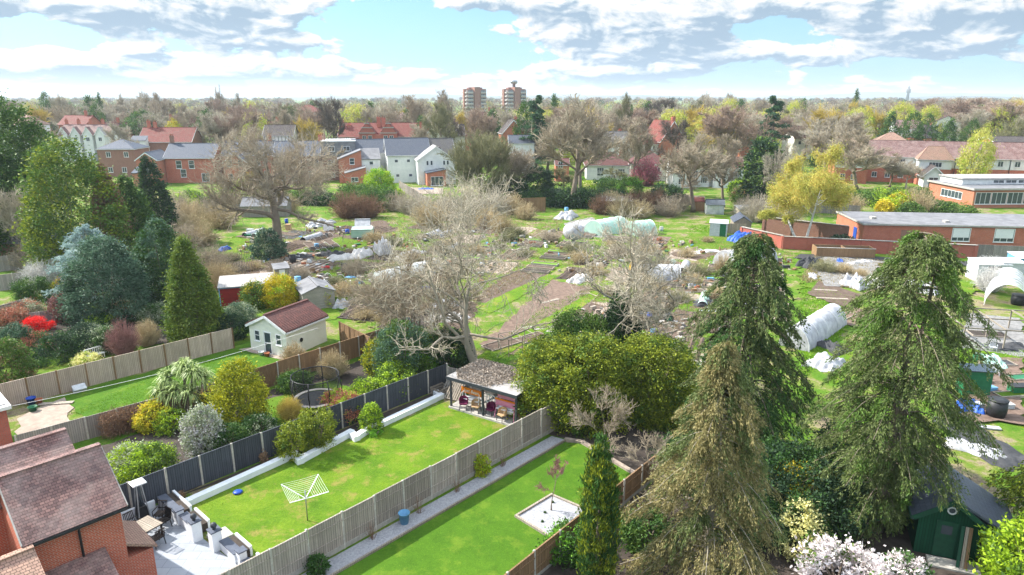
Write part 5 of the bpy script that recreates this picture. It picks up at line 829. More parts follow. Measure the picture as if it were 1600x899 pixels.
for a in [(100, 440, 3.1, 2.0, 'twig_white', 'white blossom bush in front of the far grey fence', ('blossom', 'blossom_white', 1, .07)), (62, 448, 3.0, 2.1, 'twig_white', 'white blossom bush beside the clipped cube hedge', ('blossom', 'blossom_white', 1, .07)), (195, 555, 3.1, 1.5, 'twig_pink', 'grey purple bare bush behind the beige fence', None), (232, 540, 2.3, 1.3, 'twig_straw', 'pale straggly bush between the purple bush and thuja', None), (460, 575, 2.1, 1.2, 'twig_straw', 'straw coloured bare bush at the brown fence', None), (520, 590, 2.2, 1.4, 'twig_straw', 'thin pale bush behind the trampoline', None), (455, 655, 1.6, 1.0, 'twig_gold', 'pale yellow twiggy bush in front of the trampoline', None), (210, 475, 3.2, 2.2, 'twig_white', 'blossoming white bush behind the blue green pine', ('blossom', 'blossom_pink', 1, .09)), (345, 452, 3.4, 2.6, 'twig_straw', 'tangled straw coloured thicket beyond the thuja', None), (330, 425, 3.6, 2.9, 'twig', 'tangled bare thicket behind the straw coloured one', None)]:
    twiggy('flowering_bush' if a[6] else 'bare_bush', a[5], g3(a[0], a[1]), a[2], a[3], a[0] * 3 + a[1], a[4], n=700, extra=a[6])
# brown clipped hedge along the old fence
r = thing('brown_hedge', 'long leafless brown hedge along the old grey fence', 'hedge', S(-3.2, -20.6)); rng = np.random.default_rng(5); n_ = 5200; P_ = np.stack([rng.uniform(0, 9.2, n_), rng.uniform(-.55, .55, n_), rng.uniform(0.05, 1.55, n_)], 1); P_[:, 2] *= 1 + .08 * np.sin(P_[:, 0] * 1.7); D_ = unit(rng.normal(size=P_.shape) + [0, 0, .5]); L_n = rng.uniform(.2, .5, n_)[:, None]
v, f = tubes_np(P_, P_ + D_ * L_n * .5 + rng.normal(size=P_.shape) * .03, P_ + D_ * L_n, .012, .01, .006); link('twigs', idx_mesh('twigs', v, f, ['twig_brown']), r); r.rotation_euler.z = GA
q_ = rhombs(P_[:4200], rng.normal(size=(4200, 3)), rng.normal(size=(4200, 3)), .10, .06); link('dead_leaves', np_mesh('dead_leaves', q_, 4, ['leaf_deadbrown']), r)
# cordyline palm
r = thing('cabbage_palm', 'bushy cabbage palm with several spiky heads in the narrow garden', 'palm', g3(292, 655)); rng = np.random.default_rng(8); st = []
for i, (x, y, z) in enumerate([(-.9, .1, 3.0), (.0, .5, 3.6), (.75, .2, 3.3), (-.3, -.5, 2.3), (1.3, .5, 2.9), (.55, -.35, 2.1), (-1.3, -.2, 2.2)]):
    mb = MB(); mb.tube([(0.1 * x, .1 * y, 0), (x * .55, y * .55, z * .5), (x, y, z)], [.13, .10, .08], 7, cap=False); mb.obj('trunk', 'bark', r); n_ = 150; d = unit(rng.normal(size=(n_, 3)) + [0, 0, .35]); l = rng.uniform(.75, 1.15, n_)[:, None]; c = np.array([x, y, z]); sd = unit(np.cross(d, [0, 0, 1.0])) * .035
    p0 = c + d * .05; p1 = c + d * l * .6 + [0, 0, .04]; p2 = c + d * l * .95 - np.array([0, 0, 1]) * (l * .28) ; vv = np.stack([p0 - sd, p0 + sd, p1 + sd, p1 - sd, p1 - sd, p1 + sd, p2 + sd * .2, p2 - sd * .2], 1).reshape(-1, 3); link('leaf_head', np_mesh('leaf_head', vv, 4, ['leaf_cordyline']), r)
# small climbers on the pebble strip
for i, (s_, lb) in enumerate([(5.2, 'thin bare climber on the weathered fence nearest the camera'), (7.9, 'thin bare climber on the weathered fence before the yellow green bush'), (11.6, 'thin dark climber on the weathered fence past the yellow green bush'), (2.2, 'thin bare plant low on the pebble strip')]): twiggy('climbing_plant', lb, S(s_, .3), 1.0, .35, 300 + i, 'twig_brown', n=26, cat='climber', tw=.008)
# ---------------------------------------------------------------- houses beyond the allotments
def house(name, label, px, Y, rz, cat='house', group=None): return thing(name, label, cat, (DX(px, Y), Y, 0), R(rz), group)
def wins(r, y, rows, w=1.1, h=1.3, n=(0, -1), nv=2, fr='upvc', nh=1):
    for z, xs in rows:
        for x in xs: window(r, x, y, z, n[0], n[1], w, h, nv, nh, fr) if n[0] == 0 else window(r, y, x, z, n[0], n[1], w, h, nv, nh, fr)
e_ = lambda Y, py: HZ(Y, py)
# white house with slate roof
r = house('white_house', 'large white rendered house with blue slate roof and red brick garden room', 607, 173, 14)
block(r, 0, 10.6, 0, 9.5, e_(173, 243), e_(178, 217), 'gx', 'render_white', 'tile_slate', oh=.3); block(r, 6.9, 16.2, -5.5, .6, e_(168, 252), e_(168, 231), 'gy', 'render_white', 'felt_pale', oh=.2); block(r, 10.7, 17, .7, 9, e_(174, 246), e_(178, 218), 'gx', 'render_white', 'tile_grey', oh=.3)
block(r, 8.6, 13.2, -9.5, -5.55, 3.1, 3.9, 'mx', 'brick_orange', 'tile_slate', oh=.2)
wins(r, 0, [(5.0, (2.2, 5.2)), (1.4, (2.4, 5.6))], .9, .8, nv=1); wins(r, -5.5, [(4.7, (9.3, 10.3, 13.4, 14.3))], .55, 1.1, nv=1); window(r, 11, -9.5, .15, 0, -1, 3.0, 2.2, 3, 1); wins(r, 0, [(4.9, (2.5, 6.0))], .9, 1.2, (-1, 0), 1)
block(r, 12.0, 14.3, .5, 2.4, e_(174, 246) + .3, e_(174, 232), 'gy', 'render_white', 'tile_grey', oh=.15, z0=e_(174, 246) - .4, trim=None); window(r, 13.1, .5, e_(174, 240), 0, -1, 1.5, .9, 2)
# brick gable house left of it
r = house('brick_house', 'orange brick house with lean-to roofs and white render, beside the white house', 531, 172, 14)
block(r, 0, 5.6, 0, 6, e_(172, 250), e_(172, 236), 'mx', 'brick_orange', 'felt_grey', oh=.2); block(r, 5.65, 10.2, .3, 6, e_(172, 251), e_(172, 236), 'my', 'render_white', 'felt_grey', oh=.2); block(r, 3.8, 12.2, 6.1, 14, e_(178, 240), e_(182, 219), 'gx', 'render_white', 'tile_slate', oh=.3); block(r, 1.5, 6.4, -5, -.05, 2.9, 4.2, 'mx', 'brick_red', 'felt_grey', oh=.2)
wins(r, 0, [(4.6, (3.3,))], 1.2, 1.6, nv=1, nh=2); wins(r, .3, [(4.4, (8.0,))], 1.0, .9, nv=1); wins(r, -5, [(.9, (3.6,))], 1.7, 1.1)
r = house('dark_house', 'flat topped dark clad house with white windows beside the brick gable', 505, 178, 12); block(r, 0, 8.6, 0, 9, e_(178, 222), 0, 'flat', 'felt_grey', 'upvc', oh=.12); mb = MB(); mb.box(.05, 8.55, -.05, 0, 0, e_(178, 246)); mb.obj('brickwork', 'brick_brown', r)
wins(r, -.06, [(e_(178, 237), (2.6, 6.4)), (e_(178, 258), (2.4, 6.4)), (.8, (2.2,))], 1.7, 1.25); chimney(r, .5, 6, 8, e_(178, 213), mat='brick_brown')
# brick row behind the oak
for i, (px, w_, lb) in enumerate([(352, 12, 'brick house with white bargeboard gable seen through the oak crown'), (432, 11, 'brown brick house with white windows behind the oak, next to the dark flat topped one')]):
    r = house('brick_house', lb, px, 176 - i * 1, 8); block(r, 0, w_, 0, 9, e_(176, 243), e_(181, 221), 'gx', 'brick_red' if i == 0 else 'brick_brown', 'tile_slate', oh=.3); block(r, 1.2, 6.8, -4.5, .3, e_(172, 255), e_(172, 240), 'gy', 'brick_orange' if i == 0 else 'brick_brown', 'tile_slate', oh=.35)
    wins(r, 0, [(e_(176, 259), (8.6, 10.3)), (.9, (8.6, 10.3))], 1.0, 1.7, nv=1, nh=2); wins(r, -4.5, [(4.1, (2.6, 5.3)), (.8, (2.6, 5.3))], 1.2, 1.6, nv=1, nh=2); chimney(r, 11, 4.5, 8, e_(176, 213))
r = house('timbered_house', 'half timbered white upper floor house behind the oak crown', 417, 196, 6); block(r, 0, 8, 0, 8, e_(196, 212), e_(200, 196), 'gx', 'render_white', 'tile_dark', oh=.3); wins(r, 0, [(e_(196, 233), (1.5, 3.2, 6.4))], 1.2, 1.5, nv=2)
mb = MB(); 
for k in range(9): mb.box(.2 + k * .94, .34 + k * .94, -.05, -.004, 5, e_(196, 213))
mb.box(.1, 7.9, -.06, -.003, 7.6, 7.8); mb.obj('timber_frame', 'tile_dark', r)
r = house('brick_terrace', 'red brick terrace end with grey blue slate roof, beside the ivy trunk', 262, 173, 4); block(r, 0, 11.8, 0, 9.5, e_(173, 247), e_(178, 225), 'gx', 'brick_red', 'tile_slate', oh=.3); block(r, -5.2, -.2, -4, 5, e_(170, 250), e_(171, 238), 'gy', 'brick_orange', 'tile_slate', oh=.2); block(r, -4.8, -.6, -7.5, -4.05, 3.2, 4.4, 'my', 'brick_orange', 'tile_slate', oh=.2)
wins(r, 0, [(e_(173, 264), (3.3, 6.4)), (1.4, (4.2,))], 1.4, 2.0, nv=1, nh=2); window(r, 9.5, 0, .2, 0, -1, 1.9, 2.2, 2, door=True); chimney(r, .4, 5, 8, e_(173, 214), mat='brick_brown')
r = house('brick_house', 'brown brick house with small slate hipped roof behind the dead brown conifer', 158, 186, 4); block(r, 0, 9.6, 0, 9, e_(186, 234), e_(190, 219), 'hip', 'brick_brown', 'tile_slate', oh=.2); wins(r, 0, [(e_(186, 246), (2.8, 7.4)), (1.2, (2.8, 6.4))], 1.2, 1.4)
r = house('long_roofed_house', 'long building with plain maroon tiled roof above the brick terrace', 222, 210, 3); block(r, 0, 15.5, 0, 10, e_(210, 222), e_(215, 200), 'gx', 'brick_brown', 'tile_red', oh=.3); block(r, -1.2, 3, -2, 0, e_(210, 220), e_(210, 213), 'my', 'render_white', 'tile_slate', oh=.2); chimney(r, 1.5, 5, 9, e_(210, 190)); chimney(r, 3.4, 5, 9, e_(210, 192))
# row of white gabled villas
for i in range(4):
    r = house('gabled_villa', ['white gabled villa with brown roof nearest the tall conifer', 'white gabled villa with brown roof and black timbering, second from the conifer', 'white gabled villa with brown roof, third from the conifer', 'pale fronted villa with steep grey gable closing the villa row'][i], 98 + i * 19, 235, 2, group='row of gabled villas'); h_ = e_(235, 211)
    block(r, 0, 4.6, 0, 9, h_, e_(238, 196), 'gx', 'render_white', 'tile_brown', oh=.2, trim=None); block(r, .8, 3.8, -1.5, .2, h_, e_(235, 199), 'gy', 'render_white', 'tile_brown' if i < 3 else 'felt_pale', oh=.2); wins(r, -1.5, [(h_ - 2.0, (2.3,)), (1.5, (2.3,))], 1.2, 1.3); chimney(r, .5, 5, 8, e_(235, 188))
for (px, Y, wd_, d_, ea, ri, kd, wl, rf, lb, ch) in [
    (100, 250, 11, 8, 195, 181, 'gx', 'brick_orange', 'tile_red', 'orange red roofed house behind the villa row', 1), (372, 300, 7.5, 8, 183, 172, 'gx', 'brick_orange', 'tile_maroon', 'double gabled red roofed house far behind the oak', 1), (462, 330, 12, 9, 176, 165, 'hip', 'render_white', 'tile_red', 'distant red roofed white house beyond the dark bare tree', 0),
    (345, 245, 6, 6, 205, 190, 'hip', 'render_white', 'tile_maroon', 'small pink tiled house beside the blossom trees', 0), (20, 230, 9, 8, 196, 180, 'hip', 'render_white', 'tile_tan', 'pale roofed house glimpsed behind the tallest conifer', 0), (183, 330, 14, 9, 176, 166, 'gx', 'brick_brown', 'tile_dark', 'dark roofed house far beyond the maroon roof', 0),
    (610, 290, 9, 9, 190, 176, 'hip', 'render_cream', 'tile_brown', 'cream house behind the red mansion chimneys', 1), (738, 290, 10, 9, 196, 176, 'gx', 'brick_red', 'tile_maroon', 'dark roofed brick house in front of the first tower block', 1), (872, 300, 9, 8, 178, 168, 'hip', 'brick_red', 'tile_maroon', 'dark roofed house behind the cedar', 0),
    (980, 245, 10, 8, 216, 203, 'hip', 'brick_orange', 'tile_red', 'orange roofed house above the two white cottages', 1), (1238, 240, 10, 9, 216, 198, 'gx', 'render_cream', 'tile_maroon', 'long pinkish roofed house behind the birch top', 0), (1450, 270, 10, 9, 192, 181, 'gy', 'render_cream', 'tile_brown', 'cream gabled house beyond the long brick care home', 0), (1292, 215, 11, 8, 222, 210, 'hip', 'brick_brown', 'tile_maroon', 'brown roofed house between birch and care home', 0), (1395, 265, 9, 8, 200, 188, 'gx', 'render_white', 'tile_brown', 'white house hidden behind the dark conifers', 0)]:
    r = house('distant_house', lb, px, Y, (px % 5 - 2) * 5); block(r, 0, wd_, 0, d_, e_(Y, ea), e_(Y + 4, ri), kd, wl, rf, oh=.3, trim=None); wins(r, 0, [(e_(Y, ea) - 2.2, [wd_ * k for k in (.2, .5, .8)])], 1.1, 1.3, nv=1)
    if ch: chimney(r, wd_ * .75, d_ / 2, e_(Y, ea), e_(Y, ri - 7))
# red mansion
r = house('red_mansion', 'large red brick mansion with stepped gables and dark red roof', 531, 232, 2); h_ = e_(232, 214); block(r, 0, 26, 0, 11, h_, e_(236, 193), 'gx', 'brick_wall_red', 'tile_red', oh=.3)
for k, xg in enumerate((7.4, 14.4)): 
    block(r, xg, xg + 5.2, -2.5, 1.5, h_ + 1.2, e_(230, 192), 'gy', 'brick_wall_red', 'tile_red', oh=.05, trim=None); mb = MB()
    for q, (w_, z_) in enumerate(((5.6, h_ + 1.2), (3.6, h_ + 2.9), (1.8, h_ + 4.3))): mb.box(xg + 2.6 - w_ / 2, xg + 2.6 + w_ / 2, -2.75, -2.52, z_, z_ + .28)
    mb.obj('stone_band', 'stone_pale', r); wins(r, -2.5, [(h_ - 1.2, (xg + 1.6, xg + 3.5))], 1.3, 1.7, nv=2)
mb = MB(); mb.box(12.6, 14.4, -2.6, -.5, 0, h_ + .8); mb.obj('wall', 'brick_wall_red', r); mb = MB(); mb.box(7.2, 19.8, -2.72, -2.53, h_ - 1.75, h_ - 1.5); mb.obj('stone_band', 'stone_pale', r)
for x_, t_ in ((.6, 188), (13.0, 184), (14.6, 185), (3.0, 196)): chimney(r, x_, 4, h_, e_(232, t_), 1.3, .9)
window(r, 3.0, -.02, h_ - 1.0, 0, -1, 1.3, 1.0, 2)
# steep brown roofs between mansion and trees
r = house('steep_roofed_house', 'steep dark brown roofed house between mansion and bare trees', 664, 222, 8); block(r, 0, 8, 0, 10, e_(222, 216), e_(226, 188), 'gy', 'render_cream', 'tile_brown', oh=.3); block(r, 8, 13, 2, 9, e_(222, 214), e_(224, 196), 'gx', 'render_white', 'tile_dark', oh=.2); chimney(r, -.8, 4, 4, e_(222, 193)); chimney(r, 1.6, 4, 6, e_(222, 196))
r = house('brick_gable_house', 'brick gabled house with brown roof beside the big cedar', 786, 225, 10); block(r, 0, 7, 0, 9, e_(225, 209), e_(225, 188), 'gy', 'brick_orange', 'tile_dark', oh=.3); block(r, 7, 13, 1, 9, e_(225, 209), e_(229, 189), 'gx', 'brick_orange', 'tile_dark', oh=.3); chimney(r, 5, 5, 8, e_(225, 184))
r = house('slate_roofed_house', 'low slate roofed white house beneath the cedar', 796, 195, 4); block(r, 0, 7, 0, 6, e_(195, 224), e_(198, 212), 'gx', 'render_white', 'tile_slate', oh=.2)
r = house('brick_house', 'orange brick house glimpsed behind the leaning grey tree', 868, 176, 0); block(r, 0, 3.4, 0, 6, e_(176, 258), e_(176, 250), 'gx', 'brick_orange', 'tile_maroon', oh=.2); wins(r, 0, [(3.4, (1.2,))], 1.2, 1.6)
# white cottages in the middle
r = house('white_cottage', 'white house with hipped purple brown roof next to the pink blossom tree', 916, 180, -3); h_ = e_(180, 259); block(r, 0, 11.8, 0, 9, h_, e_(184, 239), 'hip', 'render_white', 'tile_maroon', oh=.4); wins(r, 0, [(h_ - 1.9, (3.6,)), (h_ - 2.2, (9.0,))], 1.8, 1.4, nv=3); wins(r, 0, [(1.0, (3.6, 9.2))], 1.7, 1.3, nv=2); chimney(r, 5.4, 6, h_, e_(180, 226)); chimney(r, 9.4, 6, h_, e_(180, 231)); mb = MB(); mb.box(6.6, 6.72, -.12, -.02, .5, h_); mb.obj('drainpipe', 'plastic_black', r)
r = house('white_cottage', 'pinkish walled cottage with hipped grey brown roof behind the pink blossom tree', 984, 178, -3); h_ = e_(178, 257); block(r, 0, 9.5, 0, 8, h_, e_(182, 236), 'hip', 'render_cream', 'tile_maroon', oh=.4); wins(r, 0, [(h_ - 2, (2.5, 7))], 1.3, 1.3)
r = house('timbered_house', 'white house with small front gable above the white cottage', 944, 214, 0); block(r, 0, 9, 0, 8, e_(214, 222), e_(218, 206), 'gx', 'render_white', 'tile_grey', oh=.3); block(r, 4, 7.4, -2, .2, e_(214, 224), e_(214, 213), 'gy', 'render_white', 'tile_grey', oh=.2); chimney(r, 5.4, 6, 6, e_(214, 204))
r = house('red_gabled_house', 'tall orange brick gable with chimney above the bare trees', 1030, 214, 24); block(r, 0, 9, 0, 10, e_(214, 222), e_(214, 190), 'gy', 'brick_orange', 'tile_red', oh=.3); chimney(r, 7.2, 4, 8, e_(214, 184), 1.1, .9); block(r, -6, -.1, 1, 8, e_(214, 226), e_(218, 206), 'hip', 'render_white', 'tile_red', oh=.3); wins(r, 1, [(e_(214, 235), (-4.6, -3.0, -1.6))], .9, 1.4)
for i, (px, w_) in enumerate(((1046, 60), (1108, 50))):
    r = house('timbered_house', ['white timbered house with twin gables behind the twin bare trees', 'white timbered house with brown gable roof and white bay windows, next to the ivy column'][i], px, 166, -6); h_ = e_(166, 262); wm = w_ * .155; block(r, 0, wm, 0, 8, h_, e_(170, 246), 'gx', 'render_white', 'tile_maroon', oh=.3); block(r, .5, 4.6, -2.5, .2, e_(164, 272) if i == 0 else h_, e_(164, 262) if i == 0 else e_(164, 250), 'gy', 'render_white', 'tile_brown', oh=.3); wins(r, 0, [(h_ - 2.2, (wm * .62, wm * .86)), (.9, (wm * .62, wm * .86))], 1.5, 1.5, nv=3, fr='upvc'); wins(r, -2.5, [(3.2 - i, (2.5,)), (.8, (2.5,))], 1.6, 1.4, nv=3)
# care home
r = house('care_home', 'long red brick care home with white upper band and brown tan roofs', 1344, 177, -19); h_ = e_(172, 246); rg = e_(176, 222); Lc = 37.5
block(r, 0, Lc, 0, 11, h_, rg, 'gx', 'brick_red', 'tile_brown', oh=.4); mb = MB(); mb.box(-.02, Lc + .02, -.05, -.003, h_ - 2.6, h_ - .02); mb.obj('white_band', 'render_white', r)
block(r, 12, 19, -3.5, .2, h_ - .4, rg - .8, 'hip', 'brick_red', 'tile_tan', oh=.4); mb = MB(); mb.box(11.97, 19.03, -3.56, -3.503, h_ - 2.6, h_ - .42); mb.box(11.94, 11.997, -3.5, 0, h_ - 2.6, h_ - .42); mb.obj('white_band', 'render_white', r)
block(r, -7, .5, -6, 10, h_ - .2, rg + .7, 'hip', 'brick_red', 'tile_tan', oh=.4); mb = MB(); mb.box(-7.03, .53, -6.06, -6.003, h_ - 2.6, h_ - .22); mb.obj('white_band', 'render_white', r); block(r, 2, 14, 9, 20, rg - 2.2, rg + 1.6, 'hip', 'brick_red', 'tile_tan', oh=.4)
block(r, Lc - 1, Lc + 8, -6, 12, h_ - .1, rg + .3, 'hip', 'brick_orange', 'tile_tan', oh=.4); mb = MB(); mb.box(Lc - 1.06, Lc - 1.003, -6, 0, h_ - 2.6, h_ - .12); mb.box(Lc - 1, Lc + 8, -6.06, -6.003, h_ - 2.6, h_ - .12); mb.obj('white_band', 'render_white', r)
wins(r, -.06, [(h_ - 1.9, (3, 6, 9, 23, 26.5, 30, 33.5)), (1.2, (3, 6, 9, 22.6, 26, 29, 31.5, 34.4))], 1.2, 1.35); wins(r, -3.57, [(h_ - 2.1, (15.5,))], 2.8, 1.2, nv=4); wins(r, -6.07, [(h_ - 2, (-5, -2.5)), (1, (-5, -2.5))], 1.2, 1.3); wins(r, -6.07, [(h_ - 2, (Lc + 1, Lc + 4)), (1, (Lc + 1, Lc + 4))], 1.2, 1.3); window(r, 21.5 + 1, -.02, .2, 0, -1, 2, 2.3, 2, door=True)
block(r, 12.5, 16.5, -8.5, -3.4, 2.6, 4.9, 'gy', 'render_white', 'tile_dark', oh=.5, wallname='porch_wall'); mb = MB(); mb.tube([(14.5, -8.56, 0), (14.5, -8.56, 2.4)], .9, 3); window(r, 14.5, -8.52, 0, 0, -1, 2, 2.4, 2, door=True)
block(r, 24.6, 26.4, -.5, 1.5, h_ - .1, h_ + 1.5, 'gy', 'render_white', 'tile_dark', oh=.15, z0=h_ - 1.8, trim=None); window(r, 25.5, -.52, h_ - 1.5, 0, -1, 1.2, 1.3, 2)
mb = MB()
for x_ in (20.5, 24, 32, 36): mb.bar((x_, -.12, 0), (x_, -.12, h_), .12, .12)
mb.obj('drainpipe', 'plastic_black', r)
r = house('long_roofed_wing', 'dark roofed long wing rising behind the care home at the picture edge', 1545, 190, -12); block(r, 0, 22, 0, 10, e_(190, 222), e_(194, 214), 'gx', 'brick_red', 'tile_dark', oh=.4)
# brick hall with window band
r = thing('brick_hall', 'single storey brick hall with flat roof and long white window band', 'hall', (DX(1518, 133), 133, 0), R(2)); h_ = e_(133, 297); block(r, 0, 24, 0, 14, h_, 0, 'flat', 'brick_orange', 'felt_grey', oh=.35); mb = MB(); mb.box(-.38, 24.4, -.4, -.34, h_ - .05, h_ + .3); mb.box(-.40, -.34, -.33, 14.4, h_ - .05, h_ + .3); mb.obj('fascia', 'stone_pale', r)
for k in range(6): window(r, 1.9 + k * 3.2, 0, h_ - 2.8, 0, -1, 3.05, 2.3, 3, 1)
mb = MB()
window(r, 0, 6.5, h_ - 2.4, -1, 0, 6.5, 1.5, 6, 1); block(r, 1.5, 20, 6, 13, h_ + 1.35, 0, 'flat', 'render_white', 'felt_pale', oh=.3, z0=h_ + .24, wallname='rooflight_wall')
for k in range(4): window(r, 9 + k * 2.6, 6, h_ + .5, 0, -1, 2.3, .7, 2, 1)
# long low building and the walls before it
r = thing('low_brick_building', 'long low brick building with flat grey roof and boarded white windows', 'building', (DX(1346, 98), 98, 0), R(-6)); h_ = e_(98, 352); block(r, 0, 30, 0, 11, h_, 0, 'flat', 'brick_red', 'felt_grey', oh=.2)
mb = MB(); mb.box(-.05, -.003, .02, 10.9, 0, h_ - .02); mb.obj('side_wall', 'brick_orange', r); mb = MB(); mb.box(-.24, 30.2, -.26, -.21, h_ + .03, h_ + .26); mb.box(-.26, -.21, -.2, 11.2, h_ + .03, h_ + .26); mb.box(2.5, 3.2, 4, 4.9, h_ + .2, h_ + .55); mb.box(12, 12.6, 2, 2.9, h_ + .2, h_ + .5); mb.obj('fascia', 'stone_pale', r)  # orange skin on the end wall: sunlight put into the brick colour
mb = MB(); mb.box(-.12, -.052, 2.2, 3.4, 0, 2.2); mb.obj('door', 'plastic_blue', r)
for x_, w_ in ((13.4, 2.5), (19.2, 2.7), (24.3, 2.7)): o = window(r, x_, 0, h_ - 2.1, 0, -1, w_, 1.95, 3, 1); mb = MB(); mb.box(x_ - w_ / 2 + .15, x_ + w_ / 2 - .15, -.03, -.015, h_ - 1.55, h_ - .25); b_ = mb.obj('boarding', 'upvc', o)
mb = MB(); mb.box(5.2, 7.2, -.03, -.003, 1.0, h_ - .6); mb.obj('boarded_opening', 'brick_brown', r)
def gwall(label, p0, p1, h, t, mat, cap=True):
    a = Vector((*p0, 0)); b = Vector((*p1, 0)); d = b - a; r = thing('garden_wall', label, 'garden wall', a, math.atan2(d.y, d.x)); mb = MB(); mb.box(0, d.length, -t / 2, t / 2, 0, h); mb.obj('brickwork', mat, r)
    n = max(1, int(d.length / 3.4)); mb = MB()
    for i in range(n + 1): x = d.length * i / n; mb.box(x - .2, x + .2, -t / 2 - .1, -t / 2 - .002, 0, h - .02)
    mb.obj('pier', mat, r)
    if cap: mb = MB(); mb.box(-.03, d.length + .03, -t / 2 - .12, t / 2 + .06, h, h + .07); mb.obj('coping', 'concrete', r)
w1, w2, w3 = G(1158, 374), G(1222, 389), G(1522, 404)
gwall('red brick garden wall running slanted toward the birch', w1, w2, 1.9, .25, 'brick_wall_red'); gwall('long red brick wall along the allotment edge below the flat roofed building', w2, w3, 1.8, .25, 'brick_wall_red'); gwall('dark brick wall behind the birch trunks', (DX(1192, 107), 107), (DX(1322, 99), 99), 2.7, .25, 'brick_brown')
fence('timber_fence', 'weathered board fence continuing the red wall to the picture edge', (w3[0] + .1, w3[1] - .1), (w3[0] + 12, w3[1] - 2.6), 1.9, 6, 'board_grey', 'board_grey')
fence('timber_fence', 'pale board fence between the green door shed and the birch', G(1130, 366), (DX(1165, 106), 106), 1.7, 3, 'board_beige', 'board_grey')
fence('timber_fence', 'pale fence along the gardens behind the birch', (DX(1262, 128), 128), (DX(1342, 124), 124), 1.8, 7, 'board_grey', 'board_grey'); fence('timber_fence', 'grey fence behind the hawthorn scrub by the timbered houses', (DX(1050, 141), 141), (DX(1100, 136), 136), 1.8, 5, 'board_beige', 'board_grey')
fence('timber_fence', 'long dark fence at the top of the allotments near the oak', (DX(345, 126), 126), (DX(402, 124), 124), 1.9, 5, 'board_grey', 'board_grey'); fence('timber_fence', 'dark fence panels beside the white house patio', (DX(624, 162), 162), (DX(668, 134), 134), 1.9, 14, 'board_grey', 'board_brown'); fence('timber_fence', 'brown fence beyond the central bare tree', (DX(812, 128), 128), (DX(852, 129), 129), 2.6, 3, 'board_brown', 'board_brown')
fence('timber_fence', 'weathered fence in front of the white cottages', (DX(690, 133), 133), (DX(760, 130), 130), 1.9, 6, 'board_grey', 'board_grey')
sheet('lawn', [(DX(666, 152), 152), (DX(694, 152), 152), (DX(694, 143), 143), (DX(680, 140), 140)], 'lawn_bright'); sheet('patio', [(DX(628, 164), 164), (DX(692, 163), 163), (DX(692, 152.5), 152.5), (DX(645, 152.5), 152.5)], 'path_beige')
sheet('lawn', [(DX(1120, 124), 124), (DX(1160, 122), 122), (DX(1165, 114), 114), (DX(1100, 116), 116)], 'lawn_bright'); sheet('lawn', [(DX(1080, 150), 150), (DX(1118, 150), 150), (DX(1118, 138), 138), (DX(1068, 142), 142)], 'rough_grass'); sheet('lawn', [(DX(850, 150), 150), (DX(880, 150), 150), (DX(880, 138), 138), (DX(850, 138), 138)], 'lawn_bright')
# tower blocks and the far tower
for px, lb, mast in ((742, 'brown brick tower block with pale balconies, the one without a roof tank', 0), (803, 'brown brick tower block topped by a round tank, next to the cedar', 1)):
    Y = 560; r = thing('tower_block', lb, 'tower block', (DX(px, Y), Y, 0), R(18)); t_ = e_(Y, 141); w_ = 7.6; mb = MB(); mb.box(-w_, w_, -w_, w_, 0, t_); mb.obj('wall', 'brick_brown', r); mb = MB(); mb.box(-2.2, 2.2, -9.0, 9, 0, t_ + 2.2); mb.box(-9, 9, -2, 2, 0, t_ + .8); mb.obj('stair_tower', 'brick_brown', r)
    for k in range(int(t_ / 2.8)):
        z = .8 + k * 2.8
        for sx in (-1, 1): mb = MB(); mb.box(sx * 3.0, sx * 7.4, -w_ - .9, -w_ - .02, z, z + 1.1); mb.obj('balcony', 'stone_pale', r); window(r, sx * 5.2, -w_, z + 1.15, 0, -1, 3.8, 1.2, 3)
        for sy in (-1, 1): mb = MB(); mb.box(-w_ - .9, -w_ - .02, sy * 3.0, sy * 7.4, z, z + 1.1); mb.obj('balcony', 'stone_pale', r); window(r, -w_, sy * 5.2, z + 1.15, -1, 0, 3.8, 1.2, 3)
    for sx in (-1, 1): mb = MB(); mb.box(sx * 3.2, sx * 5.6, -3, 3, t_ + .02, t_ + 1.9); mb.obj('roof_housing', 'brick_brown', r)
    if mast: mb = MB(); mb.lathe([(1.2, t_ + 2.2), (1.2, t_ + 4.6), (2.8, t_ + 5.0), (2.8, t_ + 7.0), (2.2, t_ + 7.4)], (0, 0, 0), 12); mb.obj('water_tank', 'grey_metal', r)
Y = 2600; r = thing('telecom_tower', 'slender grey tower rising from the far horizon', 'tower', (DX(1417, Y), Y, 0)); t_ = e_(Y, 134); mb = MB(); mb.lathe([(5, 0), (4.5, t_ * .55), (7.5, t_ * .58), (7.5, t_ * .78), (4, t_ * .8), (3.5, t_ * .92), (1.5, t_ * .93), (1, t_)], (0, 0, 0), 12); mb.obj('shaft', 'felt_grey', r)
Y = 1500; r = thing('radio_mast', 'thin lattice mast on the horizon beyond the oak', 'mast', (DX(346, Y), Y, 0)); t_ = e_(Y, 132); mb = MB()
for a in range(3): mb.bar((4 * math.cos(a * 2.1), 4 * math.sin(a * 2.1), 0), (.8 * math.cos(a * 2.1), .8 * math.sin(a * 2.1), t_), .4, .4)
for k in range(8): z = t_ * k / 8; q = 4 - 3.2 * k / 8; mb.bar((q, 0, z), (-q * .5, q * .86, z + 4), .3); mb.bar((-q * .5, -q * .86, z), (q * .9, 0, z + 4), .3)
mb.obj('lattice', 'felt_grey', r)
# ---------------------------------------------------------------- the allotments
sheet('grass_ground', [G(*q) for q in [(335, 425), (400, 362), (560, 345), (700, 338), (860, 345), (1000, 352), (1150, 372), (1250, 398), (1250, 470), (1180, 520), (1100, 590), (1030, 600), (880, 600), (745, 585), (600, 520), (500, 470)]], 'ground', .6)
LA = LV[0]; PL = [0]
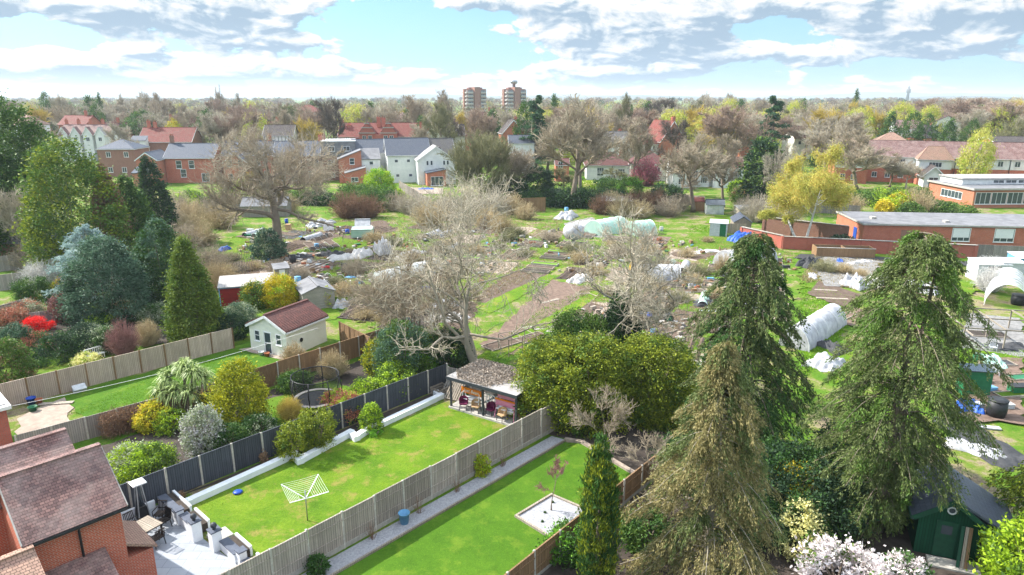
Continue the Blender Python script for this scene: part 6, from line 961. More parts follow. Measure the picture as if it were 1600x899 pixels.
# the plots follow the lie of the allotment: dug earth, beds and straw with grass paths between
AX, AY = Vector((.34, .94)).normalized(), Vector((.94, -.34)).normalized(); AO = Vector((-2.6, 57.2)); prng = random.Random(12); BEDS = []; HOOP = []; CANE = []
def pix(x, y, z=0): d = y * cP + (CAM_H - z) * sP; return 800 + FPX * x / d, 449.5 - FPX * ((z - CAM_H) * cP + y * sP) / d
def inal(x, y):
    px, py = pix(x, y); poly = al; c = False
    for i in range(len(poly)):
        (x1, y1), (x2, y2) = poly[i], poly[i - 1]
        if (y1 > py) != (y2 > py) and px < (x2 - x1) * (py - y1) / (y2 - y1) + x1: c = not c
    return c
al = [(345, 430), (400, 365), (560, 350), (760, 350), (860, 352), (1000, 372), (1150, 385), (1240, 402), (1240, 470), (1170, 500), (1060, 585), (1010, 590), (900, 560), (760, 560), (600, 505), (500, 462)]
def AP(a, b): p = AO + AX * a + AY * b; return (p.x, p.y)
for i in range(-2, 8):
    for j in range(-11, 9):
        a0, b0 = i * 7.6 + (j % 2) * 1.2, j * 5.4; c = AP(a0 + 3.4, b0 + 2.4)
        if not inal(*c) or (0 <= i <= 2 and j in (-1, 0)): continue
        k = prng.choice('ddwsbbtdhwc'); q = [AP(a0 + .1, b0), AP(a0 + 6.4, b0), AP(a0 + 6.4, b0 + 4.3), AP(a0 + .1, b0 + 4.3)]
        if k in 'dch': 
            sheet('soil_plot', q, prng.choice(['soil', 'soil', 'dark_soil', 'wood_chip']), .16, z=LA + .0042); mb = MB()
            for r_ in range(5): p0 = AP(a0 + .5, b0 + .5 + r_ * .8); p1 = AP(a0 + 6.0, b0 + .5 + r_ * .8); mb.add([(*AP(a0 + .5, b0 + .25 + r_ * .8), LA), (*AP(a0 + 6, b0 + .25 + r_ * .8), LA), (*AP(a0 + 6, b0 + .5 + r_ * .8), LA + .16), (*AP(a0 + .5, b0 + .5 + r_ * .8), LA + .16), (*AP(a0 + .5, b0 + .75 + r_ * .8), LA), (*AP(a0 + 6, b0 + .75 + r_ * .8), LA)], [(1, 0, 3, 2), (2, 3, 4, 5)])
            if k == 'd': mb.obj('soil_ridges', 'soil', kind='structure')
            if k == 'c': CANE.append(AP(a0 + 3, b0 + 2))
            if k == 'h': HOOP.append((AP(a0 + 1, b0 + 1.2), prng.choice([0, 1, 2]))); HOOP.append((AP(a0 + 1, b0 + 3), prng.choice([0, 1, 2])))
        elif k == 'b':
            sheet('grass_plot', q, 'lawn_bright', .2, z=LA + .0042); 
            for r_ in range(3): BEDS.append(AP(a0 + .6 + 1.95 * r_, b0 + .4))
        elif k == 't': sheet('ground_cover', q, prng.choice(['tarp_black', 'rubble_grey', 'path_beige']), .12, z=LA + .0042)
        elif k == 's': sheet('straw_plot', q, 'path_beige', .35, z=LA + .0042)
        else: sheet('grass_plot', q, prng.choice(['rough_grass', 'lawn_bright']), .35, z=LA + .0042)
def proto_bed(fill, rim):
    r = thing('raised_bed', 'x', 'raised bed', (0, 0, 0.05), 0, 'raised beds in the plots'); mb = MB(); mb.box(0, 3.5, 0, .08, 0, .28); mb.box(0, 3.5, 1.12, 1.2, 0, .28); mb.box(0, .08, .081, 1.119, 0, .28); mb.box(3.42, 3.5, .081, 1.119, 0, .28); mb.obj('rim', rim, r); mb = MB(); mb.box(.081, 3.419, .081, 1.119, 0, .22); mb.obj('soil', fill, r); return r
def rp(px, mat='soil', rag=.3, name='soil_plot', seed=1): PL[0] += 1; return sheet(name, P4(*px), mat, rag, seed=seed, z=LA + .0085 + (PL[0] % 13) * .0042)
rp([(752, 540), (862, 438), (925, 452), (800, 556)], 'wood_chip', .35); rp([(735, 470), (800, 425), (858, 430), (782, 480)], 'soil', .35); rp([(845, 500), (905, 470), (945, 480), (880, 520)], 'soil', .3); rp([(1010, 525), (1060, 485), (1120, 500), (1075, 545)], 'soil', .35)
rp([(1035, 560), (1050, 545), (1110, 550), (1090, 575)], 'path_beige', .3); rp([(1262, 462), (1280, 440), (1345, 462), (1320, 482)], 'soil', .15); rp([(1305, 505), (1325, 478), (1380, 500), (1350, 515)], 'wood_chip', .2); rp([(440, 385), (500, 362), (560, 372), (520, 385)], 'soil', .35); rp([(560, 350), (600, 345), (620, 362), (590, 368)], 'soil', .3)
rp([(1500, 660), (1510, 590), (1545, 562), (1600, 560), (1600, 665)], 'wood_chip', .3, 'chip_yard'); rp([(1270, 420), (1290, 402), (1380, 410), (1370, 445), (1290, 450)], 'rubble_grey', .5, 'rubble_plot'); rp([(400, 425), (450, 408), (520, 410), (500, 425), (430, 440)], 'path_beige', .4, 'bare_plot'); rp([(530, 470), (600, 458), (650, 470), (600, 490), (545, 492)], 'soil', .4); rp([(670, 500), (720, 470), (752, 480), (720, 520)], 'soil', .4)
rp([(880, 350), (925, 340), (960, 372), (905, 372)], 'rubble_grey', .4, 'rubble_plot'); rp([(1040, 398), (1100, 385), (1150, 392), (1090, 408)], 'soil', .4); rp([(1000, 465), (1050, 455), (1110, 465), (1050, 480)], 'path_beige', .3, 'bare_plot'); rp([(1085, 470), (1150, 455), (1170, 475), (1120, 490)], 'rubble_grey', .3, 'rubble_plot')
rp([(1500, 545), (1600, 560), (1600, 500), (1510, 490)], 'rubble_grey', .3, 'caged_plot'); rp([(1240, 405), (1350, 408), (1600, 422), (1600, 414), (1350, 402), (1250, 398)], 'asphalt', .1, 'track')
for k in [[(742, 562), (930, 455), (944, 438), (966, 446), (800, 552), (772, 570)], [(742, 482), (858, 429), (868, 436), (766, 492)]]: rp(k, 'lawn_bright', .12, 'grass_path')
for i, k in enumerate([[(345, 400), (365, 372), (412, 380), (420, 405), (380, 412)], [(455, 398), (530, 372), (590, 382), (520, 398)], [(520, 470), (560, 440), (605, 450), (600, 472)], [(500, 425), (560, 410), (600, 425), (530, 440)], [(1028, 470), (1120, 450), (1150, 460), (1060, 485)], [(1035, 580), (1100, 535), (1125, 530), (1060, 590)], [(1290, 585), (1330, 545), (1345, 560), (1310, 600)], [(1255, 450), (1270, 440), (1350, 462), (1312, 512), (1330, 520), (1300, 515), (1330, 468)], [(1500, 562), (1505, 535), (1600, 545), (1600, 568), (1540, 558)], [(1080, 368), (1150, 362), (1180, 378), (1090, 400)], [(855, 395), (880, 370), (905, 385), (880, 405)], [(820, 380), (845, 372), (880, 400), (850, 404)], [(905, 402), (940, 398), (960, 410), (925, 412)], [(1100, 425), (1130, 418), (1150, 440), (1120, 448)], [(1480, 445), (1520, 440), (1530, 460), (1490, 465)], [(1505, 402), (1600, 412), (1600, 406), (1510, 398)]]): rp(k, ['lawn_bright', 'rough_grass'][i % 2], .4, 'grass_plot')
bp = [proto_bed('dark_soil', 'board_slat'), proto_bed('soil', 'board_beige'), proto_bed('grass_green', 'board_grey')]; RANK = []
for i, (x, y) in enumerate(BEDS[:90]):
    o = bp[i % 3]; c = o if i < 3 else dup(o, (0, 0, 0)); c.location = (x, y, LA - .02); c.rotation_euler.z = math.atan2(AY.y, AY.x); RANK.append((c, ('dark soiled', 'brown soiled', 'weedy green')[i % 3] + ' raised bed'))
for i, ((x, y), k) in enumerate(HOOP[:16]):
    r = thing('cloche', 'x', 'cloche', (x, y, .03), math.atan2(AX.y, AX.x), 'low netted cloches on the dug plots'); v = [(4.4 * a / 8, .55 * math.cos(math.pi * b / 8), .6 * math.sin(math.pi * b / 8)) for a in range(9) for b in range(9)]; mb = MB(); mb.add(v, [(a * 9 + b, a * 9 + b + 1, a * 9 + b + 10, a * 9 + b + 9) for a in range(8) for b in range(8)], 0, True); mb.obj('netting', ['tarp_white', 'green_net', 'net'][k], r)
    for a in range(4): mb = MB(); mb.tube([(4.4 * a / 3, .57 * math.cos(math.pi * b / 8), .62 * math.sin(math.pi * b / 8)) for b in range(9)], .02, 4, cap=False); mb.obj('hoop', 'upvc', r)
    RANK.append((r, ('white', 'green', 'black')[k] + ' netted low cloche'))
for i, (x, y) in enumerate(CANE[:12]):
    r = thing('bean_canes', 'x', 'bean canes', (x, y, 0), math.atan2(AX.y, AX.x), 'bean cane rows on the plots'); mb = MB()
    for a in range(7):
        for sx in (-1, 1): mb.bar((a * .45 - 1.4, sx * .5, 0), (a * .45 - 1.4, -sx * .08, 2.1), .03)
    mb.bar((-1.5, 0, 1.95), (1.5, 0, 1.95), .03); mb.obj('canes', 'board_slat', r); RANK.append((r, 'row of crossed bean canes'))
# long grass and straw, as tufts
rng = np.random.default_rng(77)
def tufts(name, label, zones, n, mat, h, seed, w=.045):
    rng = np.random.default_rng(seed); Ps = []
    for z, sh in zones:
        q = np.array(P4(*z)); c = q.mean(0); k = int(n * sh); a = rng.integers(0, len(q), k); u_ = np.sqrt(rng.uniform(size=(k, 1))); v_ = rng.uniform(size=(k, 1)); Ps.append(c + u_ * ((1 - v_) * (q[a] - c) + v_ * (q[(a + 1) % len(q)] - c)))
    P = np.concatenate(Ps); P = P + rng.normal(size=P.shape) * .05; m_ = len(P); P = np.concatenate([P, np.zeros((m_, 1))], 1); cl = np.repeat(P, 5, 0) + np.concatenate([rng.normal(size=(m_ * 5, 2)) * .10, np.zeros((m_ * 5, 1))], 1)
    d = unit(rng.normal(size=cl.shape) * [.5, .5, .1] + [0, 0, 1]); s = unit(np.cross(d, rng.normal(size=cl.shape))) * w; hh = h * rng.uniform(.5, 1.3, (len(cl), 1)); vv = np.stack([cl - s, cl + s, cl + d * hh], 1).reshape(-1, 3); return link(name, np_mesh(name, vv, 3, [mat]), kind='stuff', label=label, cat='grass')
tufts('allotment_straw', 'dry straw coloured grass between the allotment plots', [([(330, 470), (340, 400), (440, 350), (640, 340), (640, 400), (500, 480)], .3), ([(560, 500), (640, 360), (880, 340), (860, 420), (740, 480)], .35), ([(900, 460), (860, 380), (1150, 370), (1250, 400), (1120, 520), (1000, 520)], .3), ([(1250, 440), (1270, 400), (1400, 410), (1380, 460)], .1)], 17000, 'grass_straw', .30, 78)
tufts('allotment_grass', 'lush green grass growing over the allotments', [([(340, 410), (365, 370), (412, 380), (430, 415)], .08), ([(450, 400), (530, 370), (600, 380), (520, 402)], .1), ([(500, 480), (520, 410), (610, 420), (600, 480)], .14), ([(1020, 490), (1080, 430), (1200, 400), (1180, 470)], .14), ([(1030, 590), (1060, 540), (1130, 520), (1090, 580)], .1), ([(1250, 600), (1310, 530), (1350, 470), (1250, 440)], .1), ([(740, 570), (850, 480), (950, 440), (800, 560)], .1), ([(810, 400), (850, 350), (950, 370), (880, 420)], .12), ([(1500, 565), (1500, 535), (1600, 545), (1600, 568)], .06), ([(1060, 400), (1080, 350), (1200, 370), (1180, 395)], .08)], 16000, 'grass_green', .20, 79, .05)
tufts('garden_grass', 'rough grass in the unkempt garden strips', [([(100, 650), (240, 590), (345, 560), (430, 570), (330, 600), (200, 640)], .4), ([(430, 680), (470, 660), (440, 640), (400, 660)], .1), ([(20, 585), (130, 560), (120, 545), (0, 570)], .1), ([(420, 640), (560, 600), (680, 570), (560, 650), (450, 700)], .3)], 5500, 'grass_green', .12, 80, .03)
tufts('lawn_tufts', 'short uneven tufts in the two garden lawns', [([(300, 795), (480, 725), (690, 640), (860, 680), (400, 860)], .55), ([(560, 899), (880, 700), (1000, 745), (870, 880)], .45)], 9000, 'grass_green', .035, 81, .02)
rng = np.random.default_rng(91); n_ = 1000; q_ = []
while len(q_) < n_:
    x_, y_ = rng.uniform(-40, 40), rng.uniform(56, 112)
    w_ = Vector((x_, y_)) - AO
    if -1.5 < w_ @ AX < 25 and -7 < w_ @ AY < 6: continue
    if inal(x_, y_) and math.sin(x_ * .31 + 1) * math.sin(y_ * .27) + .35 * math.sin(x_ * 1.3) > rng.uniform(-.3, .9): q_.append((x_, y_))
mb = MB(); cm_ = ['plastic_white', 'board_slat', 'concrete', 'tarp_black', 'plastic_sky', 'board_brown', 'fleece', 'terracotta', 'plastic_green', 'path_beige']
for x_, y_ in q_:
    a_ = rng.uniform(0, 3.14); l_, w_, h_ = rng.uniform(.12, .95) ** 1.3, rng.uniform(.05, .35), rng.uniform(.04, .35); mb.obox((x_, y_), (math.cos(a_), math.sin(a_)), l_, w_, LA + rng.uniform(0, .12), LA + .12 + h_, int(rng.choice(10, p=[.08, .26, .16, .12, .02, .16, .06, .04, .02, .08])))
mb.obj('allotment_debris', cm_, kind='stuff', label='scattered boards, pots, bags and scraps lying over the allotment plots', cat='debris')
def tarp(name, label, px, py, rx, ry, h, mat, seed, rz=0, cat='tarpaulin', z=.02, n=22):
    rng = random.Random(seed); ph = [rng.uniform(0, 6.28) for _ in range(10)]; v = []; f = []
    for j in range(n):
        for i in range(n):
            x = 2 * i / (n - 1) - 1; y = 2 * j / (n - 1) - 1; q = max(0, 1 - max(abs(x), abs(y)) ** 3); w = 1 + .35 * math.sin(x * 5 + ph[0]) * math.sin(y * 4 + ph[1]) + .22 * math.sin(x * 11 + ph[2] + y * 3) + .18 * math.sin(y * 13 + ph[3] + x * 5) + .1 * math.sin(x * 23 + ph[4]) * math.sin(y * 19 + ph[5])
            e = 1 + .1 * math.sin(math.atan2(y, x) * 5 + ph[6]) + .05 * math.sin(math.atan2(y, x) * 11 + ph[7]); v.append((x * rx * e, y * ry * e, max(0, q ** .6 * h * w)))
    for j in range(n - 1):
        for i in range(n - 1): k = j * n + i; f.append((k, k + 1, k + n + 1, k + n))
    mb = MB(); mb.add(v, f, 0, n > 14); return mb.obj(name, mat, loc=(*G(px, py), z), rz=rz, label=label, cat=cat)
def tunnel(name, label, p0, p1, rad, mat, hh=None, hoops=6, ends=True, cat='polytunnel'):
    a = Vector((*G(*p0), 0)); b = Vector((*G(*p1), 0)); d = b - a; r = thing(name, label, cat, a, math.atan2(d.y, d.x)); L = d.length; hh = hh or rad; n = 14; m_ = 12; v = []; rr = random.Random(int(L * 100))
    for i in range(m_ + 1):
        for k in range(n + 1): a_ = math.pi * k / n; w = 1 + rr.uniform(-.025, .025) - (.03 if i % 2 else 0); v.append((L * i / m_, rad * math.cos(a_) * w, hh * math.sin(a_) * w + .02))
    mb = MB(); mb.add(v, [(i * (n + 1) + k, i * (n + 1) + k + 1, (i + 1) * (n + 1) + k + 1, (i + 1) * (n + 1) + k) for i in range(m_) for k in range(n)], 0, True)
    if ends:
        for x in (0.0, L): mb.add([(x, rad * math.cos(math.pi * k / n), hh * math.sin(math.pi * k / n) + .02) for k in range(n + 1)], [tuple(range(n + 1))])
    mb.obj('cover', mat, r)
    for i in range(hoops): x = L * i / (hoops - 1); mb = MB(); mb.tube([(x, (rad + .02) * math.cos(math.pi * k / 10), (hh + .02) * math.sin(math.pi * k / 10) + .02) for k in range(11)], .025, 5, cap=False); mb.obj('hoop', 'upvc', r)
    return r
tunnel('polytunnel', 'long white fleece tunnel behind the broad bushy bare tree', (592, 447), (682, 425), 1.35, 'polythene', 1.7, 7); tunnel('polytunnel', 'pale green net tunnel, paler of the two by the scrub', (928, 368), (968, 360), 2.2, 'green_net', 2.3, 5); tunnel('polytunnel', 'bright green net tunnel beside the paler one', (985, 368), (1015, 365), 1.9, 'green_net', 2.2, 4)
tunnel('polytunnel', 'crumpled white fleece tunnel beside the orange sacks', (990, 437), (1060, 438), 1.6, 'tarp_white', 1.9, 6); tunnel('polytunnel', 'white plastic tunnel behind tall straw reeds', (1132, 420), (1195, 408), 2.0, 'tarp_white', 2.3, 5); tunnel('polytunnel', 'clear ribbed plastic tunnel inside the fruit cage corner', (1572, 482), (1572, 452), 1.9, 'polythene', 2.5, 8, ends=False)
tunnel('cloche', 'large white netted tunnel between the tall conifers', (1240, 545), (1300, 505), 1.3, 'tarp_white', 1.9, 5, cat='polytunnel')
r = thing('fleece_ball', 'white fleece wrapped round a post topped bush near the green tunnels', 'fleece cover', g3(896, 385)); mb = MB(); rr_ = random.Random(4); pr_ = [(.3, .9), (1.2, 1.2), (1.6, 2.0), (1.45, 2.8), (.9, 3.2), (.1, 3.35)]; mb.lathe(pr_, (0, 0, 0), 14); mb.obj('fleece', 'tarp_white', r); mb = MB(); mb.tube([(0, 0, 0), (0, 0, 1.0)], .3, 8); mb.obj('barrel', 'plastic_white', r)
T_ = [(485, 395, .9, .6, .35, 'tarp_white', 'small white sheet under the blue tub'), (540, 385, .0, 0, 0, None, None)]
for a in [(563, 402, 1.6, 1.0, .9, 'fleece', 'white fleece heap in front of the ghostly white hoops'), (600, 396, 1.5, 1.1, 1.5, 'fleece', 'taller white fleece heap beside the low one'), (470, 404, 1.6, .8, .4, 'tarp_black', 'black plastic heap at the oak foot'), (518, 400, 1.9, .9, .5, 'tarp_black', 'black and grey plastic heap on the cleared plot'), (540, 405, 2.2, 1.1, .5, 'fleece', 'grey white netting heap on the allotment'), (640, 402, 3.0, 1.2, .6, 'fleece', 'pale rubbish heap behind the bushy bare tree'), (500, 352, 2.6, 1.4, .7, 'tarp_white', 'grey tarpaulin pile on the bare brown plot'),
          (1163, 378, 2.2, 1.2, 1.1, 'tarp_blue', 'bright blue tarpaulin heap by the red wall'), (885, 340, 2.6, 1.6, .8, 'tarp_white', 'white heap with pale blue bag at the dark hedge'), (912, 352, 3.5, 1.6, .5, 'fleece', 'long white sheet beside the pale green tunnel'), (1100, 395, 2.6, .8, .25, 'fleece', 'flat white sheet on the grass near the reeds'), (700, 500, 2.0, 1.2, .5, 'fleece', 'white sheet spread beside the big pale trunk'), (688, 480, 2.2, 1.2, .45, 'tarp_white', 'grey white sheet beyond the big bare tree'), (905, 440, 1.6, .9, .6, 'fleece', 'pale sacks under the twisted tree branches'),
          (1042, 505, 1.9, 1.1, .12, 'fleece', 'flat pale sheet beside the black drum'), (1120, 478, 2.4, .8, .4, 'tarp_black', 'black crumpled plastic beside the grey planks'), (1150, 470, 1.4, .8, .35, 'tarp_white', 'white plastic beside the black crumpled heap'), (1060, 535, 1.8, .5, .15, 'tarp_white', 'white board sheet lying on the straw plot'), (1290, 570, 1.6, 1.2, .5, 'tarp_white', 'white bags piled beneath the white netted tunnel'), (1300, 545, 1.5, .9, .4, 'tarp_black', 'dark bags beside the white bag pile'),
          (1440, 455, 1.8, .9, .9, 'tarp_white', 'grey sheeted heap glimpsed behind the tallest conifer'), (1335, 448, 1.5, 1.0, 1.0, 'tarp_white', 'round grey wrapped bale on the green strip'), (1368, 446, 2.0, .9, .7, 'fleece', 'white netting heap beside the grey bale'), (1262, 415, 1.8, .9, .8, 'tarp_black', 'dark and white junk heap at the conifer edge'), (1270, 432, 1.4, .5, .2, 'tarp_white', 'white boat shaped tray on the rubble plot'), (1345, 412, 2.2, .5, .3, 'fleece', 'row of white bags along the hedge box'), (1312, 410, .7, .4, .35, 'tarp_blue', 'small blue sheet by the hedge box'),
          (1530, 690, 3.2, 1.4, .25, 'tarp_black', 'shiny black sheeting in front of the compost bin'), (1525, 705, 1.6, .7, .3, 'tarp_white', 'pale sheeting below the black sheet'), (1515, 640, .9, .7, .5, 'tarp_blue', 'blue and white bags beside the green water tank'), (1070, 582, 1.1, .6, .3, 'tarp_white', 'pale blue sack on the beige path'), (1120, 570, 1.5, .5, .15, 'fleece', 'white plank heap by the brown conifer top'), (400, 437, .9, .5, .3, 'fleece', 'white sack near the grey narrow shed'), (352, 392, .8, .5, .5, 'tarp_blue', 'pale blue cold frame sheet in the far plot'),
          (1575, 545, 1.8, 1.0, .3, 'tarp_black', 'black netting bundle on the wood chip yard edge'), (1550, 567, 1.6, .9, .35, 'green_net', 'pale netting mound on the grass verge'), (660, 455, 1.0, .6, .4, 'tarp_blue', 'blue bag in front of the long white tunnel'), (555, 475, .9, .6, .5, 'tarp_black', 'black bags behind the reddish panels'), (535, 480, .8, .6, .6, 'tarp_white', 'white bag behind the cream outbuilding'), (840, 515, 1.6, 1.0, .10, 'stone_pale', 'square pale board lying on the dark plot edge'), (1135, 432, 1.0, .6, .3, 'tarp_black', 'dark bag at the reeds'), (1175, 480, 1.6, .7, .5, 'tarp_white', 'white sheeting half hidden by the domed conifer')]:
    tarp('fleece_heap' if a[5] == 'fleece' else 'plastic_heap', a[6], a[0], a[1], a[2], a[3], a[4], a[5], a[0], (a[0] % 7) * .4, 'sheeting')
# small containers
for a in [(495, 388, .35, .6, 'plastic_sky', 'blue tub on the white sheet beyond the oak'), (458, 412, .42, 1.1, 'plastic_black', 'black compost bin at the oak foot'), (539, 427, .42, 1.15, 'plastic_black', 'dark blue barrel on the green plot'), (466, 445, .4, .9, 'plastic_sky', 'blue grey drum beside the narrow grey shed'), (622, 555, .4, 1.0, 'plastic_black', 'black water butt by the brown fence'), (1015, 497, .3, .5, 'plastic_blue', 'blue barrel on the pale sheet'), (1020, 522, .25, .4, 'plastic_sky', 'small blue pot under the twisted tree'), (560, 452, .0, 0, None, None), (1555, 652, .62, 1.25, 'plastic_black', 'big black compost bin on the wood chips'), (543, 366, .35, .7, 'plastic_blue', 'blue drum beside the net cage'), (448, 350, .3, .8, 'plastic_blue', 'blue can behind the oak trunk'), (1527, 565, .4, .5, 'plastic_green', 'green round tub on the grass verge'), (1590, 476, .7, 1.0, 'plastic_black', 'dark crate bin before the clear ribbed tunnel'), (885, 333, .4, 1.0, 'plastic_sky', 'pale blue bottle butt by the dark hedge'), (1033, 362, .35, .7, 'plastic_white', 'white barrel right next to the green tunnel'.replace('right ', ''))]:
    if a[4]: tub('compost_bin' if 'compost' in a[5] else 'water_butt', a[5], g3(a[0], a[1]), a[2], a[3], a[4], cat='compost bin' if 'compost' in a[5] else 'water butt')
for a in [(548, 435, .5, .22, 'plastic_sky', 'pale blue upturned bath shape on the green plot'), (368, 435, .55, .3, 'plastic_sky', 'pale blue tray near the thuja top'), (510, 420, .4, .35, 'plastic_red', 'bright red bucket on the bare plot'), (497, 415, .5, .2, 'plastic_white', 'white tray beside the red bucket')]:
    mb = MB(); mb.lathe([(a[2] * .9, 0), (a[2], a[3] * .5), (a[2] * .6, a[3]), (.02, a[3] * 1.1)], (0, 0, 0), 12); o = mb.obj('tub', a[4], loc=g3(a[0], a[1], .02), label=a[5], cat='tub'); o.scale = (1.6, .8, 1)
r = thing('black_drum', 'black hollow drum lying on its side on the pale sheet', 'drum', g3(1044, 504)); mb = MB(); mb.tube([(0, -.35, .45), (0, .35, .45)], .45, 14); mb.obj('barrel', 'plastic_black', r); mb = MB(); mb.tube([(0, -.37, .45), (0, -.34, .45)], .3, 14); mb.obj('end_plate', 'plastic_green', r)
# sheds
def shed(name, label, px, py, rz, w, d, e, ri, kind, wall, roof, door=None, cat='shed', oh=.12):
    r = thing(name, label, cat, g3(px, py), R(rz)); block(r, 0, w, 0, d, e, ri, kind, wall, roof, oh=oh, trim=None, rt=.06)
    if door: mb = MB(); mb.box(w * .3, w * .7, -.04, -.003, .05, min(e, 1.9) - .05); mb.obj('door', door, r)
    return r
shed('narrow_shed', 'small pale grey narrow shed beside the blue grey drum', 431, 444, 25, 1.6, 2.2, 1.7, 1.9, 'my', 'shed_slat', 'felt_grey', 'render_white'); shed('felt_roofed_shed', 'low shed with grey felt roof just behind the cream outbuilding', 475, 487, 28, 3.2, 4.2, 1.8, 2.4, 'gy', 'shed_slat', 'felt_grey')
r = shed('red_shed', 'bright red painted shed with pale flat roof beside the thuja', 345, 480, 18, 5.2, 3.4, 2.0, 2.4, 'my', 'red_slat', 'felt_pale'); window(r, 4.2, 0, 1.1, 0, -1, .8, .6, 2); mb = MB()
for x_ in (.02, 2.6, 5.18): mb.box(x_ - .05, x_ + .05, -.03, -.003, 0, 2.0)
mb.box(0, 5.2, -.04, -.031, 1.92, 2.02); mb.obj('trim', 'plastic_sky', r)
r = shed('portable_shed', 'white plastic shed with bright green door beside the pale fence', 1108, 370, -18, 2.6, 2.2, 2.1, 2.35, 'my', 'plastic_white', 'plastic_white'); mb = MB(); mb.box(1.5, 2.4, -.05, -.003, .05, 2.05); mb.obj('door', 'plastic_green', r)
shed('timber_shed', 'pale timber shed with pointed grey roof behind the slanting red wall', 1146, 366, -10, 2.6, 4.6, 1.9, 2.7, 'gy', 'board_slat', 'tile_slate'); shed('small_greenhouse', 'little glass greenhouse by the twin bare trees', 1103, 335, -8, 3.2, 2.2, 1.8, 2.6, 'gx', 'polythene', 'glass', cat='greenhouse'); shed('timber_shed', 'small wooden shed below the twin bare trees with maroon roof', 1082, 330, -5, 2.2, 2.0, 1.8, 2.3, 'my', 'board_brown', 'tile_red')
shed('scrub_shed', 'flat pale roofed hut sunk in straw scrub before the dark hedge', 940, 330, -8, 5.8, 4.0, 1.9, 2.3, 'my', 'board_brown', 'felt_pale'); shed('timber_shed', 'grey timber shed with sagging roof near the far allotment fence', 378, 340, 5, 8.0, 4.0, 2.0, 3.3, 'gx', 'board_grey', 'felt_grey'); shed('timber_shed', 'dark timber outhouse behind the pale bare tree', 2, 408, 0, 9.0, 4.0, 2.3, 2.9, 'my', 'board_brown', 'felt_grey'); shed('timber_shed', 'small hut beside the birch behind the pale garden fence', 1155, 345, 5, 3.4, 2.6, 1.9, 2.3, 'my', 'board_slat', 'felt_pale')
shed('play_hut', 'white topped dark green play frame on the white house patio', 693, 283, 5, 1.8, 1.8, 2.2, 2.5, 'my', 'board_green', 'upvc', cat='hut'); tarp('paddling_pool', 'blue paddling pool sheet on the white house patio', 666, 296, 1.8, .8, .25, 'tarp_blue', 5, cat='pool')
r = shed('tool_cabin', 'pale blue grey plastic cabin behind the ribbed tunnel', 1525, 440, -5, 3.6, 2.4, 2.0, 2.3, 'my', 'plastic_white', 'polythene', 'plastic_black'); shed('tool_cabin', 'white upright cabin between blossom tree and ribbed tunnel', 1563, 440, -5, 2.4, 2.0, 2.2, 2.4, 'my', 'plastic_white', 'upvc'); shed('tool_cabin', 'blue grey cabin at the picture edge by the grey fence', 1588, 428, -5, 3.4, 2.4, 1.9, 2.2, 'my', 'plastic_sky', 'upvc')
shed('cold_frame', 'dark green glazed cold frame cabinet beside the conifer boughs', 1503, 618, -10, 1.8, 1.2, 1.9, 2.0, 'my', 'plastic_green', 'glass', cat='greenhouse')
# net cage near the oak, fruit cage, hoops
def cage(name, label, px, py, rz, w, d, h, bar, nx, ny, mesh=None, cat='fruit cage', peak=0):
    r = thing(name, label, cat, g3(px, py), R(rz)); mb = MB()
    for i in range(nx + 1):
        for j in range(ny + 1): mb.bar((w * i / nx, d * j / ny, 0), (w * i / nx, d * j / ny, h), bar)
    mb.obj('post', 'board_slat', r); mb = MB()
    for i in range(nx + 1): mb.bar((w * i / nx, 0, h), (w * i / nx, d, h), bar)
    for j in range(ny + 1): mb.bar((0, d * j / ny, h), (w, d * j / ny, h), bar)
    mb.obj('rail', 'board_slat', r)
    if mesh: mb = MB(); mb.add([(0, 0, .3), (w, 0, .3), (w, d, .3), (0, d, .3), (0, 0, h), (w, 0, h), (w, d, h), (0, d, h)], [(0, 1, 5, 4), (1, 2, 6, 5), (2, 3, 7, 6), (3, 0, 4, 7)] + ([(4, 5, 6, 7)] if peak else [])); mb.obj('netting', mesh, r)
    return r
cage('fruit_cage', 'timber framed fruit cage with netting at the picture edge', 1502, 545, -12, 9.5, 6.5, 1.9, .1, 3, 2, None); cage('net_cage', 'pale green netted cage with white peaked top on the far plot', 549, 375, 8, 3.2, 3.0, 1.5, .06, 1, 1, 'green_net', peak=1); shed('cloche', 'small white peaked cloche on top of the netted cage plot', 556, 366, 8, 2.2, 2.0, 1.2, 2.1, 'gx', 'tarp_white', 'tarp_white', cat='cloche'); shed('cloche', 'tiny pale tent cloche on the bare soil', 507, 362, 20, 1.4, 1.2, .3, 1.3, 'gx', 'fleece', 'fleece', cat='cloche')
cage('plant_support', 'wooden bean frame standing on the near allotment', 795, 560, 30, 2.6, 1.8, 1.6, .05, 2, 1); cage('plant_support', 'low timber frame on the bright green plot', 1100, 470, -10, 4.0, 1.5, .8, .05, 2, 1, 'net')
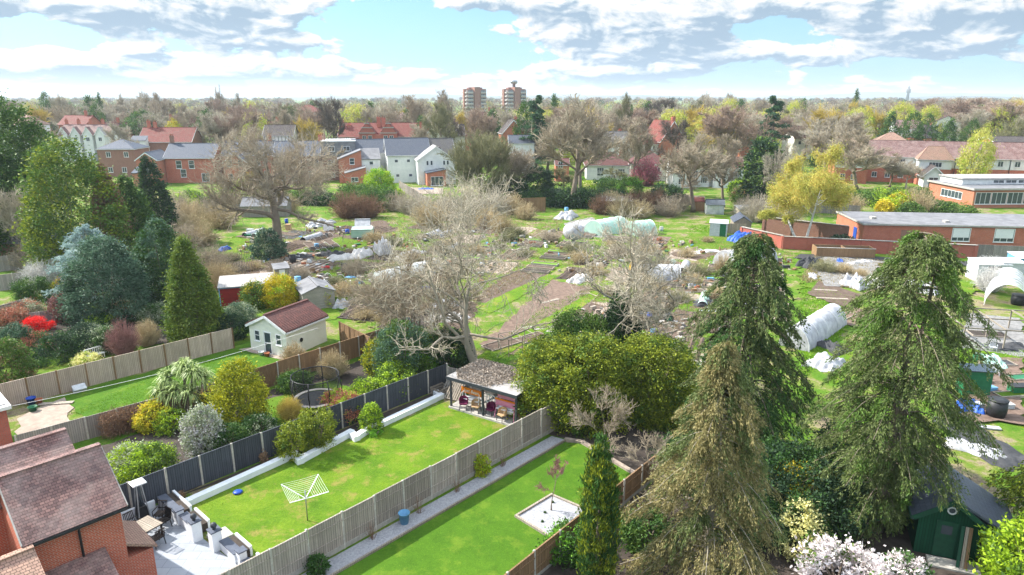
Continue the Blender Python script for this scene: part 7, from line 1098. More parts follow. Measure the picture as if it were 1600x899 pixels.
# raised beds and planks
def bed(label, px, py, rz, w, d, h=.22, fill='soil', rim='board_slat'):
    r = thing('raised_bed', label, 'raised bed', g3(px, py, .02), R(rz)); t = .07; mb = MB(); mb.box(0, w, 0, t, 0, h); mb.box(0, w, d - t, d, 0, h); mb.box(0, t, t + .001, d - t - .001, 0, h); mb.box(w - t, w, t + .001, d - t - .001, 0, h); mb.obj('rim', rim, r); mb = MB(); mb.box(t, w - t, t, d - t, 0, h * .75); mb.obj('soil', fill, r); return r
for i, (px, lb) in enumerate(((500, 'narrow raised bed nearest the oak on the green plot'), (516, 'middle one of three slanted raised beds on the green plot'), (532, 'farthest from the oak of three slanted raised beds'))): bed(lb, px, 391 - i * 2, 118, 5.2, 1.3)
for a in [(445, 372, 150, 3.2, 1.4, 'soil', 'raised bed just behind the oak trunk'), (470, 368, 150, 4.2, 1.6, 'soil', 'raised bed on the brown plot beyond the oak'), (470, 402, 10, 3.4, 1.8, 'wood_chip', 'timber crate bed full of chips by the black compost bin'), (770, 552, 42, 3.4, 1.6, 'soil', 'raised bed below the bean frame'), (820, 540, 42, 3.0, 1.5, 'soil', 'raised bed beside the long chip plot'), (880, 510, 42, 3.2, 1.6, 'dark_soil', 'dark raised bed by the pale board'), (1020, 530, 35, 3.2, 1.3, 'soil', 'raised bed below the black drum sheet'), (1565, 625, 8, 2.6, .9, 'rough_grass', 'planted timber trough on the wood chips'), (1585, 598, 8, 2.4, 1.0, 'plastic_green', 'dark green trough bed at the picture edge'), (1540, 575, 0, 2.6, 1.3, 'tarp_black', 'black netted bed on the wood chip yard'), (1308, 508, 40, 4.2, 1.4, 'wood_chip', 'chip filled bed beside the white netted tunnel'), (620, 470, 25, 3.4, 1.4, 'soil', 'raised bed in front of the long white tunnel'), (1060, 460, 5, 3.6, 1.4, 'soil', 'raised bed under the scrub by the fleece tunnel'), (1520, 528, -12, 3.0, 1.6, 'dark_soil', 'soil bed inside the fruit cage')]: bed(a[6], a[0], a[1], a[2], a[3], a[4], fill=a[5])
for i, a in enumerate([(860, 472, 40, 'long grey plank on the plot edge'), (560, 478, 10, 'grey board behind the felt roofed shed'), (590, 472, 8, 'pale board on the brown plot'), (1085, 565, 40, 'beige paving plank on the grass path'), (1095, 558, 38, 'wide beige slab path up the green verge'), (1150, 455, 5, 'flat grey board by the domed conifer'), (1112, 488, -5, 'white and brown board on the orange soil'), (1520, 668, -12, 'long white plank below the compost bin'), (480, 378, -30, 'pinkish plank between the far beds'), (1290, 455, -10, 'dark irrigation pipe on the ribbed soil'), (1300, 468, -10, 'second dark pipe on the ribbed soil'), (612, 378, 10, 'pale plank near the fleece heaps'), (720, 532, 50, 'whitish board leaning near the big trunk'), (905, 372, -30, 'white slab edging along the fleece sheet')]):
    mb = MB(); L = [2.4, 3.2, 2.0][i % 3]; mb.box(-L / 2, L / 2, -.2, .2, 0, .09); mb.box(-L / 2 + .2, -L / 2 + .4, -.24, .24, -.02, .0); mb.obj('timber_plank' if 'pipe' not in a[3] else 'pipe', 'board_slat' if 'white' not in a[3] else 'plastic_white', loc=g3(a[0], a[1], .05), rz=R(a[2]), label=a[3], cat='plank' if 'pipe' not in a[3] else 'pipe')
# hedge box with ivy top, sacks, chairs
r = thing('compost_bay', 'long dark timber compost bay with white rim below the red wall', 'compost bay', g3(1275, 402), R(-8)); mb = MB(); mb.box(0, 7.5, 0, .12, 0, 1.3); mb.box(0, 7.5, 2.2, 2.32, 0, 1.3); mb.box(0, .12, .13, 2.19, 0, 1.3); mb.box(7.38, 7.5, .13, 2.19, 0, 1.3); mb.box(3.7, 3.8, .13, 2.19, 0, 1.3); mb.obj('boards', 'board_brown', r); mb = MB(); mb.box(-.03, 7.53, -.03, .15, 1.302, 1.36); mb.obj('rim', 'conc_post', r); mb = MB(); mb.box(.13, 7.37, .13, 2.19, .0, 1.0); mb.obj('compost', 'dark_soil', r)
for i, (px, py) in enumerate(((988, 432), (999, 428), (1004, 440))): tarp('orange_sack', ['orange sack standing at the fleece tunnel mouth', 'tallest orange sack at the fleece tunnel mouth', 'orange sack nearest the scrub at the fleece tunnel mouth'][i], px, py, .55, .45, 1.2 + .3 * (i == 1), 'skip_yellow', 9 + i, cat='sack', n=12)
chair('garden_chair', 'white plastic garden chair inside the fruit cage', g3(1550, 550), -.4, 'plastic_white', 'plastic_white'); chair('garden_chair', 'white folding chair on the wood chip yard', g3(1557, 588), .6, 'plastic_white', 'plastic_white'); chair('garden_chair', 'bright pink garden chair on the wood chip yard', g3(1540, 600), .2, 'pink_panel', 'pink_panel')
carton('storage_box', 'small white box on the wood chips by the timber trough', 1573, 640, .7, .45, .45, 'plastic_white'); carton('storage_box', 'yellow green box behind the compost bin', 1552, 636, .4, .4, .35, 'leaf_lime'); carton('storage_box', 'pale box beside the compost bin', 1527, 640, .6, .5, .5, 'plastic_white'); carton('storage_bench', 'dark green storage bench with black lid at the yard edge', 1592, 615, 1.4, .7, .6, 'plastic_green', lidm='plastic_black'); carton('storage_box', 'blue green boxes heaped beside the pink chair', 1545, 612, 1.0, .5, .35, 'plastic_sky', .3)
carton('water_tank', 'pale blue box tank near the brilliant yellow forsythia', 352, 365, 1.6, .9, .7, 'plastic_sky', .2, lidm='plastic_white') if False else None
carton('white_crate', 'white crate behind the oak trunk on the far plot', 391, 362, 1.0, .6, .4, 'plastic_white'); carton('green_crate', 'green crate on the far plot before the grey fence', 387, 370, .9, .6, .35, 'plastic_green'); carton('brown_box', 'cardboard brown box behind the oak trunk', 451, 360, .8, .7, 1.0, 'rattan_beige')
carton('nest_box', 'small orange box among the shrubs by the bushy tree', 668, 552, .5, .5, .6, 'terracotta'); carton('electric_box', 'white meter box on the post behind the dryer wall', 248, 792, .5, .12, .35, 'plastic_white', z=1.0) if False else None
# reeds, scrub and thickets
for i, a in enumerate([(1150, 420, 2.4, 1.5, 'twig_straw', 'tall straw reeds before the white plastic tunnel, nearer the grass'), (1128, 428, 2.6, 1.2, 'twig_straw', 'tall straw reeds at the tunnel mouth'), (1180, 405, 2.0, 2.0, 'twig_straw', 'low orange straw reeds behind the white plastic tunnel'), (1545, 455, 3.0, 2.0, 'twig_white', 'white blossoming tree beside the clear ribbed tunnel'), (1538, 430, 2.4, 1.6, 'twig_white', 'small white blossoming bush between the cabins'), (555, 430, 2.2, 2.0, 'twig', 'bare fruit tree bush by the dark blue barrel'), (470, 440, 2.0, 1.6, 'twig', 'bare bush beside the narrow grey shed'), (1385, 440, 1.4, 1.2, 'twig_white', 'white stemmed bush beside the netting heap'), (1010, 268, 6.0, 4.0, 'twig_pink', 'x')]):
    if a[5] == 'x': continue
    twiggy('reed_clump' if 'reeds' in a[5] else 'bare_bush', a[5], g3(a[0], a[1]), a[2], a[3], 400 + i, a[4], n=420, arch=.1 if 'reeds' in a[5] else .5, extra=('blossom', 'blossom_white', 1, .09) if 'blossoming' in a[5] else None, tw=.016)
protos = [twiggy('bare_bush', 'straw coloured bramble scrub on the allotments', (-15, 66, 0), 1.6, 1.5, 501 + i, m_, n=260, tw=.016) for i, m_ in enumerate(('twig_straw', 'twig', 'twig_olive', 'twig_straw'))]
for p in protos: p['group'] = 'bramble scrub over the allotments'
locs = [(600, 430), (700, 460), (820, 400), (930, 430), (910, 410), (960, 400), (1000, 410), (1020, 400), (950, 385), (1040, 420), (1090, 430), (1085, 445), (1000, 450), (960, 460), (780, 390), (740, 400), (700, 385), (660, 375), (620, 385), (580, 380), (395, 420), (370, 425), (350, 415), (335, 440), (410, 450), (365, 405), (520, 445), (570, 500), (600, 505), (640, 490), (1290, 425), (1320, 430), (1350, 430), (860, 375), (970, 392), (1070, 400), (1110, 380), (710, 430), (1065, 470), (1030, 455), (545, 462), (430, 425), (900, 395), (1005, 385), (650, 410), (680, 400), (800, 370), (1125, 465), (1160, 445), (1400, 430), (795, 380)]
rr_ = random.Random(6)
for i, (px, py) in enumerate(locs):
    o = protos[i % 4]; c = o if i < 4 else dup(o, (0, 0, 0)); c.location = g3(px + rr_.uniform(-6, 6), py + rr_.uniform(-3, 3)); k = rr_.uniform(.55, 1.15); c.scale = (k * 1.3, k * 1.3, k); c.rotation_euler.z = rr_.uniform(0, 6)
    mt_ = ('straw coloured', 'grey brown', 'olive tinted', 'straw coloured')[i % 4]; RANK.append((c, mt_ + ' bramble scrub'))
# ---------------------------------------------------------------- trees between and beyond the houses
def tree_proto(kind, seed):
    """one tree 10 m tall as (name, part list); copied and scaled below"""
    if kind in ('grey', 'brown', 'olive', 'gold', 'pale', 'russet', 'dark'):
        tw_ = {'grey': 'twig', 'brown': 'twig_russet', 'olive': 'twig_olive', 'gold': 'twig_gold', 'pale': 'twig_pale', 'russet': 'twig_pink', 'dark': 'twig_dark'}[kind]
        mb, v, f, tips = bare_tree(10, 4.3, seed, trunk_h=.22, nl=(9, 8, 10, 8), tw=.020, zc=.60, rz=.42, spread=.75, r0=.26)
        return 'bare_tree', [('trunk', mb.mesh('trunk', [MATS['bark_pale' if kind in ('pale', 'gold') else 'bark' if kind != 'dark' else 'bark_dark']])), ('crown', idx_mesh('crown', v, f, [MATS[tw_]]))]
    if kind in ('willow', 'forsythia'):
        mb = MB(); mb.tube([(0, 0, 0), (0, 0, 6)], [.3, .1], 7); return 'yellow_tree', [('trunk', mb.mesh('trunk', [MATS['bark']])), ('crown', foliage('crown', ['leaf_willow' if kind == 'willow' else 'leaf_yellow', 'leaf_lime'], [(0, 2.2), (.3, 3.6), (.6, 3.8), (.85, 2.4), (1, .4)], 8.5, 260, 26, .9, .42, .2, seed, .45, 1.4, .4, -.5, .7, .6, wfrac=.15))]
    if kind == 'cedar': 
        rng = np.random.default_rng(seed); mb = MB(); mb.tube([(0, 0, 0), (.2, 0, 5), (0, 0, 9.8)], [.34, .22, .03], 7); P = []; 
        for i in range(46):
            z = 1.5 + 8.2 * i / 46; l = (3.9 * (1 - (z / 10.2) ** 1.6) + .5) * rng.uniform(.6, 1.1); a = rng.uniform(0, 6.28); k = 34; t = rng.uniform(.2, 1, k); w = rng.normal(size=k) * .35 * l * .5 * t; P.append(np.stack([np.cos(a) * l * t - np.sin(a) * w, np.sin(a) * l * t + np.cos(a) * w, z + .1 * l * t - .08 * l * t * t + rng.normal(size=k) * .06], 1)); mb.tube([(0, 0, z), (math.cos(a) * l, math.sin(a) * l, z + .03 * l)], [.08, .02], 4, cap=False)
        P = np.repeat(np.concatenate(P), 6, 0); P += rng.normal(size=P.shape) * [.2, .2, .09]; return 'cedar', [('trunk', mb.mesh('trunk', [MATS['bark_dark']])), ('crown', np_mesh('crown', rhombs(P, rng.normal(size=P.shape) * [1, 1, .35], rng.normal(size=P.shape), .42, .16), 4, ['leaf_cedar', 'leaf_green'], (rng.uniform(size=len(P)) < .2).astype('i')))]
    pr = {'cone': [(0, 1.9), (.15, 2.3), (.5, 1.6), (.8, .75), (1, .08)], 'round': [(0, 2.2), (.3, 3.6), (.6, 3.5), (.85, 2.2), (1, .4)], 'ivy': [(0, 1.6), (.4, 1.9), (.7, 1.4), (1, .3)]}[kind]; ms = {'cone': ['leaf_green', 'leaf_mid'], 'round': ['leaf_green', 'leaf_mid'], 'ivy': ['leaf_dark', 'leaf_mid']}[kind]
    mb = MB(); mb.tube([(0, 0, 0), (0, 0, 8)], [.28, .06], 7); return {'cone': 'conifer', 'round': 'evergreen_tree', 'ivy': 'ivy_clad_tree'}[kind], [('trunk', mb.mesh('trunk', [MATS['bark_dark']])), ('crown', foliage('crown', ms, pr, 9.7, 230, 30, .75, .40, .2, seed, .5, .3, .7, .1, .8, .55, wfrac=.3))]
PROTO = {}
def plant(kind, px, Y, top, wpx, label, group=None, var=None, base=0):
    key = (kind, (var if var is not None else (px * 7 + int(Y)) % 3) if kind in ('grey', 'brown', 'pale', 'olive') else 0)
    if key not in PROTO: PROTO[key] = tree_proto(kind, 700 + len(PROTO) * 13)
    nm, parts = PROTO[key]; H_ = HZ(Y, top); Rr = WD(wpx, Y) / 2; r_ = {'cedar': 4.0, 'cone': 2.3, 'ivy': 1.9}.get(kind, 3.9); s = (Rr / r_, Rr / r_, max(H_, 3) / 10.0)
    o = thing(nm, label, 'tree' if kind != 'forsythia' else 'shrub', (DX(px, Y), Y, 0), ((px * 13) % 60) / 10.0, group, s)
    for n_, me in parts: link(n_, me, o)
    return o
for a in [('grey', 895, 134, 152, 150, 'leaning pale trunked bare tree rising above the dark hedge'), ('grey', 905, 142, 165, 110, 'broad bare tree behind the leaning pale trunked one'), ('dark', 515, 215, 143, 64, 'dark limbed bare tree above the flat topped dark house'), ('grey', 690, 235, 142, 48, 'upright bare tree behind the steep brown roof'), ('grey', 640, 255, 150, 70, 'bare tree directly behind the mansion chimneys'), ('pale', 596, 262, 152, 70, 'pale bare tree behind the mansion gables'), ('willow', 558, 262, 163, 40, 'lime yellow willow left of the mansion gables'.replace('left of', 'beside')),
          ('cedar', 838, 196, 146, 62, 'dark cedar with a leaning tip beside the round tank tower'), ('round', 820, 205, 160, 30, 'golden green tree tucked against the leaning cedar'), ('cedar', 1200, 205, 147, 64, 'dark cedar standing clear above the brown trees'), ('ivy', 1190, 130, 213, 52, 'dark ivy column tree beside the timbered houses'), ('pale', 1215, 126, 218, 60, 'pale bare tree tangled beside the ivy column'), ('grey', 1083, 128, 205, 110, 'twin stemmed bare tree before the timbered houses'), ('grey', 1130, 134, 212, 76, 'bare tree before the bay windowed timbered house'), ('brown', 1140, 190, 160, 120, 'broad russet bare tree behind the timbered houses'),
          ('grey', 1338, 160, 204, 112, 'spreading grey bare tree in front of the care home'), ('willow', 1520, 163, 203, 36, 'slim yellow green birch in front of the care home'), ('cone', 1383, 222, 176, 30, 'dark conifer behind the care home, next to the two dense dark trees'), ('round', 1418, 228, 177, 36, 'dense dark evergreen pair behind the care home'), ('round', 1440, 225, 178, 26, 'dark evergreen with ivy beside the conifer pair'), ('cone', 1475, 215, 186, 28, 'dull conifer behind the care home ridge'), ('round', 1510, 220, 188, 26, 'bright green round tree behind the care home ridge'), ('round', 1543, 215, 206, 18, 'low green bush tree behind the care home roof end'),
          ('gold', 1365, 250, 170, 44, 'golden twigged tree behind the bare tree of the care home'), ('forsythia', 1347, 300, 167, 32, 'bright yellow tree among far brown woods'), ('gold', 1282, 215, 163, 88, 'spreading golden brown tree behind the birch'), ('cone', 1272, 212, 188, 12, 'narrow ivy cone on the golden tree trunk'), ('round', 1245, 320, 163, 24, 'dark flat evergreen far behind the birch'), ('grey', 1390, 165, 240, 60, 'grey bare tree before the tan care home roof'), ('pale', 1415, 160, 250, 44, 'pale thin bare tree by the care home porch'),
          ('grey', 985, 168, 185, 80, 'dark branched bare tree above the white cottages'), ('brown', 1000, 240, 168, 80, 'brown bare tree high behind the cottages'), ('dark', 1045, 200, 178, 56, 'dark bare tree before the red gable'), ('russet', 1010, 166, 252, 46, 'x'), ('grey', 1065, 150, 215, 60, 'bare tree leaning over the red gable house'), ('olive', 962, 175, 262, 40, 'olive bush tree at the cottage corner'), ('olive', 880, 150, 262, 46, 'olive bare tree behind the dark hedge'),
          ('round', 22, 330, 158, 36, 'far golden tipped evergreen behind the tallest conifer'), ('round', 82, 360, 145, 22, 'dark round evergreen on the horizon above the villas'), ('cone', 165, 330, 146, 14, 'pointed dark conifer above the villas'), ('cone', 150, 300, 150, 30, 'broad mid green conifer above the villas'), ('round', 160, 270, 163, 24, 'rounded blue dark conifer above the villas'), ('pale', 100, 330, 142, 50, 'pale bare tree above the villa roofs'), ('pale', 222, 330, 138, 58, 'pale broad bare tree on the horizon, taller of two'), ('grey', 250, 310, 143, 70, 'grey broad bare tree on the horizon beside the taller pale one'),
          ('round', 228, 262, 174, 52, 'dark clipped evergreen mass behind the maroon roof'), ('forsythia', 277, 255, 186, 24, 'bright yellow shrub at the end of the maroon roof'), ('round', 307, 235, 196, 24, 'green bush between maroon roof and oak crown'), ('round', 330, 250, 172, 34, 'far dark evergreens above the oak crown'), ('pale', 190, 205, 188, 55, 'bushy pale bare tree between villas and maroon roof'), ('pale', 208, 192, 212, 42, 'white blossoming bare tree above the brown brick house'), ('russet', 188, 245, 178, 34, 'pinkish blossom tree above the villa chimneys'), ('russet', 312, 270, 176, 44, 'pale pink blossom tree beyond the yellow shrub'), ('grey', 345, 420, 138, 26, 'bare tree by the thin horizon mast'), ('grey', 380, 420, 144, 24, 'lonely bare tree on the horizon above the oak'), ('willow', 398, 360, 158, 26, 'lime yellow tree on the horizon above the oak'), ('brown', 445, 330, 158, 24, 'orange brown tree on the horizon beyond the oak'),
          ('grey', 480, 240, 162, 56, 'bare tree beside the dark limbed one'), ('grey', 665, 205, 195, 30, 'thin bare tree before the steep roof'), ('dark', 705, 222, 175, 44, 'dark bare tree crowding the steep brown roof'), ('gold', 727, 250, 170, 34, 'pale gold bare tree below the first tower block'), ('cone', 660, 230, 182, 24, 'dark bushy conifer behind the mansion roof end'), ('gold', 745, 262, 186, 16, 'small gold tree in front of the brick house by the towers'), ('grey', 775, 300, 166, 44, 'bare tree between the two tower blocks'), ('grey', 930, 260, 153, 90, 'brown grey bare tree behind the leaning one'), ('cone', 865, 300, 148, 22, 'dark conifer tip beyond the cedar'), ('pale', 945, 250, 158, 44, 'pale pinkish bare tree beyond the broad one'), ('olive', 970, 240, 145, 30, 'olive ivy tree with a tall thin tip'), ('cone', 984, 290, 165, 10, 'small dark conifer spot above the cottages'),
          ('grey', 1100, 250, 160, 60, 'grey rounded bare tree above the timbered houses'), ('dark', 1030, 330, 148, 70, 'dark twiggy tree line tree above the red gable'), ('pale', 1110, 420, 142, 60, 'pale poplar clump on the horizon'), ('pale', 1135, 430, 143, 40, 'pale poplar clump beside the bigger one'), ('cone', 1331, 420, 140, 13, 'dark lone conifer on the horizon'), ('gold', 1332, 330, 154, 30, 'gold green tree under the lone horizon conifer'), ('brown', 1480, 300, 150, 130, 'broad brown wood tree above the care home'), ('brown', 1560, 280, 155, 110, 'broad beige brown tree above the care home roof end'), ('gold', 1590, 300, 150, 50, 'golden green tree at the horizon by the picture edge'), ('brown', 1420, 320, 158, 80, 'brown bare tree behind the dark conifer pair'), ('olive', 1570, 200, 178, 60, 'olive brown bare tree above the long dark wing')]:
    if a[5] == 'x': continue
    plant(*a)
make_bare('bushy_willow', 'tall olive tinted bushy willow beside the white house patio', (DX(748, 140), 140, 0), HZ(140, 203), 9.0, 602, ('bark', 'twig_olive'), nl=(18, 9, 10, 7), trunk_h=.08, tw=.03, zc=.5, rz=.52, low=1, multi=3, up=.25, r0=.35)
make_bare('bushy_willow', 'lower grey bushy tree beside the tall olive willow', (DX(800, 146), 146, 0), HZ(146, 222), 6.5, 603, ('bark', 'twig'), nl=(14, 8, 10, 7), trunk_h=.1, tw=.028, zc=.52, rz=.5, low=1, multi=2, up=.2, r0=.3)
twiggy('blossom_tree', 'rosy plum tree in flower before the pinkish cottage', (DX(1008, 168), 168, 0), 6.5, 4.2, 601, 'twig_pink', n=500, tw=.035, extra=('blossom', 'blossom_plum', 2, .28))
# evergreen masses near the middle distance
for i, (px, Y, top, R_, ms, lb, kd) in enumerate([(893, 136, 295, 4.6, ['leaf_dark', 'leaf_green'], 'dark hedge section under the leaning pale trunk', 'hedge'), (925, 136, 296, 4.6, ['leaf_dark', 'leaf_green'], 'dark hedge section in front of the white cottage', 'hedge'), (868, 137, 298, 3.6, ['leaf_dark', 'leaf_green'], 'dark hedge end beside the brown fence', 'hedge'), (957, 138, 300, 3.6, ['leaf_dark', 'leaf_green'], 'dark hedge end beneath the bright round bush', 'hedge'), (985, 145, 278, 3.0, ['leaf_mid', 'berry_green'], 'bright green round bush beside the rosy plum tree', 'shrub'), (916, 152, 283, 2.0, ['leaf_lime', 'blossom_cream'], 'lime yellow bush before the white cottage', 'shrub'), (905, 158, 276, 1.6, ['berry_green', 'leaf_mid'], 'bright green bush beside the lime yellow one', 'shrub'), (948, 158, 280, 3.4, ['leaf_green', 'leaf_mid'], 'grey green bush below the white cottage windows', 'shrub'),
    (595, 142, 264, 3.4, ['leaf_lime', 'berry_green'], 'lime green weeping bush before the white house', 'shrub'), (560, 136, 292, 4.6, ['leaf_mid', 'leaf_green'], 'broad mid green shrub in front of the brick gable house', 'shrub'), (590, 132, 298, 4.2, ['leaf_green', 'leaf_mid'], 'dark green shrub below the lime weeping one', 'shrub'), (535, 138, 305, 3.2, ['leaf_green', 'leaf_deadbrown'], 'olive shrub beside the broad mid green one', 'shrub'), (615, 150, 296, 2.2, ['leaf_lime', 'leaf_mid'], 'light green shrub at the dark garden fence', 'shrub'), (500, 138, 300, 3.0, ['leaf_dark', 'leaf_green'], 'dark shrub behind the oak trunk', 'shrub'), (470, 140, 296, 3.2, ['leaf_green', 'leaf_mid'], 'dark green shrub between oak trunk and far beds', 'shrub'),
    (375, 150, 284, 3.6, ['leaf_lime', 'leaf_mid'], 'lime green willow bush behind the oak boughs', 'shrub'), (395, 158, 272, 2.4, ['leaf_yellow', 'leaf_lime'], 'yellow green bush before the brick gable behind the oak', 'shrub'), (300, 138, 300, 3.0, ['leaf_mid', 'leaf_lime'], 'mid green bush before the brick terrace', 'shrub'), (272, 132, 308, 2.6, ['leaf_lime', 'leaf_mid'], 'light green bush between ivy trunk and terrace', 'shrub'), (330, 140, 312, 2.6, ['leaf_green', 'leaf_mid'], 'green bush at the dark allotment fence', 'shrub'),
    (1372, 136, 300, 3.4, ['leaf_mid', 'leaf_green'], 'green shrub before the care home hall', 'shrub'), (1395, 134, 296, 3.4, ['leaf_mid', 'leaf_lime'], 'mid green shrub beside the yellow one', 'shrub'), (1405, 128, 302, 3.0, ['leaf_lime', 'leaf_yellow'], 'lime yellow shrub before the brick hall', 'shrub'), (1378, 126, 312, 1.4, ['leaf_yellow', 'blossom_yellow'], 'small golden yellow shrub before the brick hall', 'shrub'), (1432, 132, 296, 3.0, ['leaf_green', 'leaf_mid'], 'dark green shrub at the brick hall corner', 'shrub'), (1422, 122, 318, 2.0, ['leaf_mid', 'leaf_green'], 'low clipped shrub above the flat roof', 'shrub'), (1455, 126, 316, 3.6, ['leaf_mid', 'leaf_green'], 'low green hedge along the brick hall base', 'hedge'), (1490, 124, 320, 3.6, ['leaf_mid', 'leaf_green'], 'low green hedge under the hall window band', 'hedge'), (1345, 140, 300, 2.6, ['leaf_green', 'leaf_mid'], 'shrub behind the birch by the grey bare tree', 'shrub'),
    (1315, 97, 368, 1.7, ['leaf_dark', 'leaf_bluegreen'], 'round dark bush against the red wall', 'shrub'), (1040, 140, 288, 3.2, ['leaf_dark', 'leaf_green'], 'dark bush behind the scrub by the twin tree', 'shrub'), (1025, 128, 318, 3.0, ['leaf_green', 'leaf_deadbrown'], 'brown green undergrowth below the twin tree', 'shrub'), (1165, 140, 290, 3.0, ['leaf_mid', 'leaf_deadbrown'], 'mid green bush at the foot of the ivy column', 'shrub'), (790, 145, 270, 4.0, ['leaf_dark', 'leaf_green'], 'dark evergreen mass between olive tree and dark hedge', 'shrub'), (840, 150, 262, 3.6, ['leaf_dark', 'leaf_green'], 'dark ivy bushes behind the leaning tree', 'shrub'), (825, 136, 300, 3.0, ['leaf_green', 'leaf_dark'], 'low dark shrub behind the brown fence', 'shrub'), (230, 118, 330, 3.0, ['leaf_green', 'leaf_mid'], 'green shrub below the ivy smothered trunk', 'shrub'), (1152, 150, 282, 2.2, ['leaf_lime', 'leaf_mid'], 'light green bush by the bay windowed house', 'shrub')]):
    shrub('hedge' if kd == 'hedge' else 'shrub', lb, (DX(px, Y), Y, 0), max(1.4, HZ(Y, top)), R_, 800 + i, ms, cat=kd, leaf=.26, cr=R_ * .22, wfrac=.3, n=.9, stems=False)
# thickets of bare scrub along the top of the allotments
pt = [twiggy('bare_thicket', 'x', (0, 60, 0), 4.0, 3.0, 901 + i, m_, n=300, tw=.026) for i, m_ in enumerate(('twig_pale', 'twig_straw', 'twig_brown', 'twig'))]
tl = [(640, 126, 0), (665, 122, 0), (690, 120, 0), (715, 118, 0), (740, 120, 0), (700, 128, 3), (730, 128, 3), (770, 124, 0), (800, 126, 1), (620, 130, 3), (820, 120, 1), (940, 126, 2), (970, 124, 1), (1000, 122, 1), (1020, 128, 2), (990, 130, 2), (955, 132, 1), (545, 122, 2), (575, 122, 2), (1045, 124, 3), (1060, 130, 3), (1180, 118, 0), (1195, 124, 3), (1165, 126, 3), (280, 122, 3), (300, 116, 1), (325, 122, 3), (255, 112, 3), (345, 112, 1), (300, 104, 1), (320, 98, 1), (360, 130, 3), (285, 95, 3), (450, 128, 1), (425, 132, 3), (1230, 118, 0), (1330, 128, 1), (1430, 126, 1), (210, 105, 2), (760, 112, 1), (785, 108, 1), (672, 112, 1), (60, 84, 3), (20, 100, 2)]
for i, (px, Y, k) in enumerate(tl):
    s = .8 + ((i * 37) % 10) / 20; loc = (DX(px, Y), Y, 0); used_ = pt[k].get('used'); o = dup(pt[k], loc, i * 1.3, (s * 1.15, s * 1.15, s)) if used_ else pt[k]
    if not used_: o['used'] = 1; o.location = loc
    o['group'] = 'leafless thickets round the allotments'; RANK.append((o, ('pale', 'straw coloured', 'dark brown', 'grey brown')[k] + ' leafless thicket'))
for p in pt: del p['used']
for o in list(COL.objects):
    if 'used' in o.keys(): del o['used']
# the belts of ordinary bare trees behind the houses: every one a tree of its own, then the far wood as one mass
rr_ = random.Random(21); spots = []; kinds = ['grey', 'brown', 'pale', 'olive', 'grey', 'pale', 'gold', 'cone', 'brown', 'grey', 'willow', 'pale', 'brown', 'pale']; nm_ = {'grey': 'grey brown bare tree', 'brown': 'russet brown bare tree', 'pale': 'pale beige bare tree', 'olive': 'olive brown bare tree', 'gold': 'golden twigged bare tree', 'cone': 'dark green conifer', 'round': 'rounded dark evergreen', 'willow': 'lime yellow tree'}
tries = 0
hs_ = random.Random(8); HS = []
while len(HS) < 22:
    Y = hs_.uniform(235, 430); px = hs_.uniform(60, 1590)
    if (520 < px < 650 and Y < 300) or any(abs(px - a) * Y / 1070 < 16 and abs(Y - b) < 18 for a, b in HS): continue
    HS.append((px, Y)); tl_ = hs_.choice(['tile_red', 'tile_maroon', 'tile_brown', 'tile_red', 'tile_dark']); wl_ = hs_.choice(['brick_orange', 'brick_red', 'render_white', 'render_cream']); w_ = hs_.uniform(8, 15)
    r = house('distant_house', 'x', px, Y, hs_.uniform(-30, 30), group='houses among the woodland belt'); kd = hs_.choice(['gx', 'hip', 'gy']); block(r, 0, w_, 0, 8.5, 6.6, hs_.uniform(10.5, 12.5), kd, wl_, tl_, oh=.3, trim=None); wins(r, 0, [(3.9, [w_ * k for k in (.2, .5, .8)])], 1.1, 1.3, nv=1); chimney(r, w_ * .7, 4.2, 6, 13.2); RANK.append((r, {'tile_red': 'red', 'tile_maroon': 'maroon', 'tile_brown': 'brown', 'tile_dark': 'dark'}[tl_] + ' roofed ' + {'brick_orange': 'orange brick', 'brick_red': 'red brick', 'render_white': 'white', 'render_cream': 'cream'}[wl_] + ' house'))
while len(spots) < 255 and tries < 14000:
    tries += 1; Y = rr_.uniform(192, 400); px = rr_.uniform(-20, 1620)
    if Y < 262 and (80 < px < 320 or 510 < px < 670 or 1335 < px < 1600): continue
    if Y < 225: 
        if 780 < px < 830 or 905 < px < 1075: continue
    if any(abs(px - a) * Y / 1070 < 6 and abs(Y - b) < 14 for a, b in spots): continue
    if any(abs(px - a) < 26 * 300 / Y and 0 < b - Y < 40 for a, b in HS) and rr_.random() < .75: continue
    spots.append((px, Y)); k = kinds[rr_.randrange(14)]; top = 166 - (Y - 190) * .055 + rr_.uniform(-3, 18); zone = 'above the far left villas' if False else ('west' if False else '')
    where = 'behind the villas and terrace' if px < 330 else 'behind the oak and dark house' if px < 520 else 'behind the red mansion' if px < 680 else 'around the tower blocks and cedar' if px < 880 else 'behind the white cottages' if px < 1090 else 'behind the timbered houses' if px < 1260 else 'behind the care home'
    if 700 < px < 860: top = max(top, 172)
    RANK.append((plant(k, px, Y, top, rr_.uniform(48, 84) * (250 if k not in ('cone', 'round', 'willow') else 130) / Y, 'x', f'{nm_[k]}s {where}'), nm_[k]))
rng = np.random.default_rng(33)
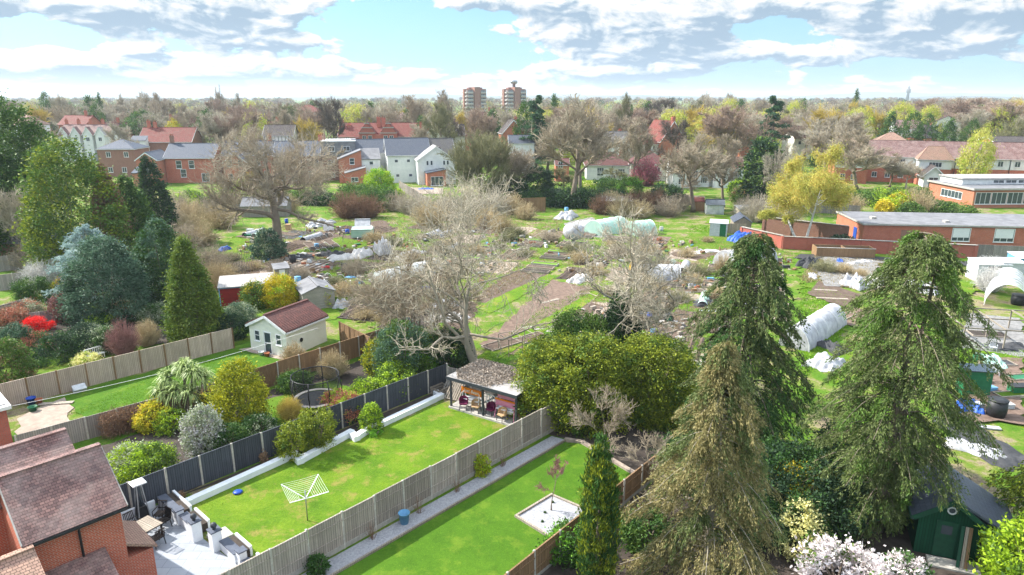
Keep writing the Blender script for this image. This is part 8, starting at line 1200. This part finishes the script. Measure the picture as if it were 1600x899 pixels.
def far_wood(n, y0, y1, seed, name, nt_=150, hs=(14, 21)):
    rng = np.random.default_rng(seed); Y = np.exp(rng.uniform(math.log(y0), math.log(y1), n)); X = rng.uniform(-.85, .85, n) * Y; H = rng.uniform(*hs, n); Rr = H * rng.uniform(.34, .5, n); k = nt_
    d = unit(rng.normal(size=(n * k, 3))); d[:, 2] = np.abs(d[:, 2]) * 1.0 - .25; c = np.stack([np.repeat(X, k), np.repeat(Y, k), np.repeat(H * .55, k)], 1); R3 = np.repeat(np.stack([Rr, Rr, H * .46], 1), k, 0); P = c + d * R3 * rng.uniform(.45, 1, (n * k, 1)) ** .6; sz = np.repeat(np.maximum(.5, Y / 560), k)
    q = rhombs(P, d * .8 + rng.normal(size=P.shape) * .5, rng.normal(size=P.shape), sz * rng.uniform(.9, 2.2, n * k), sz * rng.uniform(.2, .45, n * k)); ki = rng.choice(8, n, p=[.28, .22, .18, .12, .08, .04, .05, .03]); return link(name, np_mesh(name, q, 4, ['wood_a', 'wood_b', 'wood_c', 'twig_olive', 'wood_d', 'leaf_willow', 'leaf_green', 'leaf_dark'], np.repeat(ki, k)), kind='stuff', cat='woodland', label='endless belt of bare spring woodland reaching to the horizon')
twigm('wood_a', (.20, .155, .12), (.34, .27, .21)); twigm('wood_b', (.27, .20, .135), (.40, .31, .2)); twigm('wood_c', (.16, .125, .105), (.27, .21, .18)); twigm('wood_d', (.36, .28, .12), (.46, .37, .18))
far_wood(1900, 300, 2600, 34, 'far_wood', 140)
# each repeat is told apart by the landmark it stands closest to
LM = [(n_, o.location.x, o.location.y) for n_, o in [(w, next((q for q in COL.objects if q.get('label') == l_), None)) for w, l_ in [
    ('the white house', 'large white rendered house with blue slate roof and red brick garden room'), ('the red mansion', 'large red brick mansion with stepped gables and dark red roof'), ('the brick terrace end', 'red brick terrace end with grey blue slate roof, beside the ivy trunk'), ('the maroon long roof', 'long building with plain maroon tiled roof above the brick terrace'), ('the oak', 'wide spreading bare oak on the allotments before the brick terrace'), ('the birch', 'yellow leaved birch with white forked trunk by the red garden wall'), ('the long white tunnel', 'long white fleece tunnel behind the broad bushy bare tree'), ('the bright green tunnel', 'bright green net tunnel beside the paler one'), ('the crumpled fleece tunnel', 'crumpled white fleece tunnel beside the orange sacks'), ('the reed screened tunnel', 'white plastic tunnel behind tall straw reeds'), ('the green door shed', 'white plastic shed with bright green door beside the pale fence'), ('the red shed', 'bright red painted shed with pale flat roof beside the thuja'), ('the big pale trunk', 'big bare tree with a thick pale trunk behind the shelter'), ('the twisted ivy tree', 'twisted pale bare tree clothed in dark ivy behind the golden conifers'), ('the black drum', 'black hollow drum lying on its side on the pale sheet'), ('the bare post topped ball', 'white fleece wrapped round a post topped bush near the green tunnels'), ('the compost bay', 'long dark timber compost bay with white rim below the red wall'), ('the white cottage', 'white house with hipped purple brown roof next to the pink blossom tree'), ('the red gable', 'tall orange brick gable with chimney above the bare trees'), ('the leaning cedar', 'dark cedar with a leaning tip beside the round tank tower'), ('the lone clear cedar', 'dark cedar standing clear above the brown trees'), ('the care home', 'long red brick care home with white upper band and brown tan roofs'), ('the dark long wing', 'dark roofed long wing rising behind the care home at the picture edge'), ('the grey villa gable', 'pale fronted villa with steep grey gable closing the villa row'), ('the dark limbed tree', 'dark limbed bare tree above the flat topped dark house'), ('the blue barrel', 'dark blue barrel on the green plot'), ('the red bucket', 'bright red bucket on the bare plot'), ('the blue tarpaulin heap', 'bright blue tarpaulin heap by the red wall'), ('the netted cage', 'pale green netted cage with white peaked top on the far plot'), ('the ghostly far mast', 'thin lattice mast on the horizon beyond the oak'), ('the steep brown roof', 'steep dark brown roofed house between mansion and bare trees'), ('the bright yellow tree', 'bright yellow tree among far brown woods'), ('the orange roofed villa', 'orange red roofed house behind the villa row'), ('the twin bay house', 'white timbered house with twin gables behind the twin bare trees'), ('the spreading gold tree', 'spreading golden brown tree behind the birch'), ('the dark clipped evergreens', 'dark clipped evergreen mass behind the maroon roof'), ('the lime willow', 'lime yellow willow beside the mansion gables')]] if o]
ORD = ['closest', 'second closest', 'third closest', 'fourth closest', 'fifth closest', 'sixth closest', 'seventh closest', 'eighth closest', 'ninth closest', 'tenth closest', 'eleventh closest', 'twelfth closest', 'thirteenth closest', 'fourteenth closest'] + [w + ' closest' for w in 'fifteenth sixteenth seventeenth eighteenth nineteenth twentieth twenty-first twenty-second twenty-third twenty-fourth twenty-fifth twenty-sixth twenty-seventh twenty-eighth twenty-ninth thirtieth thirty-first thirty-second thirty-third thirty-fourth'.split()]; gr_ = {}
for o, lk in RANK:
    d, n_ = min(((o.location.x - x) ** 2 + (o.location.y - y) ** 2, n_) for n_, x, y in LM); gr_.setdefault((lk, n_), []).append((d, o.name, o))
for (lk, n_), v in gr_.items():
    for i, (d, nn, o) in enumerate(sorted(v)): o['label'] = f'{lk} {ORD[min(i, 33)]} to {n_}'
# ---------------------------------------------------------------- the air
mt = bpy.data.materials.new('haze'); mt.use_nodes = True; mt.node_tree.nodes.clear(); N = nodes_of(mt.node_tree); MATS['haze'] = mt
pv = N('ShaderNodeVolumePrincipled', {'Color': (.80, .90, 1.0, 1), 'Density': .00016, 'Anisotropy': 0.2}); o_ = N('ShaderNodeOutputMaterial'); mt.node_tree.links.new(pv.outputs[0], o_.inputs['Volume'])
mb = MB(); mb.box(-9500, 9500, -100, 12500, -8, 95); mb.obj('haze', 'haze', kind='stuff', label='thin bluish spring haze over the whole neighbourhood', cat='haze')
